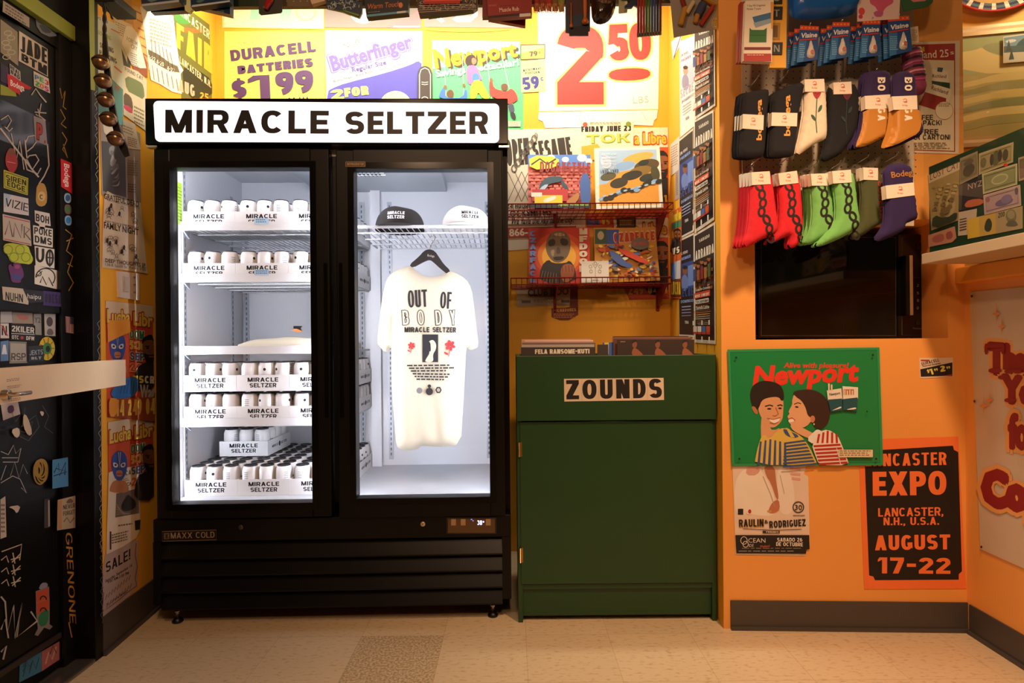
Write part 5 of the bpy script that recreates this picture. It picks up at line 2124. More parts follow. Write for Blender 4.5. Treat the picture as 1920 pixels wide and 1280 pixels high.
s.text('COFFEE', 1702, 226, 1748, 225, 9, '3a2620', t=.17, gap=.1)
s.text('PER PACK!', 1702, 236, 1764, 235, 9, '3a2620', t=.17, gap=.1)
s.text('& FREE', 1712, 252, 1758, 252, 9, '3a2620', t=.17, gap=.1)
s.text('PER CARTON!', 1702, 262, 1780, 262, 9, '3a2620', t=.17, gap=.1)
s.greek(1700, 268, 1784, 281, 4, 'a08a68', seed=6)
s.done('cigarette_sign', 'red and cream cigarette pack sign on the orange column right of the pegboard', 'sign')

# ------------------------------------------------------------------ pegboard
peg = cw([(1387, -70), (1707, -70), (1708, 425), (1389, 425)], 'cbbca6', .006, .012)
for r_ in range(34):
    y = 100 + r_ * 12.7
    if y > 340:
        break
    for c in range(26):
        peg.ell(1395 + c * 12.55 + y * .004, y, 1.25, 1.25, '3a2c20', n=7)
    peg.k = 1
pgo = peg.done('pegboard', 'beige perforated pegboard panel holding socks on the orange column', 'pegboard')
YP = CW.hit(1550, 300).y - .02


def hook(px, py, yf, label):
    """wire display hook: from the board out to depth yf, tip turned up; (px,py) is the tip"""
    tip = W(px, py, yf)
    b = MB()
    r = .0022
    b.tube([(tip.x, YP, tip.z - .012), (tip.x, yf + .01, tip.z - .008), (tip.x, yf, tip.z)], r, CHROME, 7)
    b.tube([(tip.x - .012, YP - .001, tip.z - .012), (tip.x + .012, YP - .001, tip.z - .012)], r, CHROME, 6)
    tag(b.build('display_hook', at=(tip.x, YP, tip.z)), label, 'hook', 'wire pegboard hooks')


LBL = 'e9d9c4'


def bodega_logo(s, x, y, k=1.0):
    s.ring(x, y - 2 * k, 4 * k, 4 * k, 1.2 * k, 'c8604c', 12, 200, 520)
    s.ell(x + 1.5 * k, y + .5 * k, 3 * k, 1.6 * k, 'c8604c', n=10)
    s.text('Bodega', x - 5 * k, y + 8 * k, x + 5 * k, y + 8 * k, 3 * k, 'c8604c', bold=.0)


def sock_stack(outl, label_quad, color, lab, yf, deco=None, behind=0, dx=-7, dy=3, T=.016, top_label=False, group=None, backcol=None, stripes=None):
    """a hanging pair of socks with its paper label; returns nothing. behind: further pairs on the same hook"""
    for k in range(behind, -1, -1):
        y = yf + k * .030
        pl = front(y)
        o = [(x + dx * k, q + dy * k * .3) for x, q in outl]
        cx = sum(p[0] for p in o) / len(o)
        ctop = min(p[1] for p in o)
        t = root('sock_pair', W(cx, ctop, y), lab if k == 0 else lab + (', second on the hook' if k == 1 else ', third on the hook' if k == 2 else ', rearmost on the hook'), 'socks', group)
        s = Sheet(pl)
        s.off = 0
        s.pad(o, M(color, .92, 0, 0, .12, 60), T, 9, back=.35, step=6, smooth=1)
        if k == 0 and deco:
            deco(s)
        s.build('sock', t)
        # the second sock of the pair shows as an edge behind the first
        s = Sheet(front(y + .008))
        s.off = 0
        s.pad([(x - 3.5, q + 1.5) for x, q in o], M(color, .92, 0, 0, .12, 60), T * .7, 8, back=.2, step=9, smooth=1)
        s.build('sock', t)
        lq = [(x + dx * k, q + dy * k * .3) for x, q in label_quad]
        s = Sheet(front(y - T - .001), lq, LBL, .001, 0)
        if k == 0:
            mx = sum(p[0] for p in lq) / 4
            my = sum(p[1] for p in lq) / 4
            bodega_logo(s, mx, my - 2)
        # the band wraps round the side of the pair
        x0, x1 = lq[0], lq[3]
        a0, a1 = front(y - T).hit(*x0), front(y - T).hit(*x1)
        s.prism([a0, a1, a1 + Vector((-.004, .018, 0)), a0 + Vector((-.004, .018, 0))], (.0008, 0, 0), M(LBL))
        s.build('paper_band', t)


GOLD = 'd99a3a'


def chain(s, pts, k=1.0):
    for i, (x, y, rot) in enumerate(pts):
        c, q = math.cos(R(rot)), math.sin(R(rot))
        loop = [(x + 6.4 * k * math.cos(a) * c - 9.5 * k * math.sin(a) * q, y + 6.4 * k * math.cos(a) * q + 9.5 * k * math.sin(a) * c) for a in [2 * math.pi * j / 16 for j in range(16)]]
        s.line(loop, 4.6 * k, '181310', True)


def blk1(s):
    s.text('bodega', 1424, 266, 1424, 190, 9.5, GOLD, bold=.03, up=(-1, 0))


def blk2(s):
    s.text('bodega', 1477, 258, 1477, 182, 11, GOLD, bold=.03, up=(-1, 0))


def rose(s, cx, cy_, c, st):
    s.spoly([(cx - 8, cy_ - 6), (cx - 2, cy_ - 8), (cx + 3, cy_ - 8), (cx + 9, cy_ - 6), (cx + 6, cy_ + 2), (cx, cy_ + 9), (cx - 6, cy_ + 2)], c, 1)
    s.line([(cx - 4, cy_ - 4), (cx, cy_), (cx + 5, cy_ - 4)], 1, '4a1418')
    s.line([(cx, cy_ + 8), (cx - 1, cy_ + 28), (cx - 2, cy_ + 48), (cx, cy_ + 71)], 1.6, st)
    s.spoly([(cx + 1, cy_ + 34), (cx + 4, cy_ + 22), (cx + 10, cy_ + 18), (cx + 9, cy_ + 28)], st, 1)
    s.spoly([(cx - 2, cy_ + 50), (cx - 9, cy_ + 44), (cx - 12, cy_ + 36), (cx - 4, cy_ + 40)], st, 1)


YF = 2.07
for px, py in ((1424, 138), (1478, 131), (1576, 150), (1645, 128)):
    hook(px, py, YF + .03, 'chrome wire hook holding the upper row of socks')
for px, py in ((1424, 292), (1479, 290), (1532, 302), (1577, 300), (1630, 288), (1684, 285)):
    hook(px, py, YF + .03, 'chrome wire hook holding the lower row of socks')

sock_stack([(1394, 175), (1418, 170), (1440, 166), (1442, 176), (1438, 215), (1436, 250), (1433, 290), (1424, 297), (1390, 297), (1384, 290), (1388, 240), (1391, 190)], [(1393, 214), (1432, 216), (1431, 244), (1392, 241)], '15161c', 'black pair of socks with gold lettering, outermost at the pegboard edge', YF, blk1, 2, -5)
sock_stack([(1448, 180), (1462, 170), (1490, 158), (1507, 154), (1509, 163), (1503, 185), (1497, 215), (1494, 250), (1490, 285), (1486, 294), (1446, 296), (1440, 290), (1443, 250), (1446, 210)], [(1447, 211), (1495, 212), (1494, 237), (1446, 236)], '15161c', 'black pair of socks with gold lettering beside the white rose socks', YF, blk2, 1, -7)
sock_stack([(1507, 150), (1545, 149), (1548, 175), (1550, 215), (1551, 250), (1547, 262), (1530, 268), (1510, 282), (1495, 292), (1491, 284), (1498, 262), (1503, 235), (1508, 200), (1507, 170)], [(1508, 149), (1545, 148), (1546, 172), (1509, 172)], 'e2d3bb', 'white pair of socks with red rose design', YF + .002, lambda s: rose(s, 1527, 181, 'a82c34', '2c5a48'), 0)
sock_stack([(1553, 168), (1560, 158), (1597, 156), (1607, 164), (1612, 190), (1610, 230), (1600, 255), (1590, 270), (1575, 290), (1550, 303), (1540, 298), (1543, 285), (1549, 255), (1551, 215), (1552, 185)], [(1562, 155), (1596, 153), (1597, 176), (1563, 177)], '14151a', 'black pair of socks with dark red rose design', YF + .034, lambda s: rose(s, 1583, 184, '5a1c22', '1c3036'), 0)


def lakers(dx):
    def f(s):
        s.spoly([(1616 + dx, 207), (1671 + dx, 205), (1672 + dx, 235), (1666 + dx, 253), (1648 + dx, 262), (1625 + dx, 274), (1603 + dx, 279), (1601 + dx, 274), (1611 + dx, 250), (1615 + dx, 225)], 'b87a2a', 1)
        for ch, y in (('B', 149), ('O', 163), ('G', 205), ('A', 219)):
            s.text(ch, 1640 + dx, y, 1640 + dx, y + 11, 14, 'e8dcc8', up=(1, 0), t=.26, wd=1.1)
    return f


sock_stack([(1622, 138), (1640, 132), (1665, 132), (1670, 145), (1671, 180), (1672, 215), (1672, 238), (1667, 254), (1650, 262), (1625, 275), (1602, 281), (1599, 275), (1610, 250), (1615, 215), (1618, 175)], [(1621, 180), (1670, 177), (1671, 203), (1622, 205)], '2c1c4a', 'purple and gold pair of socks beside the black rose socks', YF, lakers(0), 1, -8)
sock_stack([(1673, 142), (1688, 133), (1706, 134), (1716, 145), (1718, 180), (1722, 205), (1727, 225), (1731, 244), (1727, 254), (1710, 262), (1690, 272), (1664, 280), (1660, 275), (1672, 255), (1675, 225), (1674, 180)], [(1672, 181), (1719, 179), (1720, 205), (1675, 206)], '2c1c4a', 'purple and gold pair of socks at the pegboard edge near the cigarette sign', YF - .034, lambda s: lakers(50)(s), 0)

RED, LIME = 'd4222e', '74b862'
ch1 = [(0, 0, -35), (6, 17, 0), (8, 36, 12), (5, 55, 8), (16, 72, -25), (22, 92, 5), (28, 112, -30)]


def chains(x, y, k=.85):
    return lambda s: chain(s, [(x + a * k, y + b_ * k, r_) for a, b_, r_ in ch1], k)


def redside(s):
    chains(1420, 352)(s)


sock_stack([(1407, 324), (1443, 320), (1448, 340), (1452, 370), (1456, 400), (1461, 428), (1450, 442), (1430, 447), (1408, 461), (1396, 463), (1394, 455), (1402, 430), (1406, 380), (1406, 345)], [(1409, 323), (1443, 321), (1445, 345), (1410, 347)], RED, 'red pair of chain print socks at the pegboard edge', YF, redside, 3, -6)
sock_stack([(1459, 326), (1495, 320), (1501, 350), (1504, 390), (1506, 425), (1500, 455), (1487, 466), (1478, 462), (1482, 440), (1470, 445), (1450, 455), (1440, 458), (1442, 450), (1458, 430), (1462, 390), (1459, 350)], [(1459, 325), (1494, 320), (1497, 343), (1462, 347)], RED, 'red pair of chain print socks beside the green ones', YF + .034, chains(1475, 352), 1, -6)
sock_stack([(1520, 326), (1552, 325), (1558, 360), (1565, 400), (1569, 435), (1560, 442), (1540, 448), (1522, 458), (1512, 457), (1510, 450), (1520, 430), (1524, 400), (1522, 360)], [(1520, 326), (1552, 325), (1553, 348), (1522, 348)], LIME, 'green pair of chain print socks beside the red ones', YF, chains(1536, 352), 2, -7)
sock_stack([(1560, 322), (1598, 318), (1604, 350), (1608, 385), (1613, 420), (1605, 430), (1580, 445), (1550, 458), (1532, 463), (1529, 458), (1546, 440), (1566, 420), (1568, 380)], [(1560, 321), (1595, 318), (1597, 342), (1562, 344)], LIME, 'green pair of chain print socks beside the olive ones', YF - .032, chains(1580, 346), 1, -6)


def olive(s):
    s.text('BODEGA', 1640, 342, 1644, 412, 11, 'a83a34', up=(1, 0), t=.18)


sock_stack([(1612, 320), (1645, 316), (1655, 340), (1658, 380), (1659, 415), (1640, 425), (1620, 440), (1600, 450), (1590, 446), (1608, 425), (1616, 380)], [(1618, 314), (1646, 315), (1646, 338), (1619, 337)], '4a4f2c', 'olive green pair of socks with red lettering', YF + .030, olive, 1, -6)


def purp(s):
    s.text('Bodega', 1666, 336, 1711, 330, 11, 'a8743c', bold=.035)


sock_stack([(1657, 308), (1706, 305), (1712, 340), (1716, 375), (1721, 408), (1714, 413), (1696, 419), (1698, 430), (1670, 445), (1640, 455), (1638, 448), (1652, 430), (1659, 410), (1659, 360)], [(1660, 348), (1713, 342), (1715, 366), (1662, 373)], '2a1a4c', 'plain purple pair of socks above the microwave keypad', YF - .036, purp, 0)

# striped knitted sock at the right edge
t = root('striped_sock', W(1714, 88, 2.12), 'pink and black striped knitted sock behind the purple and gold socks', 'sock')
s = Sheet(front(2.12))
s.off = 0
o = [(1690, 92), (1722, 84), (1728, 105), (1733, 135), (1737, 165), (1732, 176), (1718, 180), (1700, 178), (1692, 130)]
s.pad(o, M('8c3a5c', .95, 0, 0, .2, 80), .022, 12, step=6)
for i, c in enumerate(('2a2028', 'c87a94', '2a2028', 'a85a78', '241c24', 'd090a0', '2a2028', 'b8407c')):
    y = 92 + i * 8.4
    s.poly([(1693, y + 6), (1708, y + 1), (1722 + i * 1.3, y - 1), (1723 + i * 1.3, y + 2.4), (1708, y + 4.6), (1693, y + 9.5)], c)
s.build('sock', t)

# ------------------------------------------------------------------ blister packs of eye drops
EYE = 'upper eye drop packs on the pegboard'


def eye_pack(q, y, label, full=True):
    cx = sum(p[0] for p in q) / 4
    t = root('eye_drop_pack', W(cx, q[0][1], y), label, 'eye drops', EYE)

    def m(u, v):
        ax, ay = q[0][0] + (q[1][0] - q[0][0]) * u, q[0][1] + (q[1][1] - q[0][1]) * u
        bx, by = q[3][0] + (q[2][0] - q[3][0]) * u, q[3][1] + (q[2][1] - q[3][1]) * u
        return (ax + (bx - ax) * v, ay + (by - ay) * v)
    s = Sheet(front(y), q, '1d4a86', .0015, 0)
    s.poly([m(0, 0), m(1, 0), m(1, .12), m(0, .12)], 'd8482c')
    for i in range(5):
        s.ell(*m(.1 + i * .2, .06), 2, 1.6, 'e89a3c', n=8)
    a, c = m(.08, .34), m(.92, .32)
    s.text('Visine', a[0], a[1], c[0], c[1], 9, 'e8e2e0', bold=.03, shear=.2)
    s.poly([m(.02, .38), m(.9, .36), m(.9, .395), m(.02, .415)], 'c83028')
    s.poly([m(0, .42), m(.4, .42), m(.3, 1), m(0, 1)], '2f6fa8')
    s.greek(*m(.05, .5), *m(.38, .92), 7, '7fb0d8', seed=int(cx))
    s.build('card', t)
    if full:
        bx, by = m(.66, .72)
        s = Sheet(front(y - .0016))
        s.off = 0
        s.pad([(bx - 7, by + 13), (bx - 8, by + 2), (bx - 4, by - 8), (bx - 1.5, by - 20), (bx + 1.5, by - 20), (bx + 4, by - 8), (bx + 8, by + 2), (bx + 7, by + 13)], M('cfc4b8', .15, 0, 0, .05, 20, 0, .5), .010, 6, back=0, step=4)
        s.ell(bx, by + 4, 3.5, 4, 'b8705c')
        s.build('bottle', t)


YE = 2.06
QS = [[(1500, 48), (1535, 50), (1533, 112), (1493, 118)], [(1561, 42), (1593, 42), (1592, 107), (1554, 113)], [(1617, 38), (1650, 38), (1650, 104), (1611, 109)], [(1664, 32), (1704, 30), (1710, 95), (1667, 106)]]
HN = ['first', 'second', 'third', 'fourth']
for i, q in enumerate(QS):
    for k in (2, 1, 0):
        eye_pack([(x - 11 * k, y + 6 * k) for x, y in q], YE + k * .022, f'blue eye drop blister pack, {("front", "middle", "rear")[k]} one on the {HN[i]} hook from the pill boxes', k == 0)
    cxm = (q[0][0] + q[1][0]) / 2
    hook(cxm + 3, q[0][1] - 6, YE - .006, 'chrome wire hook holding the eye drop packs')

# ------------------------------------------------------------------ goods along the top of the pegboard
for k in (2, 1, 0):
    y = 2.02 + k * .022
    d = -5 * k
    t = root('pill_box_pack', W(1415, 10, y), ('white pill organizer box in front beside the yellow holder', 'red pill organizer box edge behind the white one', 'rearmost red pill organizer box edge')[k], 'box', 'pill organizer boxes')
    s = Sheet(front(y), [(1394 + d, 8 + k), (1446 + d, 6), (1442 + d, 121), (1389 + d, 119 + k)], 'a8322a' if k else 'e9dcc8', .02, 0)
    if k == 0:
        s.text('7 Day Pill Organizer', 1396, 19, 1431, 17.5, 3.6, '4a3a34')
        s.text('Pilulier 7 jours', 1396, 25, 1422, 24, 3.6, '4a3a34')
        s.poly([(1406, 38), (1442, 29), (1443, 46), (1412, 55)], '3f6f9c')
        s.poly([(1408, 49), (1443, 40), (1443, 48), (1412, 58)], '8fa8b8')
        s.poly([(1440, 10), (1446, 10), (1444, 60), (1441, 60)], 'e0a03c')
        s.spoly([(1401, 58), (1405, 62), (1427, 62), (1433, 58), (1432, 85), (1400, 85)], '2f6f34', 0)
        s.line([(1402, 72), (1431, 72)], 1, '1d4a24')
        s.rect(1391, 94, 1440, 99, '7a2a2a')
        s.rect(1390, 106, 1441, 120, 'a8322a')
        s.greek(1396, 108, 1436, 111, 1, 'e0b0a0', seed=2)
    s.build('carton', t)
t = root('letter_holder', W(1457, 60, 2.03), 'yellow plastic holder with black letter tiles beside the pill boxes', 'holder')
s = Sheet(front(2.03), [(1443, -60), (1473, -60), (1471, 130), (1440, 130)], 'd8a034', .012, 0)
s.build('frame', t)
for i, (y0, y1, ch) in enumerate(((-14, 8, 'S'), (13, 37, 'T'), (80, 103, 'N'))):
    s = Sheet(front(2.03 - .012), [(1445, y0), (1467, y0), (1466, y1), (1444, y1)], '1c1c1a', .003, 0)
    s.text(ch, 1450, y1 - 5, 1461, y1 - 5, 13, '8a8f84', t=.16)
    s.build('letter_tile', t)
s = Sheet(front(2.03 - .012), [(1445, 43), (1463, 43), (1462, 75), (1444, 75)], 'a87a2a', .001, 0)
s.rect(1449, 48, 1458, 70, '6a4a1c')
s.build('slot', t)
s = Sheet(front(2.09))
s.off = 0
s.pad([(1474, -60), (1606, -60), (1607, 0), (1608, 18), (1596, 30), (1560, 36), (1510, 38), (1482, 34), (1477, 10)], M('1f62b8', .25, 0, 0, .08, 10), .05, 16, step=9)
s.rect(1502, -8, 1555, 3, 'd8b83c')
s.done('blue_package', 'glossy blue padded package hanging above the eye drop packs', 'package')
s = Sheet(front(2.06), [(1608, -60), (1690, -60), (1685, 36), (1607, 41)], 'e0c4c0', .002, 0)
s.spoly([(1630, -8), (1652, -10), (1672, -4), (1676, 6), (1660, 14), (1655, 24), (1645, 22), (1640, 12), (1630, 8)], 'cf5a80', 2)
s.ell(1615, 22, 6, 7, 'd8504c')
s.ell(1613, 32, 4, 4, 'c83c5c')
s.spoly([(1636, 22), (1656, 20), (1654, 32), (1640, 33)], 'b8608c', 1)
s.done('pink_card_pack', 'pale pink card pack with a pink flower at the pegboard top', 'package')
s = Sheet(front(2.06), smooth_poly([(1688, -60), (1758, -60), (1750, 4), (1738, 14), (1712, 18), (1688, 24)], 1), '2f5a3c', .004, 0)
s.spoly([(1692, -40), (1752, -40), (1744, 2), (1700, 6)], 'cf7a80', 1)
s.done('green_card_pack', 'green and pink card pack at the pegboard top corner', 'package')
s = Sheet(front(2.10), [(1706, 52), (1721, 49), (1723, 80), (1710, 84)], 'd8c4a4', .001, 0)
s.greek(1709, 56, 1720, 78, 6, '8a7458', seed=4)
s.done('paper_tag', 'small cream paper tag behind the last eye drop pack', 'tag')

# ------------------------------------------------------------------ microwave in its niche
YM = 2.33
mp_ = front(YM)
m0, m1 = mp_.hit(1420, 441), mp_.hit(1749, 634)
nzb = nz0 + .001
micro = root('microwave_oven', ((m0.x + m1.x) / 2, YM, nzb), 'black microwave oven set in the wall niche under the socks', 'microwave')
BM = M('0d0b0a', .22, 0, 0, .05)
b = MB()
b.box(m0.x, m1.x, YM, 2.74, nzb + .012, m0.z, BM, .004)
b.build('housing', micro)
for px in (1440, 1730):
    x = mp_.hit(px, 600).x
    b = MB()
    b.lathe([(.014, nzb), (.016, nzb + .013)], INK, (x, YM + .05, 0), 12)
    b.lathe([(.014, nzb), (.016, nzb + .013)], INK, (x, YM + .33, 0), 12)
    b.build('foot', micro)
s = Sheet(mp_, [(1420, 441), (1679, 441), (1679, 633), (1420, 633)], M('0b0909', .1, 0, 0, .02), .012, 0)
s.line([(1425, 446), (1676, 446), (1676, 629), (1425, 629)], .8, '5a4a3c', True)
s.poly([(1433, 462), (1660, 462), (1660, 615), (1433, 615)], M('100c0a', .06, 0, 0, .02))
dm = s.build('door', micro)
s = Sheet(mp_, [(1681, 441), (1749, 441), (1749, 633), (1681, 633)], M('0d0b0a', .15, 0, 0, .02), .010, 0)
s.line([(1688, 445), (1747, 445), (1747, 628), (1688, 628)], .8, '5a4a3c', True)
s.line([(1694, 500), (1742, 500), (1742, 598), (1694, 598)], .5, '2c241c', True)
for i, ch in enumerate('123456789'):
    x, y = 1698 + (i % 3) * 17.5, 538 + (i // 3) * 14
    s.text(ch, x, y, x + 4, y, 5, 'a8a09a', t=.16)
s.text('0', 1715, 580, 1719, 580, 5, 'a8a09a', t=.16)
s.line([(1702, 521), (1732, 521)], .6, '4a4038')
s.ell(1717, 605, 4, 4, '1f1a17')
s.text('Panasonic', 1708, 617, 1728, 617, 3.6, '6a5f56', bold=0)
s.poly([(1715, 456), (1735, 456), (1735, 470), (1714, 470)], M('2a160a', .1))
cpn = s.build('control_panel', micro)
hx0, hx1 = mp_.hit(1692, 500).x, mp_.hit(1698, 500).x
b = MB()
hz1, hz0 = mp_.hit(1694, 481).z, mp_.hit(1694, 592).z
b.box(hx0 - .016, hx0, YM - .045, YM - .011, hz0, hz1, BM, .003)
b.box(hx0, hx1, YM - .043, YM - .011, hz0 + .001, hz1 - .001, M('b08c62', .35, .3), .001)
b.build('handle', dm)

# ------------------------------------------------------------------ counter, currency board, clear screen
CXW = 1.45
cb = MB()
cb.box(CXW, RLX + .30, -1.2, 2.074, cz, cz + .036, M('cdbb9c', .5, 0, 0, .08), .002)
tag(cb.build('counter_top', at=(1.7, .5, cz)), 'white edged counter top projecting over the low orange wall', 'counter')
BP_ = Plane((CXW + .02, 0, 0), (-1, 0, 0))
yb0, yb1 = 2.062, .6
zb0, zb1 = cz + .036, 1.69
bo = MB()
bo.box(CXW + .02, CXW + .032, yb1, yb0, zb0, zb1, M('173824', .45, 0, 0, .08), .001)
tag(bo.build('display_board', at=(CXW + .026, 1.3, zb0)), 'dark green board on the counter pinned with banknotes and notices', 'board')
sc = MB()
sc.box(CXW + .008, CXW + .013, yb1, 2.07, zb0 + .0, 2.42, PLEXI)
tag(sc.build('plastic_screen', at=(CXW + .01, 1.3, zb0)), 'clear plastic screen standing on the counter in front of the green board', 'screen')


def bill(pts, c, label, cat='banknote', off=.0008, draw=None, name='banknote', group=None):
    s = Sheet(BP_, pts, c, .0006, off)
    if draw:
        draw(s)
    s.done(name, label, cat, group)


def q4(s, pts):
    def m(u, v):
        ax, ay = pts[0][0] + (pts[1][0] - pts[0][0]) * u, pts[0][1] + (pts[1][1] - pts[0][1]) * u
        bx, by = pts[3][0] + (pts[2][0] - pts[3][0]) * u, pts[3][1] + (pts[2][1] - pts[3][1]) * u
        return (ax + (bx - ax) * v, ay + (by - ay) * v)
    return m


def note(pts, inner, blobs, num=None, numpos=(.05, .3)):
    def f(s):
        m = q4(s, pts)
        s.poly([m(.04, .08), m(.96, .08), m(.96, .92), m(.04, .92)], inner)
        for u, v, ru, rv, c in blobs:
            s.spoly([m(u + ru * math.cos(a * R(45)), v + rv * math.sin(a * R(45))) for a in range(8)], c, 1)
        s.line([m(.07, .16), m(.93, .16), m(.93, .84), m(.07, .84)], .7, '4a3f30', True)
        if num:
            a = m(*numpos)
            c = m(numpos[0] + .18, numpos[1])
            s.text(num, a[0], a[1], c[0], c[1], 9, '3a3028', t=.18, up=(0, -1))
    return f


P_ = [(1740, 329), (1800, 303), (1798, 413), (1747, 432)]
bill(P_, '9a8658', 'aged lost cat notice with torn lower edge at the board end', 'notice', .0008, lambda s: (s.poly([(1741, 329), (1800, 304), (1800, 318), (1742, 344)], 'c8b494'), s.text('LOST CAT', 1745, 338, 1799, 314, 13, '5a3430', up=(0, -1), bold=-.005), s.ell(1776, 385, 16, 22, 'a8966a'), s.ell(1771, 379, 2, 2, '4a3c28'), s.ell(1780, 376, 2, 2, '4a3c28'), [s.ell(1752 + (i * 37) % 44, 352 + (i * 23) % 48 - ((i * 37) % 44) * .35, 3 + i % 4, 2 + i % 3, ('8a7848', 'b8a472', '75643c', '9c8a58')[i % 4]) for i in range(24)], s.spoly([(1764, 392), (1780, 386), (1786, 396), (1770, 404)], '6f5c3c', 1), s.spoly([(1752, 402), (1776, 410), (1798, 395), (1797, 412), (1749, 430)], '2c3424', 1)), 'notice')
P_ = [(1801, 297), (1834, 283), (1835, 330), (1801, 346)]
bill(P_, '8f8468', 'grey banknote standing on end beside the lost cat notice', off=.0016, draw=note(P_, '7a7258', [(.5, .6, .35, .25, '4a4638'), (.5, .3, .3, .12, '5a5444')]))
P_ = [(1836, 288), (1901, 266), (1900, 304), (1836, 328)]
bill(P_, 'a89c78', 'green grey banknote at the top of the board', off=.0008, draw=lambda s: (note(P_, '948a64', [(.5, .5, .14, .36, '5c5a44'), (.38, .5, .06, .3, '3c3c30'), (.62, .45, .07, .3, '3c3c30'), (.14, .5, .09, .25, '6a6448'), (.78, .5, .09, .3, '4a4638')])(s), s.ell(1887, 309, 4, 3, 'c83020')))
P1_ = [(1799, 347), (1842, 332), (1845, 384), (1798, 396)]
bill(P1_, '241f26', 'dark photo with white scrawl and an orange shape', 'photo', .0008, lambda s: (s.text('NYZ', 1816, 356, 1842, 348, 11, 'b8aca4', up=(0, -1), bold=-.01), s.spoly([(1808, 384), (1818, 374), (1844, 372), (1845, 383), (1814, 390)], 'b0603c', 1), s.poly([(1798, 348), (1806, 346), (1804, 394), (1799, 395)], '4a4238')), 'photograph')
P2_ = [(1843, 326), (1909, 306), (1909, 346), (1845, 364)]
bill(P2_, 'b0ac88', 'green one-unit banknote in the middle of the board', off=.0024, draw=note(P2_, '7f8460', [(.5, .5, .26, .26, 'a8a884'), (.5, .5, .22, .18, '8a8e6a')]))
P3_ = [(1845, 366), (1914, 346), (1916, 385), (1847, 403)]
bill(P3_, 'b49c9c', 'lilac banknote under the green one', off=.0016, draw=note(P3_, 'a48c94', [(.55, .62, .26, .2, '6a5a80'), (.62, .5, .16, .22, '7a6890'), (.12, .3, .06, .12, '8a5a5c'), (.9, .25, .05, .18, '5c5468')]))
P4_ = [(1815, 411), (1918, 386), (1918, 428), (1815, 448)]
bill(P4_, 'b89a4c', 'yellow banknote with 200 near the board bottom', off=.0008, draw=lambda s: (s.poly([(1815, 411), (1836, 406), (1838, 443), (1815, 448)], 'c8a83c'), s.poly([(1868, 399), (1918, 387), (1918, 428), (1868, 438)], 'a08e70'), s.spoly([(1846, 428), (1850, 412), (1857, 408), (1862, 420), (1858, 434), (1850, 434)], '2c3a30', 1), s.ell(1897, 405, 10, 13, '6f6a58'), s.ell(1897, 402, 7, 8, '8f8870'), s.spoly([(1885, 424), (1892, 414), (1904, 412), (1912, 424)], '5c5a4c', 1), s.text('200', 1873, 408, 1885, 405, 9, '3c3828', up=(0, -1), t=.17)))
P5_ = [(1797, 398), (1832, 391), (1831, 407), (1814, 412), (1814, 440), (1797, 442)]
bill(P5_, 'b8a894', 'torn newspaper clipping beside the yellow banknote', 'clipping', .0004, lambda s: [s.line([(1800, 412 + i * 5), (1813, 409 + i * 5)], 2.2, '4a4038') for i in range(5)], 'newspaper_clipping')
P6_ = [(1741, 441), (1791, 424), (1794, 446), (1786, 454), (1742, 463)]
bill(P6_, 'b07a64', 'pink red banknote at the bottom end of the board', off=.0012, draw=lambda s: (s.spoly([(1748, 444), (1770, 436), (1772, 452), (1750, 456)], '98564c', 1), s.spoly([(1774, 436), (1786, 432), (1788, 446), (1776, 450)], '8a4a44', 1)))
P7_ = [(1910, 296), (1960, 280), (1960, 322), (1911, 340)]
bill(P7_, '9a8a70', 'brown banknote at the board edge beside the green grey one', off=.0008, draw=note(P7_, '6a5c4c', [(.5, .5, .3, .3, '4a4038')]))

# ------------------------------------------------------------------ big thank-you sign on the low wall
s = Sheet(RLW, [(1820, 547), (1985, 533), (2010, 1105), (1840, 1029)], 'cfba9c', .003, .0008)
DR, HAL = '8f1f1c', 'e8a45c'


def tw(w, x0, y0, x1, y1, h, b1=.085):
    s.text(w, x0 - 2, y0 + 2, x1 + 2, y1 + 2.5, h + 4, HAL, bold=b1 + .07, up=(0, -1))
    s.text(w, x0, y0, x1, y1, h, DR, bold=b1, up=(0, -1))


def slab(x, y, w, h):
    s.spoly([(x, y), (x + w, y - .02 * w), (x + w, y + h), (x, y + h)], DR, 1)


tw('Thank', 1857, 698, 1976, 706, 54)
tw('You', 1883, 752, 1968, 760, 49)
tw('for', 1896, 838, 1950, 842, 62, .06)
tw('Cop', 1848, 942, 1960, 962, 62, .095)
slab(1851, 643, 36, 9)
slab(1850, 644, 7, 20)
slab(1881, 644, 7, 19)
slab(1858, 690, 24, 9)
slab(1888, 692, 17, 8)
slab(1905, 692, 15, 8)
slab(1876, 703, 22, 8)
slab(1888, 746, 22, 8)
for x, y, k in ((1873, 588, 1.0), (1883, 612, .9), (1849, 760, 1.0), (1860, 750, .8)):
    s.poly([(x, y - 22 * k), (x + 1, y - 3), (x + 9 * k, y), (x + 1, y + 3), (x, y + 20 * k), (x - 1, y + 3), (x - 9 * k, y), (x - 1, y - 3)], 'e0924a')
for x, y in ((1827, 555), (1832, 752), (1845, 1025)):
    s.ell(x, y, 2, 2.6, '3a2a22', n=10)
s.done('thank_you_sign', 'large cream sign with dark red thank you lettering on the low wall', 'sign')

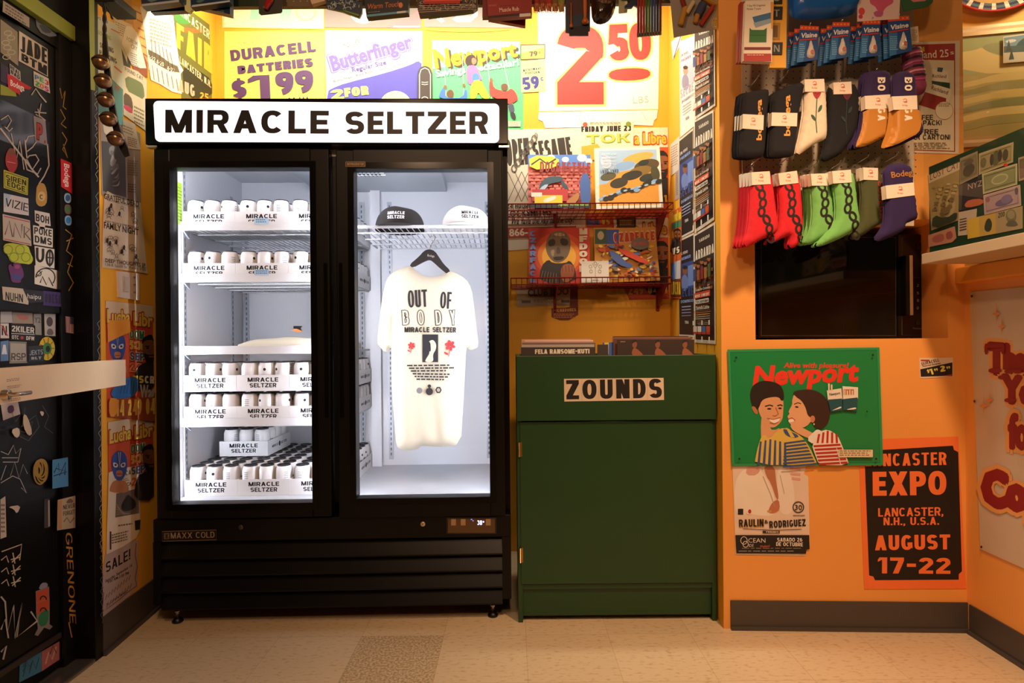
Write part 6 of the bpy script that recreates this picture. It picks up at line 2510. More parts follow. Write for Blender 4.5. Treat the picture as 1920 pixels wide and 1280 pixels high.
# ------------------------------------------------------------------ painting, postcard and straw hat on the rear wall
pa = root('framed_painting', PW.hit(1870, 170), 'framed landscape painting of rolling yellow green hills and clouds', 'painting')
o_ = [(1795, 64), (2040, 32), (2040, 262), (1795, 278)]
s = Sheet(PW, [(1797, 72), (2030, 48), (2030, 250), (1797, 263)], 'c9b878', .006, .004)
s.poly([(1797, 75), (2030, 51), (2030, 135), (1797, 142)], '9aa46c')
s.spoly([(1797, 100), (1826, 96), (1840, 90), (1848, 98), (1870, 106), (1890, 108), (2030, 98), (2030, 140), (1797, 141)], 'd0bc78', 1)
s.spoly([(1836, 88), (1870, 80), (1900, 92), (1930, 96), (1930, 108), (1890, 106), (1850, 100)], '8f9464', 2)
s.poly([(1797, 141), (2030, 134), (2030, 250), (1797, 263)], 'a89a58')
for i, c in enumerate(('c8b46c', '8f8a4c', 'c4b060', '7f8048', 'd0bc74', '9a9454')):
    y = 150 + i * 16
    s.spoly([(1797, y + 8), (1830, y + 2 - i), (1860, y - 8), (1895, y - 14), (2030, y - 22), (2030, y - 8), (1890, y + 2), (1850, y + 6), (1820, y + 14), (1797, y + 18)], c, 2)
s.ell(1850, 212, 3, 1.4, 'e8dcb0', -30)
s.build('canvas', pa)
FRM = M('c9a878', .35, .1, 0, .08)
for pts in ([(1795, 57), (2040, 29), (2040, 51), (1795, 73)], [(1795, 261), (2040, 246), (2040, 263), (1795, 279)], [(2028, 34), (2042, 32), (2042, 262), (2028, 264)], [(1790, 57), (1800, 56), (1800, 279), (1790, 279)]):
    s = Sheet(PW, pts, FRM, .018, .002)
    a = q4(s, pts)
    if abs(pts[1][0] - pts[0][0]) > 50:
        s.poly([a(0, .3), a(1, .3), a(1, .6), a(0, .6)], 'e3c798')
    s.build('frame_rail', pa)
s = Sheet(PW, [(1876, 74), (1960, 62), (1960, 116), (1876, 123)], 'd8d4c8', .0015, .024)
s.poly([(1877, 76), (1958, 64), (1958, 86), (1878, 94)], '6f96a8')
s.ell(1890, 82, 10, 3, 'd0d8d8', -8)
s.spoly([(1900, 88), (1914, 76), (1926, 74), (1960, 80), (1960, 96), (1900, 98)], '2f5058', 1)
s.poly([(1877, 92), (1958, 88), (1958, 102), (1877, 106)], '3f5a5c')
s.poly([(1877, 104), (1958, 100), (1958, 115), (1877, 122)], 'c0b8a0')
for x, y in ((1886, 80), (1891, 96)):
    s.spoly([(x, y), (x + 5, y + 20), (x - 5, y + 21)], '2a4038', 0)
s.done('postcard', 'mountain lake postcard tucked on the landscape painting', 'postcard')

hat = root('straw_hat', PW.hit(1862, -30), 'straw sombrero with red edged patterned brim hanging above the painting', 'hat')
HC = PW.hit(1866, -62) + PW.n * .01
ux = Vector((PB[0] - PA[0], PB[1] - PA[1], 0)).normalized()
uz = Vector((0, 0, 1))
b = MB()
STRAW = M('c9a66a', .8, 0, 0, .25, 60, .3)


def hp_(r, a, h):
    return HC + ux * (r * math.cos(a)) + uz * (r * math.sin(a) * .98) + PW.n * h


rings = [(.005, .15), (.05, .145), (.075, .10), (.085, .03), (.12, .02), (.19, .03)]
vs, fs = [], []
for r_, h_ in rings:
    vs += [hp_(r_, 2 * math.pi * j / 40, h_) for j in range(40)]
for i in range(len(rings) - 1):
    for j in range(40):
        fs.append((i * 40 + j, i * 40 + (j + 1) % 40, (i + 1) * 40 + (j + 1) % 40, (i + 1) * 40 + j))
b.add(vs, fs, STRAW, True)
b.build('crown', hat)
b = MB()
n = 80
for i in range(n):
    for k in range(3):
        a0, a1 = 2 * math.pi * i / n, 2 * math.pi * (i + 1) / n
        r0, r1 = .19 + k * .013, .203 + k * .013
        c = ('2a2a4a', 'e8e0d4', '4a6a7a', 'd8c8b0')[(i * 3 + k * 2 + (i // 3)) % 4]
        b.add([hp_(r0, a0, .03 + .004 * k), hp_(r0, a1, .03 + .004 * k), hp_(r1, a1, .034 + .004 * k), hp_(r1, a0, .034 + .004 * k)], [(0, 1, 2, 3)], c)
b.build('brim_band', hat)
b = MB()
b.tube([hp_(.232, 2 * math.pi * j / 60, .043) for j in range(60)], .005, M('c8302c', .7), 8, True)
b.build('brim_edging', hat)
# ------------------------------------------------------------------ door on the left wall
DX = -1.52
DP = Plane((DX, 0, 0), (1, 0, 0))
JX = -1.506
JP = Plane((JX, 0, 0), (1, 0, 0))
BLKD = M('0b0907', .35, 0, 0, .1, 8)
zl1 = DP.hit(98, 88).z
yd0, yd1 = .75, DP.hit(106, 640).y
s = Sheet(DP)
b = s
s.thick, s.off = 0, 0
s.box(DX - .045, DX, yd0, yd1, .02, zl1, BLKD)
zr0, zr1 = DP.hit(0, 582).z, DP.hit(0, 541).z
s.box(DX, DX + .012, yd0, yd1, zr0, zr1, M('080605', .4), .003)
zk0 = DP.hit(0, 1255).z
s.box(DX, DX + .01, yd0, yd1, zk0 - .02, zk0, M('2c211a', .4), .003)
s.box(DX, DX + .0006, yd0, yd1 - .02, DP.hit(0, 262).z, DP.hit(0, 185).z, M('2c3038', .12))
# marker writing on the leaf
WM, GM, CM = M('b9b2a6', .6), M('a3812c', .6), M('c9b8a0', .6)
s.off = .0011
for pts, w in (([(0, 240), (30, 280), (60, 318), (72, 332)], 3), ([(46, 262), (50, 300), (60, 318), (72, 300), (66, 290), (54, 292), (46, 302), (50, 318), (70, 326), (76, 315)], 2.4),
               ([(46, 270), (52, 256), (64, 254), (70, 262), (60, 276), (50, 284)], 2.2), ([(88, 270), (91, 310), (82, 330), (72, 345)], 2.4), ([(20, 250), (30, 300), (36, 262), (44, 318)], 1.8),
               ([(58, 178), (66, 166), (74, 178), (86, 192)], 2.6), ([(70, 204), (74, 220), (66, 214)], 2.2), ([(64, 210), (86, 212)], 2), ([(76, 194), (72, 216), (84, 226)], 2),
               ([(0, 225), (14, 216), (20, 226), (12, 240), (4, 234), (16, 246), (22, 240)], 2), ([(0, 846), (14, 852), (24, 834), (28, 850), (38, 840), (32, 866), (4, 866)], 1.3),
               ([(2, 858), (32, 858)], 1.2), ([(0, 900), (10, 872), (18, 892), (26, 866), (34, 896), (42, 870), (50, 888)], 1.2), ([(0, 905), (22, 892), (36, 898), (48, 924), (38, 914)], 1.4),
               ([(0, 1118), (8, 1128), (12, 1186), (24, 1134), (26, 1196), (40, 1130), (30, 1194), (68, 1164), (56, 1146)], 3.4), ([(0, 1180), (8, 1160), (14, 1196)], 3), ([(0, 1222), (10, 1210), (4, 1236)], 3.4)):
    s.line(pts, w, WM)
for i in range(3):
    y = 1046 + i * 22
    s.line([(0, y + 4), (10, y - 4), (14, y + 8)], 2, CM)
    s.line([(22, y - 10), (26, y + 10)], 2, CM)
    s.line([(18, y + 3), (36, y - 2)], 2, CM)
    s.line([(20, y + 8), (36, y - 8)], 2, CM)
s.line([(0, 1034), (38, 1020), (34, 1050)], 2, CM)
for k in range(7):
    a = k * .9
    s.ring(72 + 5 * math.sin(a), 881 + 4 * math.cos(a), 13 - k, 24 - 2 * k, 3, GM, 18)
for pts in ([(18, 772), (26, 790), (44, 764), (38, 800), (58, 790), (52, 812), (24, 806)], [(36, 800), (64, 778), (70, 800), (50, 826), (34, 818)], [(76, 760), (88, 780), (80, 800), (96, 812)]):
    s.line(pts, 1.2, M('5c5648', .6))
for pts in ([(40, 775), (48, 780), (58, 812), (50, 818), (40, 800)], [(70, 770), (80, 772), (76, 782)], [(16, 806), (32, 800), (34, 816), (26, 822)], [(10, 950), (36, 946), (28, 964), (22, 954)]):
    s.spoly(pts, CM, 1)
door = s.build('door_1')
struct(door)
for m_ in list(MATS.values()):
    if m_.name.split('.')[0] in ('mat_0b0907', 'mat_0b0908', 'mat_080605', 'mat_0b0807'):
        m_.node_tree.nodes['Principled BSDF'].inputs['Specular IOR Level'].default_value = .25
# frame: jamb face with gold marker, dark reveal, outer casing
yj1 = JP.hit(137, 640).y
s = Sheet(JP)
s.thick, s.off = 0, .0006
s.box(JX - .08, JX, yd1 + .003, yj1 + .004, 0, 2.19, M('0b0908', .35, 0, 0, .08))
zc = 1.09
for pts in ([(112, 165), (116, 185), (122, 170), (118, 200), (124, 205)], [(113, 205), (122, 222), (114, 232), (124, 240)], [(116, 248), (125, 262), (117, 280), (126, 296), (118, 270)], [(122, 430), (134, 440), (124, 470), (136, 480), (126, 510), (137, 530), (128, 545)], [(124, 452), (137, 446)], [(126, 494), (136, 500)]):
    s.line(pts, 1.8, GM)
s.text('GRENONE', 122, 998, 130, 1168, 12, M('b9832c', .6), up=(1, .1), t=.13)
s.line([(128, 1166), (134, 1195)], 2, M('b9832c', .6))
o = s.build('door_frame_inner')
o.name = 'trim_2'
struct(o)
YC0, YC1 = 2.018, 2.057
b = MB()
b.box(-1.62, -1.441, YC0, YC1, 0, 2.40, M('080605', .4, 0, 0, .08), .003)
o = b.build('trim_3')
struct(o)
CP = Plane((-1.441, 0, 0), (1, 0, 0))
s = Sheet(CP)
s.thick, s.off = 0, .0006
LG = M('8f9a3a', .5)
s.poly([(166, -40), (176, -40), (178, 170), (170, 168), (167, 60)], LG)
rnd = random.Random(3)
for y0, y1, c in ((170, 330, 'a39a8c'), (360, 470, '9a9284'), (470, 548, '3f6a4a'), (600, 1010, 'a8a094'), (1020, 1160, '6a645a')):
    y = y0
    while y < y1:
        h_ = rnd.uniform(14, 26)
        x = 177.5 + (y - 200) * .0095
        s.line([(x + 2 + 2.6 * math.cos(k) * (1 if k < 4 else .6), y + h_ * k / 8) for k in range(9)], 1.0, M(c, .6))
        y += h_ * rnd.uniform(.9, 1.3)
tag(s.build('trim_4'), None, None, kind='structure')
b = MB()
zh0, zh1 = 2.135, 2.185
b.box(-1.60, -1.515, .75, YC0, zl1 + .004, zh0, M('080605', .4))
b.box(-1.60, -1.492, .75, YC0, zh0, zh1, LG, .002)
b.box(-1.60, -1.505, .75, YC0, zh1, 2.98, M('0b0807', .5))
struct(b.build('trim_5'))
b = MB()
b.box(-1.62, -1.44, .75, YC0, 0.0, .014, M('8c857c', .25, .8), .004)
struct(b.build('trim_6'))


def stick(pl, pts, c, label, draw=None, off=.0012, name='sticker', cat='sticker', group=None):
    s = Sheet(pl, pts, c, .0006, off)
    if draw:
        draw(s)
    return s.done(name, label, cat, group)


def tx(s, w, x0, y0, x1, y1, h, c, **k):
    s.text(w, x0, y0, x1, y1, h, c, up=k.pop('up', (0, -1)), **k)


D1 = '1a1614'
OFFW = 'cfc6b8'
stick(Plane((-1.505, 0, 0), (1, 0, 0)), [(5, 1), (54, 33), (54, 52), (4, 22)], '9c948a', 'grey notice label high above the stickered door', lambda s: s.greek(9, 8, 50, 26, 3, '5c544c', slope=.62, seed=2))
stick(Plane((-1.515, 0, 0), (1, 0, 0)), [(66, 36), (84, 46), (97, 58), (109, 67), (92, 69), (76, 62), (68, 50)], '6f7478', 'torn round grey sticker above the door top', lambda s: s.spoly([(70, 44), (84, 50), (98, 62), (80, 62)], '3a4650', 1))
stick(DP, [(0, 36), (32, 60), (33, 124), (0, 98)], '8f8874', 'tan scrawled sheet at the top of the door beside the bold lettered sticker', lambda s: [s.ring(14 + 6 * math.sin(i * 2), 62 + i * 9, 8, 5, 1.6, 'b8b29c', 12) for i in range(6)])
stick(DP, [(35, 58), (88, 92), (89, 144), (34, 114)], OFFW, 'large white sticker with two lines of bold black letters at the door top', lambda s: (tx(s, 'JADE', 37, 96, 87, 120, 30, D1, t=.2, wd=.6, gap=.08, h1=28), tx(s, 'BTM', 39, 113, 87, 142, 14, D1, t=.25, wd=.9, gap=.1, h1=18)))
stick(DP, [(17, 119), (37, 134), (38, 153), (18, 140)], 'b8b4b0', 'small white and black sticker above the red torn one', lambda s: (tx(s, 'REAL', 18, 128, 36, 142, 7, D1, t=.25), tx(s, 'BAD', 19, 137, 36, 150, 7, D1, t=.25)))
stick(DP, [(0, 118), (15, 127), (16, 160), (0, 152)], '33284a', 'dark violet sticker at the door edge above the lime strip')
stick(DP, [(0, 158), (28, 170), (30, 181), (0, 178)], '8f9a2c', 'lime strip sticker under the torn red sticker')
stick(DP, [(12, 138), (22, 142), (40, 154), (58, 164), (54, 168), (36, 165), (36, 178), (14, 164)], 'c0242a', 'torn red sticker with white lettering near the door top', lambda s: (tx(s, 'Bodega', 18, 160, 44, 171, 11, 'f0e8e0', bold=.02)), .0019)
stick(DP, [(62, 133), (90, 147), (93, 175), (63, 161)], 'd8d4cc', 'white sticker with multicoloured letters below the bold lettered one', lambda s: [tx(s, ch, x, y, x + 8, y + 4, 9, c, t=.25) for ch, x, y, c in (('P', 64, 148, '3f7ac0'), ('E', 73, 152, '4aa858'), ('3', 82, 157, 'c83a3a'), ('Z', 65, 160, '4aa858'), ('O', 73, 164, 'd87a3a'), ('5', 82, 169, 'c83a8a'))])
stick(DP, [(62, 217), (84, 225), (88, 273), (65, 265)], '8f8c90', 'grey sticker with a red varsity letter P', lambda s: (tx(s, 'P', 67, 262, 79, 266, 34, '3a1c1c', t=.34), tx(s, 'P', 68, 260, 78, 264, 30, 'a83a34', t=.26), s.ell(83, 266, 2, 3, 'a83a34')))
stick(DP, smooth_poly([(10, 290), (16, 277), (25, 279), (30, 292), (33, 308), (28, 320), (22, 326), (14, 318), (9, 306)], 1), '9c2c2e', 'red and brown rounded sticker above the yellow bordered one', lambda s: (s.ell(20, 285, 7, 7, '7a4a30'), s.line([(12, 303), (28, 306)], 1, 'd8a8a0')))
stick(DP, [(6, 318), (52, 334), (51, 366), (6, 352)], 'b8b83a', 'yellow and black two line sticker on the door', lambda s: (s.line([(8, 322), (50, 336), (49, 363), (8, 350), (8, 322)], 1.2, D1), tx(s, 'SIREN', 10, 337, 48, 348, 10, D1, t=.2), tx(s, 'EDGE', 12, 348, 46, 360, 10, D1, t=.2)))
stick(DP, [(6, 362), (52, 372), (53, 404), (6, 397)], 'd4d4d6', 'white sticker with slanted black letters and a blue corner', lambda s: (s.poly([(6, 362), (20, 365), (8, 390)], 'a8c4e0'), tx(s, 'VIZIE', 8, 386, 51, 397, 15, D1, t=.13, shear=.1)))
stick(DP, smooth_poly([(68, 348), (76, 342), (84, 346), (88, 366), (86, 384), (74, 388), (66, 380), (67, 362)], 1), 'b8924a', 'tan rounded sticker with letter C', lambda s: (s.ell(77, 368, 7, 9, 'd8b87a'), tx(s, 'C', 73, 373, 80, 374, 9, '3a5a3a', t=.22)))
stick(DP, [(4, 401), (55, 413), (58, 461), (5, 450)], 'c4bcb0', 'white sticker with grey scrawl between red lines', lambda s: (s.line([(6, 405), (54, 416)], 1.6, 'b83a34'), s.line([(7, 448), (56, 458)], 1.6, 'b83a34'), [s.line(p, 2.2, '5c564e') for p in ([(8, 440), (16, 414), (22, 444)], [(24, 444), (26, 418), (38, 446), (40, 420)], [(44, 446), (44, 424), (54, 430), (46, 438), (56, 450)])]))
stick(DP, smooth_poly([(64, 394), (92, 400), (94, 424), (84, 422), (82, 430), (74, 428), (72, 420), (65, 416)], 0), 'd0ccc6', 'small white cut-out sticker with three black letters', lambda s: tx(s, 'BOH', 66, 414, 91, 420, 14, D1, t=.22))
stick(DP, [(61, 422), (98, 429), (98, 464), (62, 458)], 'd6d2cc', 'white two line sticker with bold letters beside the scrawl sticker', lambda s: (tx(s, 'POKE', 63, 438, 96, 444, 13, D1, t=.22), tx(s, 'DMS', 64, 454, 96, 460, 13, D1, t=.22)))
stick(DP, smooth_poly([(6, 458), (20, 455), (34, 458), (52, 460), (56, 474), (62, 486), (56, 496), (44, 494), (30, 493), (18, 490), (14, 478), (6, 472)], 1), 'b9c83a', 'lime bubble letter sticker on the door', lambda s: [s.ring(14 + i * 11, 468 + (i % 2) * 14, 9, 9, 1.3, '6f8a1c', 14) for i in range(4)])
stick(DP, smooth_poly([(14, 500), (18, 494), (24, 502), (24, 492), (36, 492), (42, 506), (44, 518), (38, 524), (38, 530), (28, 530), (20, 528), (18, 514)], 1), '6a2f6f', 'purple cut-out sticker under the lime one', lambda s: (s.spoly([(20, 514), (40, 516), (38, 524), (20, 522)], '3a4a8a', 1), s.ell(31, 500, 5, 4, 'a04a7a')))
stick(DP, [(64, 461), (101, 467), (101, 503), (66, 498)], 'd6d2cc', 'white sticker with heavy black letter U and a cross', lambda s: (s.ring(74, 480, 8, 12, 5, D1, 16, 0, 180), s.rect(66, 464, 71, 480, D1), s.rect(77, 466, 82, 480, D1), s.ring(92, 483, 8, 16, 4, D1, 16), s.line([(92, 468), (92, 500)], 2.5, D1), s.line([(84, 482), (100, 484)], 2.5, D1)))
stick(DP, [(64, 497), (107, 507), (106, 542), (64, 532)], 'd6d2cc', 'white sticker with a round scribbled face', lambda s: (s.ring(84, 520, 19, 18, 2.2, D1, 20, 180, 400), s.ring(72, 513, 5, 5, 1.6, D1, 12), s.line([(66, 520), (78, 508)], 1.4, D1), s.line([(74, 530), (78, 518), (86, 534), (90, 520), (98, 536)], 2.2, D1)))
stick(Plane((DX + .012, 0, 0), (1, 0, 0)), [(3, 537), (42, 541), (54, 552), (52, 571), (5, 562)], 'c2b8a6', 'cream sticker with black letters on the door rail', lambda s: tx(s, 'NUHN', 9, 562, 42, 567, 15, D1, t=.18))
stick(Plane((DX + .012, 0, 0), (1, 0, 0)), [(42, 542), (80, 546), (80, 566), (54, 568)], '1c1c28', 'dark sticker with white script on the door rail', lambda s: tx(s, 'haipu', 50, 559, 75, 561, 9, 'd8d4cc', bold=.0), .0020)
stick(Plane((DX + .012, 0, 0), (1, 0, 0)), [(80, 545), (112, 548), (116, 575), (80, 572)], '3a2464', 'purple sticker with dark letters on the door rail', lambda s: tx(s, 'ODESA', 83, 567, 114, 570, 17, '1c1430', t=.25, wd=.7))
stick(DP, [(0, 584), (21, 584), (22, 605), (0, 605)], 'b0b0b4', 'light grey sticker under the rail at the door edge')
stick(DP, [(22, 585), (60, 587), (61, 607), (22, 606)], '94887c', 'faded pinkish sticker under the door rail', lambda s: (s.spoly([(26, 590), (42, 588), (56, 596), (40, 602)], 'a86a60', 1)))
stick(DP, [(62, 588), (76, 588), (77, 628), (62, 627)], '8c8a84', 'narrow grey sticker beside the bald head photo', lambda s: tx(s, 'Y2', 63, 604, 75, 605, 10, '4a4640'))
stick(DP, [(82, 588), (103, 589), (103, 630), (83, 629)], 'b8b6b2', 'white sticker with a grey photo of a bald head', lambda s: (s.ell(92, 603, 6, 9, '4a4644'), s.spoly([(86, 628), (88, 616), (97, 616), (100, 628)], '6a6664', 1)))
stick(DP, [(0, 606), (15, 606), (16, 634), (0, 634)], 'd0ccc8', 'white and red sticker at the door edge beside the two line black one', lambda s: (tx(s, 'N', 2, 628, 12, 629, 18, D1, t=.2), s.line([(1, 609), (14, 630)], 1.6, 'c83a34')))
stick(DP, [(19, 607), (65, 610), (65, 640), (19, 637)], '1c1a1c', 'black sticker with two lines of white letters', lambda s: (tx(s, '2KILER', 21, 621, 63, 625, 11, 'd8d4d0', t=.2), s.line([(20, 625), (64, 627)], 1, 'd8d4d0'), tx(s, 'OTC', 21, 635, 34, 636, 7, 'd8d4d0', t=.2), tx(s, 'DFW', 48, 637, 63, 638, 7, 'd8d4d0', t=.2), s.ell(40, 633, 3, 3, 'b03030')))
stick(DP, [(0, 640), (15, 638), (15, 676), (0, 677)], '5a82b8', 'blue and white sticker at the door edge above the plank', lambda s: tx(s, 'A', 2, 664, 12, 664, 18, 'd8dce4', t=.3))
stick(DP, [(16, 640), (49, 641), (50, 680), (17, 681)], 'a8a49e', 'grey framed sticker with three black letters', lambda s: (s.line([(17, 642), (48, 643), (49, 678), (18, 679)], 1.4, D1, True), tx(s, 'RSP', 20, 675, 47, 675, 13, D1, t=.14)))
stick(DP, [(51, 649), (82, 647), (81, 677), (52, 677)], '232830', 'dark blue sticker with white lettering beside the eyeball', lambda s: (tx(s, 'JEKTS', 54, 666, 79, 664, 9, 'a8b4c0', t=.16), tx(s, 'BLT', 57, 674, 76, 673, 5, 'a8b4c0', t=.3)), .0020)
stick(DP, smooth_poly([(71, 653), (76, 636), (87, 630), (98, 636), (103, 652), (99, 668), (88, 677), (76, 670)], 1), 'd8c83a', 'yellow eyeball sticker with red veins and green iris', lambda s: ([s.line([(87 + 6 * math.cos(a), 653 + 8 * math.sin(a)), (87 + 14 * math.cos(a), 653 + 21 * math.sin(a))], 1.4, 'b83a2c') for a in [i * .7 for i in range(9)]], s.ell(87, 653, 8, 11, '3f8a4a'), s.ell(88, 654, 4, 6, D1)))
stick(JP, [(122, 593), (137, 595), (137, 625), (123, 623)], 'b8a49c', 'small striped flag sticker on the door jamb', lambda s: ([s.line([(123 + i * 3, 594), (123.5 + i * 3, 623)], 1.3, '8a3c3c') for i in range(5)], s.poly([(130, 594), (137, 595), (137, 608), (130, 607)], '2c2c44')))
stick(JP, [(113, 297), (133, 306), (134, 363), (114, 350)], 'c8202a', 'red sticker with white vertical lettering on the door jamb', lambda s: tx(s, 'Bodega', 119, 306, 121, 350, 10, 'f0e4e0', up=(1, .3), bold=.02))
for (x, y, c, l) in ((126, 371, '9ab8cc', 'topmost'), (126.5, 392, '7a5a5c', 'middle'), (127, 413, '8ab0d0', 'lowest')):
    stick(JP, smooth_poly([(x - 7, y), (x - 5, y - 9), (x + 4, y - 9), (x + 7, y), (x + 5, y + 10), (x - 4, y + 9)], 2), c, f'small round sticker on the door jamb, {l} of three under the red one', lambda s: (s.ell(x, y, 4.5, 6, {'topmost': '35589a', 'middle': '3f7a3c', 'lowest': '2f7ac8'}[l]),), group=None)
stick(DP, [(0, 755), (32, 750), (37, 776), (5, 788)], 'b4aeac', 'white sticker with small violet drawing under the plank', lambda s: s.spoly([(12, 762), (24, 758), (26, 772), (14, 776)], '4a3458', 1))
stick(DP, [(0, 936), (9, 930), (11, 1006), (0, 1010)], 'c4b8a6', 'torn cream strip low on the door edge', lambda s: s.greek(1, 945, 9, 1002, 7, '5c544a', seed=8))
stick(JP, [(97, 862), (126, 857), (127, 911), (97, 916)], '4a8ab8', 'light blue sticker with black tag across door and jamb', lambda s: (s.line([(100, 886), (108, 868), (110, 892), (122, 866), (120, 890)], 2.2, D1), s.line([(99, 892), (124, 884), (104, 878)], 1.8, D1)), .0018)
stick(JP, [(107, 937), (140, 929), (140, 989), (106, 994)], 'b8a88c', 'cream sticker with black lettering on the lower door jamb', lambda s: (tx(s, 'NEVER', 117, 955, 139, 951, 8, D1, t=.18), tx(s, 'FORGET', 117, 967, 139, 963, 8, D1, t=.18), s.line([(118, 978), (124, 970), (130, 980), (138, 970)], 1.4, D1), s.spoly([(120, 944), (130, 932), (138, 942)], '6a5c4a', 1), s.poly([(107, 938), (114, 936), (114, 991), (107, 993)], 'c08a5a')), .0018)
stick(DP, [(82, 936), (92, 934), (93, 988), (82, 990)], '3a3230', 'narrow dark sticker with tiny white print low on the door', lambda s: s.poly([(89, 938), (92, 937), (92.5, 986), (89.5, 987)], 'a89c90'))
stick(DP, [(66, 1108), (91, 1099), (92, 1128), (92, 1170), (98, 1174), (92, 1180), (82, 1176), (70, 1192), (64, 1190), (70, 1178), (67, 1150)], '8a8078', 'orange and green figure sticker low on the door', lambda s: (s.poly([(67, 1110), (90, 1101), (91, 1121), (67, 1130)], 'c8502c'), s.poly([(67, 1131), (91, 1122), (91, 1142), (68, 1152)], 'c8502c'), s.spoly([(70, 1152), (91, 1138), (89, 1170), (72, 1176)], '2f7a4c', 1), s.ring(80, 1124, 7, 8, 2.5, '2a1a14', 12, 180, 360), s.ring(80, 1146, 7, 8, 2.5, '2a1a14', 12, 180, 360), s.spoly([(70, 1106), (76, 1092), (88, 1092), (88, 1101)], '9a90a0', 1)))
stick(DP, [(36, 1243), (77, 1221), (77, 1258), (35, 1279)], '3f7a94', 'blue sticker with dark scrawl at the door bottom', lambda s: [s.line([(42, 1268 - i * 9), (48, 1246 - i * 4), (54, 1262 - i * 6), (60, 1238), (66, 1254), (72, 1232)], 1.5, '1c2c3c') for i in range(3)])
stick(DP, [(77, 1221), (110, 1202), (110, 1236), (77, 1258)], 'b0625c', 'red and pink sticker with tan scrawl at the door bottom', lambda s: (s.line([(84, 1244), (90, 1222), (96, 1236), (104, 1212)], 3, 'c8a88c'), s.line([(92, 1226), (98, 1210), (104, 1224)], 2, '3a2a24')), .0020)

# wooden plank across the door on steel brackets
P1, P0 = Vector((-1.285, 1.95, 0)), Vector((-1.13, 1.0, 0))
e = (P1 - P0).normalized()
nn = Vector((-e.y, e.x, 0))
if nn.x > 0:
    nn = -nn
t = root('door_plank', (P1 + P0) / 2 + Vector((0, 0, .952)), 'pale pine plank mounted across the stickered door with stamped marks', 'plank')
WOOD = M('f0ddbe', .6, 0, 0, .14, 9, .1)
b = MB()
b.prism([P0 + Vector((0, 0, .952)), P1 + Vector((0, 0, .957)), P1 + Vector((0, 0, 1.041)), P0 + Vector((0, 0, 1.034))], nn * .036, WOOD)
b.build('board', t)
PLK = Plane(P1, -nn)
s = Sheet(PLK)
s.thick, s.off = 0, .0004
for i, y in enumerate((711, 724, 738, 748)):
    s.greek(12 + i, y, 40, y + 6, 2, 'a08468', slope=-.13, seed=i)
s.build('stamp_marks', t)
b = MB()
pb = PLK.hit(6, 740)
b.tube([pb - nn * -.004, pb - nn * .012], .012, CHROME, 14)
b.tube([pb - nn * .004 + Vector((0, 0, .004)), pb - nn * .02, pb - nn * .022 + e * .06], .005, CHROME, 10)
b.build('bolt', t)
for f in (.30, .86):
    q = P0 + (P1 - P0) * f
    b = MB()
    b.box(DX + .0005, q.x + nn.x * .036, q.y - .012, q.y + .012, .975, 1.015, M('3a3632', .35, .8), .003)
    b.build('bracket', t)

# ------------------------------------------------------------------ sleigh bells on a strap
YBL = 1.95
t = root('bell_strap', W(200, 60, YBL), 'black leather strap of five brass bells hanging beside the door', 'bells')
b = MB()
pth = [(195, 62), (197, 100), (201, 140), (206, 180), (213, 222), (222, 256), (233, 280), (238, 292)]
wd_ = [3, 5, 5.5, 5.5, 6, 6.5, 7, 5]
rows = []
pl = front(YBL)
for i, (x, y) in enumerate(pth):
    a = pth[max(i - 1, 0)]
    c = pth[min(i + 1, len(pth) - 1)]
    dx, dy = c[0] - a[0], c[1] - a[1]
    L = math.hypot(dx, dy)
    nx, ny = dy / L * wd_[i], -dx / L * wd_[i]
    rows.append((pl.hit(x - nx, y - ny), pl.hit(x + nx, y + ny)))
vs, fs = [], []
for p, q in rows:
    for o_ in (Vector((0, 0, 0)), Vector((0, .006, 0))):
        vs += [p + o_, q + o_]
for i in range(len(rows) - 1):
    k = 4 * i
    fs += [(k, k + 1, k + 5, k + 4), (k + 2, k + 6, k + 7, k + 3), (k, k + 4, k + 6, k + 2), (k + 1, k + 3, k + 7, k + 5)]
fs += [(0, 2, 3, 1), (4 * len(rows) - 4, 4 * len(rows) - 3, 4 * len(rows) - 1, 4 * len(rows) - 2)]
LEA = M('1a1412', .5, 0, 0, .1)
b.add(vs, fs, LEA)
b.build('strap', t)
for ph in (0, 1):
    b = MB()
    b.tube([W(196 + 2.2 * math.sin(k * .9 + ph * 3.14), 64 - k * 5.5, YBL + .003 * math.cos(k * .9 + ph * 3.14)) for k in range(22)], .0035, LEA, 7)
    b.build('cord', t)
b = MB()
b.tube([W(199, 8, YBL), W(206, 22, YBL - .004), W(211, 36, YBL)], .003, LEA, 6)
b.build('cord', t)
BR = M('8a6848', .28, .75, 0, .1, 20)
for x, y in ((189, 117), (193.5, 152), (198.5, 187), (203.5, 223), (217, 260)):
    c = W(x, y, YBL - .018)
    b = MB()
    r = .0245
    vs, fs = [], []
    n, k = 24, 14
    for i in range(k + 1):
        th_ = math.pi * i / k
        for j in range(n):
            a = 2 * math.pi * j / n
            vs.append(c + Vector((r * math.sin(th_) * math.cos(a), r * math.sin(th_) * math.sin(a), r * math.cos(th_))))
    for i in range(k):
        for j in range(n):
            fs.append((i * n + j, i * n + (j + 1) % n, (i + 1) * n + (j + 1) % n, (i + 1) * n + j))
    b.add(vs, fs, BR, True)
    b.tube([c + Vector((r * 1.01 * math.sin(a) * .97, -r * 1.01 * math.cos(a), r * .25 * math.cos(a))) for a in [R(-80 + 160 * i / 16) for i in range(17)]], .0022, M('1c120c', .6), 6)
    b.ell = None
    o = b.build('bell', t)
b = MB()
zc0 = W(205, 6, YBL).z
p = W(200, 0, YBL)
b.box(p.x - .035, p.x + .035, YBL - .012, LA[1] - .002, zc0, zc0 + .03, M('1a1614', .4), .004)
tag(b.build('wall_hook_bar', at=(p.x, YBL, zc0)), 'short black bar over the door corner from which the bells hang', 'hook')

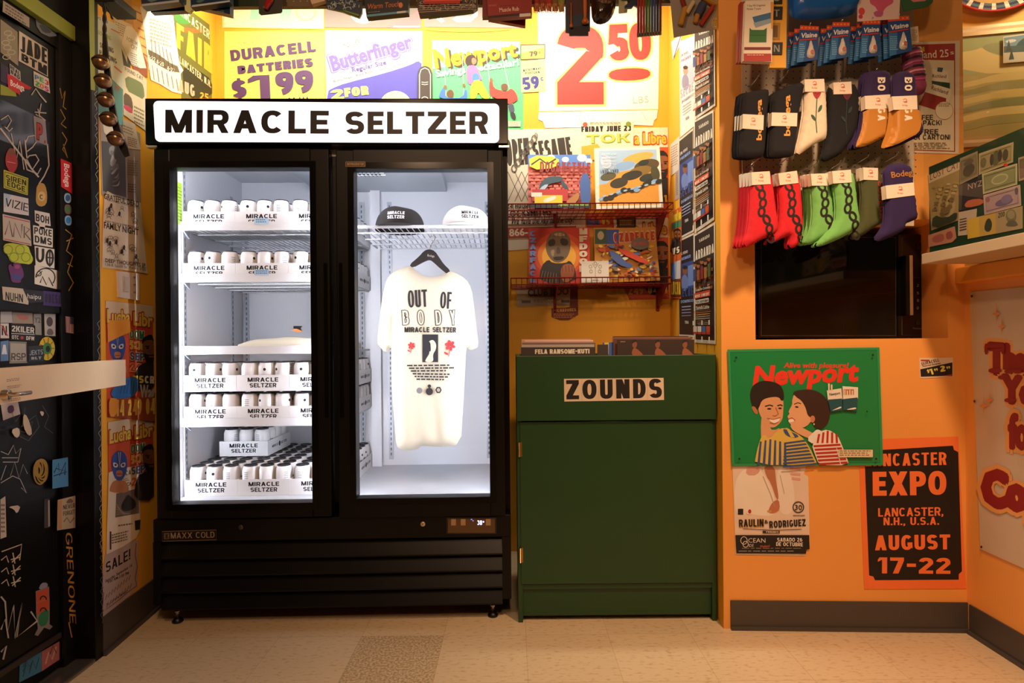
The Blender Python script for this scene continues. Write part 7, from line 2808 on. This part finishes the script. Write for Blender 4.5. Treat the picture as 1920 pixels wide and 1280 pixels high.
# ------------------------------------------------------------------ papers on the left wall
CR = 'e4d6be'


def lw(pts, c, off=.0006, thick=.0007):
    return Sheet(LW, pts, c, thick, off)


s = lw([(166, 22), (214, 44), (220, 52), (226, 92), (231, 130), (229, 232), (210, 230), (181, 215), (177, 150), (170, 60)], 'cfd6c0', .0026)
s.spoly([(178, 150), (182, 140), (206, 146), (229, 168), (229, 236), (206, 226), (183, 212)], '4f8a84', 0)
tx(s, 'CVS and', 174, 32, 200, 44, 5, '4a4a40')
tx(s, 'BOWLING', 182, 64, 206, 76, 8, '9ab83a', t=.2)
tx(s, 'SMOKING', 185, 88, 211, 100, 9, '3a3430', t=.22)
tx(s, 'PARKING', 184, 102, 217, 120, 9, '3a3430', t=.22)
s.line([(206, 54), (222, 62)], 2, 'c86a5c')
s.line([(212, 124), (226, 136)], 2.6, 'c84a4a')
tx(s, '25', 213, 166, 222, 171, 8, 'b0483c', t=.2)
tx(s, 'Gu', 188, 168, 199, 172, 16, 'd8e0dc', bold=-.01, shear=.2)
s.done('notice_poster', 'mint and teal no parking poster behind the bell strap', 'poster')
s = lw([(196, -10), (246, 0), (248, 46), (212, 30), (200, 20)], 'c99a58', .0008)
s.greek(206, 6, 243, 36, 6, '8a5c34', slope=.4, seed=2)
s.done('paper_notice', 'tan printed paper at the top of the wall above the bells', 'paper')
s = lw([(212, 32), (248, 48), (236, 72), (238, 120), (222, 78), (214, 50)], 'ddd0b4', .0014)
s.greek(215, 40, 240, 64, 6, '9a8a6c', slope=.45, seed=5)
s.done('paper_notice', 'cream curled paper behind the bell strap under the tan one', 'paper')
s = lw([(216, 70), (230, 76), (242, 92), (244, 128), (232, 124), (222, 110)], '2c2420', .0008)
s.done('dark_poster', 'dark poster scrap between the cream papers near the bells', 'poster')
s = lw([(246, 70), (262, 88), (276, 118), (276, 146), (250, 132), (246, 118)], '9c4a2c', .0010)
s.done('rust_poster', 'rust coloured poster edge below the hanging receipts', 'poster')
s = lw([(246, 8), (262, 12), (276, 60), (280, 132), (270, 126), (252, 70)], 'e0a858', .0008)
for i in range(6):
    s.line([(252 + i * 3, 20 + i * 16), (264 + i * 2.4, 26 + i * 16)], 2.4, 'a8582c')
s.done('orange_flyer', 'orange striped flyer beside the torn tear-off sheets', 'flyer')
s = lw([(235, 48), (246, 50), (256, 62), (264, 92), (273, 128), (262, 128), (246, 122), (226, 82)], 'efe8d8', .0024)
tx(s, 'FORUM', 236, 76, 256, 86, 8, 'a89c8c')
tx(s, 'CRY', 244, 90, 256, 96, 8, '8a7e70')
s.greek(243, 98, 258, 122, 6, 'a09484', slope=.4, seed=6)
s.done('paper_receipt', 'long white receipt hanging over the wall papers', 'paper')
s = lw([(230, 122), (258, 134), (274, 150), (273, 246), (246, 226), (231, 215)], 'dccdb0', .0018)
tx(s, 'FOUND CAT', 233, 132, 267, 151, 6.5, '5c5240', t=.18)
s.spoly([(232, 140), (260, 152), (268, 160), (270, 188), (252, 178), (236, 170)], '6f7a50', 1)
s.spoly([(230, 172), (244, 180), (248, 196), (247, 212), (231, 202)], '5a4438', 1)
s.spoly([(230, 196), (240, 198), (247, 206), (247, 214), (231, 204)], 'c83a5c', 1)
s.greek(250, 198, 270, 232, 5, '8a7c64', slope=.5, seed=3)
s.done('found_cat_notice', 'found cat notice with green photo beside the bells', 'notice')
s = lw([(262, 12), (300, 18), (324, 30), (330, 84), (336, 120), (343, 132), (338, 138), (340, 176), (322, 172), (300, 158), (282, 150), (276, 110), (270, 60)], 'f3ece0', .0016)
s.spoly([(276, 92), (296, 102), (318, 118), (332, 124), (336, 136), (318, 134), (296, 122), (278, 108)], '6a5a44', 0)
for w, x, y in (('4-22', 276, 110), ('4-20', 292, 119), ('4-27', 312, 131)):
    tx(s, w, x, y, x + 14, y + 6, 8, 'f0e8d4', t=.2)
s.greek(280, 34, 322, 80, 7, 'b8ac9c', slope=.3, seed=9)
for i in range(6):
    s.line([(282 + i * 7, 72 + i * 5), (285 + i * 8, 108 + i * 5)], .8, '8a7c6a')
    s.line([(284 + i * 9, 122 + i * 5), (288 + i * 9, 150 + i * 4)], .8, '8a7c6a')
s.done('tear_off_sheet', 'white tear-off sheet with hanging strips and a dark number band', 'notice')
s = lw([(322, 28), (362, 24), (392, 46), (397, 184), (340, 184), (338, 120), (326, 74)], '6f6a2a', .0008)
s.spoly([(326, 26), (352, 26), (358, 44), (340, 46), (328, 40)], '4a8a3c', 1)
s.spoly([(324, 50), (392, 56), (392, 60), (356, 62), (326, 56)], 'c8642c', 1)
tx(s, 'LANCASTER', 330, 22, 392, 74, 15, 'efe0b8', t=.17, wd=.8, h1=17)
tx(s, 'FAIR', 330, 88, 398, 140, 46, 'e8b83c', t=.22, wd=.7, h1=52, gap=.12)
s.spoly([(340, 118), (372, 132), (397, 150), (397, 184), (346, 184)], '2a2418', 1)
tx(s, 'LANCASTER, N.H.', 336, 118, 395, 165, 13, 'efd8a8', t=.19, wd=.8, h1=12)
tx(s, 'AUG', 334, 170, 364, 182, 22, 'f0b898', t=.24, wd=.75)
tx(s, '25', 374, 186, 390, 190, 14, 'f0b43c', t=.24)
s.done('fair_poster', 'olive fair poster with yellow letters in the corner above the cooler', 'poster')
s = lw([(186, 214), (214, 224), (232, 232), (262, 250), (264, 380), (190, 366)], '9a8c80', .0008)
s.spoly([(189, 264), (206, 266), (226, 276), (234, 286), (236, 370), (192, 358)], '4c4a4e', 0)
for i in range(9):
    rx = random.Random(i + 40)
    s.spoly([(198 + i * 2 + rx.random() * 10, 275 + i * 9), (206 + i * 2 + rx.random() * 10, 272 + i * 8), (212 + rx.random() * 14, 286 + i * 8), (202 + rx.random() * 10, 292 + i * 7)], ('8f8b8c', '6f6c70', 'a29c9a')[i % 3], 2)
s.greek(238, 300, 258, 330, 7, '6a5f56', slope=.1, seed=4)
s.greek(238, 344, 256, 362, 4, '5a5048', slope=.1, seed=5)
s.done('smoke_poster', 'grey poster with a smoky photo below the bell strap', 'poster')
s = lw([(190, 222), (214, 232), (216, 256), (206, 260), (194, 248)], 'd8ccb8', .0016)
s.done('paper_scrap', 'torn white paper scrap behind the lowest bells', 'paper')
s = lw([(227, 222), (252, 232), (256, 252), (263, 281), (240, 278), (230, 250)], 'd4c6b2', .0016)
s.greek(230, 234, 250, 250, 3, '8a7e6e', slope=.4, seed=2)
s.greek(238, 256, 257, 274, 5, '6f6456', slope=.3, seed=3)
s.done('paper_notice', 'white paper notice beside the strap end above the smoky poster', 'paper')
s = lw([(194, 372), (200, 358), (228, 374), (262, 380), (264, 400), (268, 440), (275, 513), (232, 506), (190, 501), (191, 440)], CR, .0024)
tx(s, 'GRATEFUL DEAD', 193, 372, 259, 388, 10, D1, bold=.02)
tx(s, 'PERFORMED LIVE AT OWSLEYS', 199, 376, 260, 391, 3.4, '4a4038')
tx(s, 'EVERY FRIDAY 8:30PM MIDNIGHT', 195, 416, 258, 429, 3.6, '4a4038')
tx(s, 'FAMILY NIGHT', 193, 427, 258, 441, 11.5, D1, bold=.025)
rx = random.Random(11)
for i in range(26):
    x, y = rx.uniform(197, 252), (rx.uniform(384, 408) if i < 9 else rx.uniform(442, 482))
    y += (x - 195) * .12
    if i % 3:
        s.ring(x, y, rx.uniform(2, 6), rx.uniform(3, 6), .8, '4a4038', 10)
    else:
        s.spoly([(x, y - 6), (x + 3, y - 2), (x + 1, y + 6), (x - 3, y + 2)], '2a2420', 1)
    s.line([(x - 5, y + 5), (x, y), (x + 4, y + 7)], .8, '4a4038')
tx(s, 'DEEP THOUGHTS JP', 192, 491, 268, 501, 7, D1, bold=.02)
tx(s, '138-B South St  Forest Hills', 192, 498, 269, 508, 5, D1, bold=.0)
s.done('family_night_poster', 'cream family night poster with black cartoon doodles on the left wall', 'poster')
sw = root('switch_plate', LW.hit(238, 535), 'white wall switch plate below the family night poster', 'switch')
s = lw([(217, 508), (258, 513), (258, 563), (219, 557)], 'dcd0c0', .0006, .006)
s.build('plate', sw)
s = lw([(226, 518), (236, 519), (236, 547), (227, 546)], 'c8bcac', .0068, .004)
s.build('rocker', sw)
for i in range(3):
    y = 518 + i * 14
    s = lw([(246, y), (250, y + .5), (250, y + 3), (246, y + 2.5)], '8a8076', .0068, .002)
    s.build('button', sw)


def lucha_left(pts, off, label, flip=False, tear=True):
    s = lw(pts, 'c8502c', off)
    x0, y0 = pts[0]
    x1 = pts[1][0]
    y1 = pts[1][1]
    sl = (y1 - y0) / (x1 - x0)

    def q(u, dy):
        x = x0 + (x1 - x0) * u
        return x, y0 + (x - x0) * sl + dy
    s.poly([q(0, .5), q(1, .5), q(1, 32), q(0, 34)], 'd8c4a4')
    a, c = q(.02, 42), q(.53, 40)
    tx(s, 'Lucha', *a, *c, 27, 'a8342a', bold=.07)
    tx(s, 'Lucha', a[0] + 1, a[1] - 1.5, c[0] - 1, c[1] - 1.5, 24, 'e0c84a', bold=.03)
    a, c = q(.57, 42), q(1.0, 42)
    tx(s, 'Libr', *a, *c, 27, 'a8342a', bold=.07)
    tx(s, 'Libr', a[0] + 1, a[1] - 1.5, c[0] - 1, c[1] - 1.5, 24, 'e0c84a', bold=.03)
    # blue masked wrestler
    m = q(.24, 84)
    cx, cy_ = m
    s.spoly([(cx - 18, cy_ + 42), (cx - 10, cy_ + 28), (cx + 10, cy_ + 28), (cx + 18, cy_ + 40), (cx + 18, cy_ + 52), (cx - 18, cy_ + 52)], 'b87a4a', 1)
    s.spoly([(cx - 15, cy_ - 12), (cx - 6, cy_ - 27), (cx + 8, cy_ - 26), (cx + 16, cy_ - 10), (cx + 14, cy_ + 14), (cx + 5, cy_ + 30), (cx - 6, cy_ + 29), (cx - 13, cy_ + 14)], '2f4f9c', 2)
    for e in (-1, 1):
        s.spoly([(cx + e * 2, cy_ - 2), (cx + e * 12, cy_ - 6), (cx + e * 11, cy_ + 4), (cx + e * 3, cy_ + 5)], 'd8d4cc', 1)
        s.ell(cx + e * 7, cy_, 2.4, 2.2, '2a1c18', n=10)
    s.spoly([(cx - 7, cy_ + 12), (cx, cy_ + 9), (cx + 7, cy_ + 12), (cx + 5, cy_ + 22), (cx - 5, cy_ + 22)], 'b07048', 1)
    s.line([(cx - 5, cy_ + 17), (cx + 5, cy_ + 17)], 1.4, '6a2a24')
    s.line([(cx - 2, cy_ - 24), (cx, cy_ + 6), (cx + 2, cy_ - 24)], 1.2, 'd8d4cc')
    for w, dy, col in (('DOM', 66, '2f7a5a'), ('5:30', 86, 'e0c040'), ('SEP', 107, '35569c'), ('22', 128, 'c85a3c')):
        a, c = q(.50, dy), q(.50 + (.3 if w != '22' else .24), dy)
        tx(s, w, a[0] - .8, a[1] + .8, c[0] + .8, c[1] + .8, 17, 'e8dcc4', t=.34, wd=.9, gap=.06)
        tx(s, w, *a, *c, 15.5, col, t=.24, wd=.9)
    m = q(.96, 82)
    man_face(s, m[0] - 2, m[1], 22, skin='7a4c34', xm=x1 - .5)
    return s, q


s, q = lucha_left([(197, 563), (286, 572), (286, 792), (200, 782)], .0010, '')
s.spoly([(198, 606), (212, 600), (240, 598), (243, 622), (228, 628), (199, 642)], 'e0942c', 0)
a, c = q(.55, 150), q(.78, 148)
tx(s, 'VS', *a, *c, 14, 'e8d23c', t=.28)
a, c = q(.8, 148), q(1, 147)
tx(s, 'CR', *a, *c, 14, 'e8e0d4', t=.28)
s.spoly([(202, 736), (222, 716), (240, 706), (252, 706), (256, 716), (252, 740), (236, 746), (212, 748)], '2f6fb8', 1)
for i in range(5):
    s.line([(222 + i * 6, 738), (228 + i * 5, 712)], 1.6, '1c4a86')
a, c = q(.70, 178), q(1, 176)
tx(s, 'Wag', *a, *c, 26, 'b8b0a8', bold=.04)
s.poly([(201, 748), (286, 744), (286, 790), (201, 782)], '9a4a24')
tx(s, '14 249 04', 214, 780, 286, 776, 30, 'e8c04a', t=.2, wd=.62)
s.spoly([(200, 746), (214, 746), (220, 756), (212, 782), (200, 780)], 'e0942c', 1)
s.done('wrestling_poster', 'torn wrestling poster with blue masked fighter behind the plank end', 'poster')
s, q = lucha_left([(201, 791), (286, 776), (286, 905), (203, 930)], .0018, '')
s.done('wrestling_poster', 'wrestling poster with blue masked fighter above the lost cat notice', 'poster')
s = lw([(202, 886), (216, 880), (254, 873), (258, 886), (261, 960), (262, 990), (254, 1008), (226, 1026), (198, 1039), (199, 990), (201, 930)], CR, .0028)
tx(s, 'LOSTCAT', 213, 896, 249, 888, 9, '3a342c', t=.2)
tx(s, 'PIPOCA', 222, 913, 245, 909, 6, '2a2420', bold=.03)
s.greek(220, 899, 240, 905, 2, '6a5f54', slope=-.15, seed=5)
s.poly([(216, 925), (258, 915), (259, 962), (214, 970)], '6f675e')
s.spoly([(224, 948), (232, 934), (238, 926), (244, 932), (252, 938), (254, 950), (240, 958), (228, 958)], '2a2624', 2)
for i in range(5):
    s.line([(216, 944 + i * 5), (230 + i * 3, 966 - i)], 1, 'a89c8c')
s.greek(219, 984, 250, 990, 1, '6a5f54', slope=-.15, seed=6)
s.greek(207, 1002, 240, 1022, 4, '6a5f54', slope=-.25, seed=7)
s.poly([(250, 976), (261, 974), (260, 992), (251, 994)], '2a2422')
s.rect(203, 996, 206, 1030, '4a2c3c')
s.done('lost_cat_notice', 'white lost cat notice with grey photo under the wrestling posters', 'notice')
s = lw([(197, 1032), (228, 1018), (259, 1012), (257, 1100), (240, 1118), (214, 1138), (186, 1161), (190, 1100)], 'b5a29c', .0016)
tx(s, 'SALE!', 197, 1074, 243, 1048, 19, D1, t=.19, h1=20)
tx(s, 'Saturday, September 14', 196, 1092, 246, 1062, 5.5, '3a3230', bold=.02)
tx(s, '9:00 AM-1:00 PM', 200, 1094, 240, 1076, 5.5, '3a3230', bold=.02)
s.line([(254, 1018), (252, 1040), (256, 1062), (252, 1084), (255, 1098), (238, 1110), (222, 1124), (206, 1136), (190, 1148), (193, 1110)], 1.2, '7a2f34')
zz = []
for i in range(9):
    zz += [(196 + i * 5.5, 1124 - i * 4.6), (199 + i * 5.5, 1114 - i * 4.6)]
s.line(zz, 1, '6a4a48')
tx(s, '51 Centre Street', 198, 1136, 236, 1110, 5, '4a3c3a')
s.line([(x + 2, y + 16) for x, y in zz], 1, '6a4a48')
s.done('sale_notice', 'pinkish yard sale notice lowest on the left wall', 'notice')
# ------------------------------------------------------------------ hanging strip over the cooler and the goods on it
YST = 2.37
sp_ = front(YST)
z0 = sp_.hit(900, 9).z
xa, xb = sp_.hit(236, 0).x, sp_.hit(1346, 0).x
b = Sheet(sp_)
b.thick, b.off = 0, 0
b.box(xa, xb, YST, YST + .02, z0, 2.977, M('6f5e42', .6, 0, 0, .1, 8))
for i in range(86):
    x = 244 + i * 12.8
    b.ell(x, 3, 1.1, 1.1, 'c9b98c', n=6)
b.box(sp_.hit(438, 0).x, sp_.hit(486, 0).x, YST - .003, YST, z0, z0 + .2, M('25331c', .5))
o = b.build('hanging_pegboard', at=((xa + xb) / 2, YST, 2.6))
tag(o, 'brown perforated board strip hanging from the ceiling above the cooler', 'pegboard')
b = MB()
for px in (300, 700, 1000, 1300):
    p = sp_.hit(px, 0)
    b.box(p.x - .015, p.x + .015, YST + .02, YST + .05, 2.5, 2.978, M('3a3228', .6))
b.build('hanger_post', o)


def goods(name, y, pts, c, thick, label, cat='package', draw=None, group=None, rough=.4, parts=None):
    """front face traced at depth y, body going back by thick"""
    t = root(name, front(y).hit(sum(p[0] for p in pts) / len(pts), min(p[1] for p in pts)), label, cat, group)
    s = Sheet(front(y + thick), pts, M(c, rough, 0, 0, .06, 12), thick, 0)
    if draw:
        draw(s)
    s.build('carton' if thick > .008 else 'card', t)
    # hanging peg
    p = front(y + thick).hit(sum(q_[0] for q_ in pts) / len(pts), -20)
    b = MB()
    b.tube([(p.x, YST, p.z), (p.x, y - .03, p.z + .006)], .0022, CHROME, 6)
    b.build('peg', t)
    return t


NV = '16304e'
goods('cream_box', 2.24, [(266, -70), (346, -70), (344, 12), (275, 20)], NV, .03, 'dark blue skin cream box in front at the far end of the hanging strip', 'box', lambda s: (s.spoly([(282, 8), (320, -4), (296, 14)], '5c7a80', 1), s.poly([(275, 16), (344, 8), (344, 12), (275, 20)], 'a8b4c0')))
goods('cream_box', 2.275, [(272, -70), (356, -70), (352, 12), (276, 22)], '2a4a6c', .025, 'dark blue skin cream box behind the front one', 'box', lambda s: s.poly([(316, 8), (332, 6), (332, 12), (316, 14)], 'c89a5c'))
goods('cream_box', 2.31, [(288, -70), (362, -70), (360, 26), (290, 29.5)], NV, .025, 'dark blue skin cream box rearmost under the front ones', 'box', lambda s: s.poly([(322, 18), (340, 17), (340, 22), (323, 23)], 'd86a4c'))
goods('cream_tube', 2.29, [(343, -40), (362, -40), (365, 20), (358, 26), (350, 22)], 'd8dc9c', .012, 'pale yellow tube between the dark blue cream boxes', 'tube')
goods('cream_box', 2.24, [(360, -70), (438, -70), (438, 12), (366, 22)], NV, .03, 'dark blue cream box with tan lettering beside the pale tube', 'box', lambda s: (s.text('Hydrocortisone Cream', 367, 6.5, 413, 4, 6.5, 'a89884', bold=.01), s.spoly([(373, 10), (394, 7), (382, 15)], '4a6a64', 1), s.poly([(368, 18), (438, 9), (438, 12), (367, 22)], 'b8c4cc')))
goods('cream_box', 2.28, [(372, -70), (438, -70), (438, 35), (374, 20)], NV, .03, 'dark blue cream box tilted below the one with tan lettering', 'box', lambda s: s.greek(400, 22, 428, 28, 2, '7a8a94', slope=.2, seed=3))
t = goods('lipstick_card', 2.28, smooth_poly([(484, -70), (529, -70), (529.5, 22), (527, 25), (490, 29), (486, 26)], 0), '3a3a34', .003, 'dark grey card holding a glossy red tube on the hanging strip', 'package')
b = MB()
b.tube([W(510, -40, 2.272), W(506, 0, 2.268), W(498, 17, 2.27)], [.014, .014, .009], M('9c1c1f', .12, 0, 0, .05, 10, 0, .6), 14)
b.build('red_tube', t)
goods('paper_bag', 2.28, [(586, -70), (613, -70), (612, 7), (588, 13.5), (584, 2)], 'c9b294', .02, 'tan paper bag corner hanging beside the blue bandana', 'bag')


def banda(seed, cols, x0, y0, x1, y1, n=60):
    def f(s):
        rx = random.Random(seed)
        for i in range(n):
            x, y = rx.uniform(x0, x1), rx.uniform(y0, y1)
            a = rx.uniform(0, 3.1)
            s.line([(x - 2.6 * math.cos(a), y - 2.6 * math.sin(a)), (x + 2.6 * math.cos(a), y + 2.6 * math.sin(a))], 1.1, cols[i % len(cols)])
    return f


goods('bandana_pack', 2.29, [(612, -70), (680, -70), (680, 26), (675, 36), (642, 24), (614, 18)], '2f3c4e', .012, 'folded blue patterned bandana pack under an orange header', 'bandana', lambda s: (banda(1, ['b8c4cc', '8fa0b4', 'a8b88c'], 616, 4, 677, 20, 55)(s), s.poly([(613, -40), (680, -40), (679, 6), (655, 2), (614, 0)], 'c8922c'), s.poly([(648, 24), (676, 32), (675, 36), (644, 25)], '6a8a3c')))
goods('heat_balm_box', 2.24, [(686, -70), (769, -70), (768, 32), (691, 40), (687, 12)], '121c26', .03, 'black and blue box with orange slanted lettering', 'box', lambda s: (s.text('Touch', 694, 8, 730, 4, 9, '7a4226', bold=.0, shear=.2), s.text('Warm Touch', 692, 25.5, 752, 20, 9.5, 'b06030', bold=.015, shear=.2), s.ell(754, 18, 4, 5, 'c87a4a'), s.poly([(691, 36), (768, 28), (768, 32), (691, 40)], '5c9ab8'), s.greek(694, 31, 716, 33, 1, '8a94a0', slope=-.08), s.rect(747, 30, 764, 33.5, 'd8d4cc', -.1)))
goods('bandana_pack', 2.26, [(786, -70), (905, -70), (896, 20), (888, 26), (872, 28), (788, 36), (785, 24)], '3a2c26', .02, 'stack of black and cream paisley bandanas with a red one on top', 'bandana', lambda s: (banda(2, ['a89884', '8a7c6c', 'c0b09a'], 788, 6, 892, 25, 110)(s), s.poly([(795, -40), (868, -40), (864, 16), (797, 17)], 'a8281c'), s.line([(797, 11), (866, 9)], 2, 'd8503c'), [s.line([(788, 20 + i * 4), (890, 17 + i * 3)], .9, 'b8a894') for i in range(4)]))
goods('bandana_pack', 2.295, [(800, -70), (880, -70), (874, 28), (804, 36.5)], '56565c', .012, 'grey bandana pack lowest behind the paisley stack', 'bandana', lambda s: s.line([(802, 32), (874, 25), (874, 28), (804, 36)], 1.2, 'd8b87a'))
MR = '8a1c16'
goods('muscle_rub_box', 2.24, [(910, -70), (995, -70), (997, 35), (916, 42), (914, 12)], MR, .03, 'dark red box in front with white muscle rub lettering', 'box', lambda s: (s.text('Muscle Rub', 937, 30.5, 973, 28, 7.5, 'd8c0b4', bold=.012), s.greek(938, 19, 972, 21, 1, '4a1410', slope=-.05), s.text('SPORT', 917, 21, 932, 20, 3.4, 'b8605a', t=.2), s.poly([(916, 38), (997, 31), (997, 35), (916, 42)], '2c0a08'), s.rect(974, 34, 995, 40, 'd8d0c4', -.07), s.greek(979, 6, 990, 28, 6, '7a2f2a', seed=4)))
goods('muscle_rub_box', 2.28, [(906, -70), (990, -70), (984, 36), (905, 38)], '6f1410', .028, 'dark red box edge behind the lettered one', 'box')
goods('muscle_rub_box', 2.312, [(918, -70), (990, -70), (985, 53.5), (920, 42)], 'a82c22', .02, 'red box tilted below the lettered one', 'box', lambda s: (s.poly([(940, 45), (962, 36), (984, 40), (985, 53)], '7a1a14'), s.greek(960, 42, 980, 46, 2, '4a100c', slope=.15)))
# knitted fringe
t = root('fringe_pack', W(1030, 0, 2.29), 'red and green fringed knit hanging on the strip', 'trimming')
for k in range(5):
    s = Sheet(front(2.29 + .003 * (k % 2)))
    rx = random.Random(k)
    s.off = 0
    x0, x1 = 1000 + k * 11.6, 1012.4 + k * 11.6
    s.pad([(x0, -60), (x1, -60), (x1, 20 + rx.random() * 4), ((x0 + x1) / 2, 23 - rx.random() * 3), (x0, 20 + rx.random() * 4)], M(('9c3a2c', '8a3a26', 'a8342c', '7a5a2c', '8a8a3c')[k], .9, 0, 0, .5, 90), .012, 4, step=5)
    for i in range(8):
        s.line([(x0 + 1 + i * 1.4, 10), (x0 + .6 + i * 1.4 + rx.uniform(-1, 1), 24 + rx.uniform(-2, 2))], .9, ('b8543c', '9aa04a', 'c86a4c')[i % 3])
    s.build('fringe', t)
# wooden pipe on a dark blue card
t = goods('pipe_card', 2.27, [(1060, -70), (1107, -70), (1106, 59), (1103, 60), (1103, 68), (1067, 68), (1067, 63), (1060, 62)], '1c3048', .004, 'dark blue card holding two small orange wooden pipes', 'package', lambda s: (s.poly([(1061, -40), (1106, -40), (1106, 26), (1061, 32)], '3a1c1c'), s.poly([(1067, 52), (1103, 48), (1103, 67), (1067, 67)], '14161c')))
ORW = M('b8622c', .3, 0, 0, .1, 12)
b = MB()
c = W(1097, 20, 2.255)
b.lathe([(.004, -.05), (.012, -.048), (.0135, -.042), (.010, -.034), (.006, -.026), (.0075, .0), (.0085, .06), (.009, .10)], ORW, c, 16)
b.build('pipe', t)
b = MB()
c = W(1071, 35, 2.258)
b.lathe([(.003, -.034), (.0065, -.031), (.006, -.024), (.003, -.018), (.0025, .06)], ORW, c, 12)
b.build('pipe', t)
# leopard purse
t = root('leopard_slipper', W(1131, -30, 2.24), 'glossy leopard print slipper toe hanging beside the pipe card', 'slipper')
s = Sheet(front(2.24))
s.off = 0
s.pad([(1107, -60), (1157, -60), (1155, 10), (1149, 30), (1138, 43), (1122, 47), (1110, 39), (1108, 10)], M('2a1a10', .18, 0, 0, .1), .045, 18, step=6)
s.spoly([(1114, -40), (1150, -40), (1148, 8), (1140, 20), (1124, 19), (1115, 8)], '6f4a2c', 1)
for x, y in ((1122, 0), (1133, -2), (1143, 1), (1127, 9), (1138, 10), (1132, 16), (1120, 12), (1145, 10)):
    s.ring(x, y, 4.6, 4.6, 1.9, '24140c', 10)
s.build('slipper_body', t)
goods('dark_blue_charm', 2.30, smooth_poly([(1166, -70), (1200, -70), (1202, 8), (1200, 20), (1192, 14), (1188, 12), (1184, 17), (1172, 18), (1170, 14), (1180, 6), (1186, -4), (1166, -4)], 0), '1f3048', .01, 'dark blue curly cut-out hanging behind the pencil pack', 'ornament')
goods('yellow_tag', 2.33, [(1160, -70), (1176, -70), (1176, 24), (1160, 26)], 'e8e6c0', .002, 'pale tag hanging between the slipper and the pencil pack', 'tag', lambda s: s.line([(1161, 2), (1175, 1)], 1, 'b8c8b0'))
# pencils
t = root('pencil_pack', W(1217, 0, 2.26), 'clear pack of red green and blue pencils on the hanging strip', 'pencils')
for k in range(9):
    x0 = 1194.5 + k * 5.15
    c = ('8f2424', '9a2a28', 'a02c2a', '3a6a2c', '426f2e', '2f4a86', '35508a', '2c1c2c', '5a2028')[k]
    a, q_ = W(x0 + 2.5, -60, 2.265), W(x0 + 2.2, 63 - k * .5, 2.265)
    b = MB()
    b.tube([a, q_], .0053, M(c, .3, 0, 0, .06), 6, smooth=False)
    b.tube([q_, q_ - Vector((0, 0, .013))], .0054, M('8a8078', .3, .7), 8)
    b.build('pencil', t)
b = MB()
p0, p1 = W(1191, -60, 2.256), W(1242, 72, 2.256)
b.box(p0.x, p1.x, 2.256, 2.2568, p1.z, p0.z, PLEXI)
b.build('clear_sleeve', t)
# toy on a grey card
t = root('toy_card', W(1306, -30, 2.24), 'grey blister card with a wooden toy and round cream stamp, beside the column', 'toy')
GC = front(2.24)
s = Sheet(GC, [(1250, -70), (1349, -70), (1357.5, 52), (1263, 71)], '8f857a', .002, 0)
s.ell(1344, 44, 10, 11, 'c8b06a')
s.ring(1344, 44, 9, 10, .8, '6f5c34', 20)
s.greek(1337, 38, 1352, 50, 4, '5c4c2c', seed=5)
s.build('card', t)
b = MB()
for pa_, pb_, r_, c in (((1285, 14), (1276, 46), .011, 'b88a34'), ((1309, 24), (1304, 42), .010, 'b8843a'), ((1337, 12), (1314, 46), .008, 'a83422'), ((1300, 4), (1288, 24), .009, 'c8b48c'), ((1318, 8), (1308, 28), .016, '3a4660'), ((1278, -4), (1284, 14), .008, '8a2a24'), ((1316, -4), (1340, 8), .009, 'c8922c')):
    b.tube([W(*pa_, 2.225), W(*pb_, 2.222)], r_, M(c, .3, 0, 0, .08), 12)
b.build('toy_body', t)
b = MB()
p = W(1300, -20, 2.24)
b.tube([(p.x, YST, p.z), (p.x, 2.21, p.z + .006)], .0022, CHROME, 6)
b.build('peg', t)
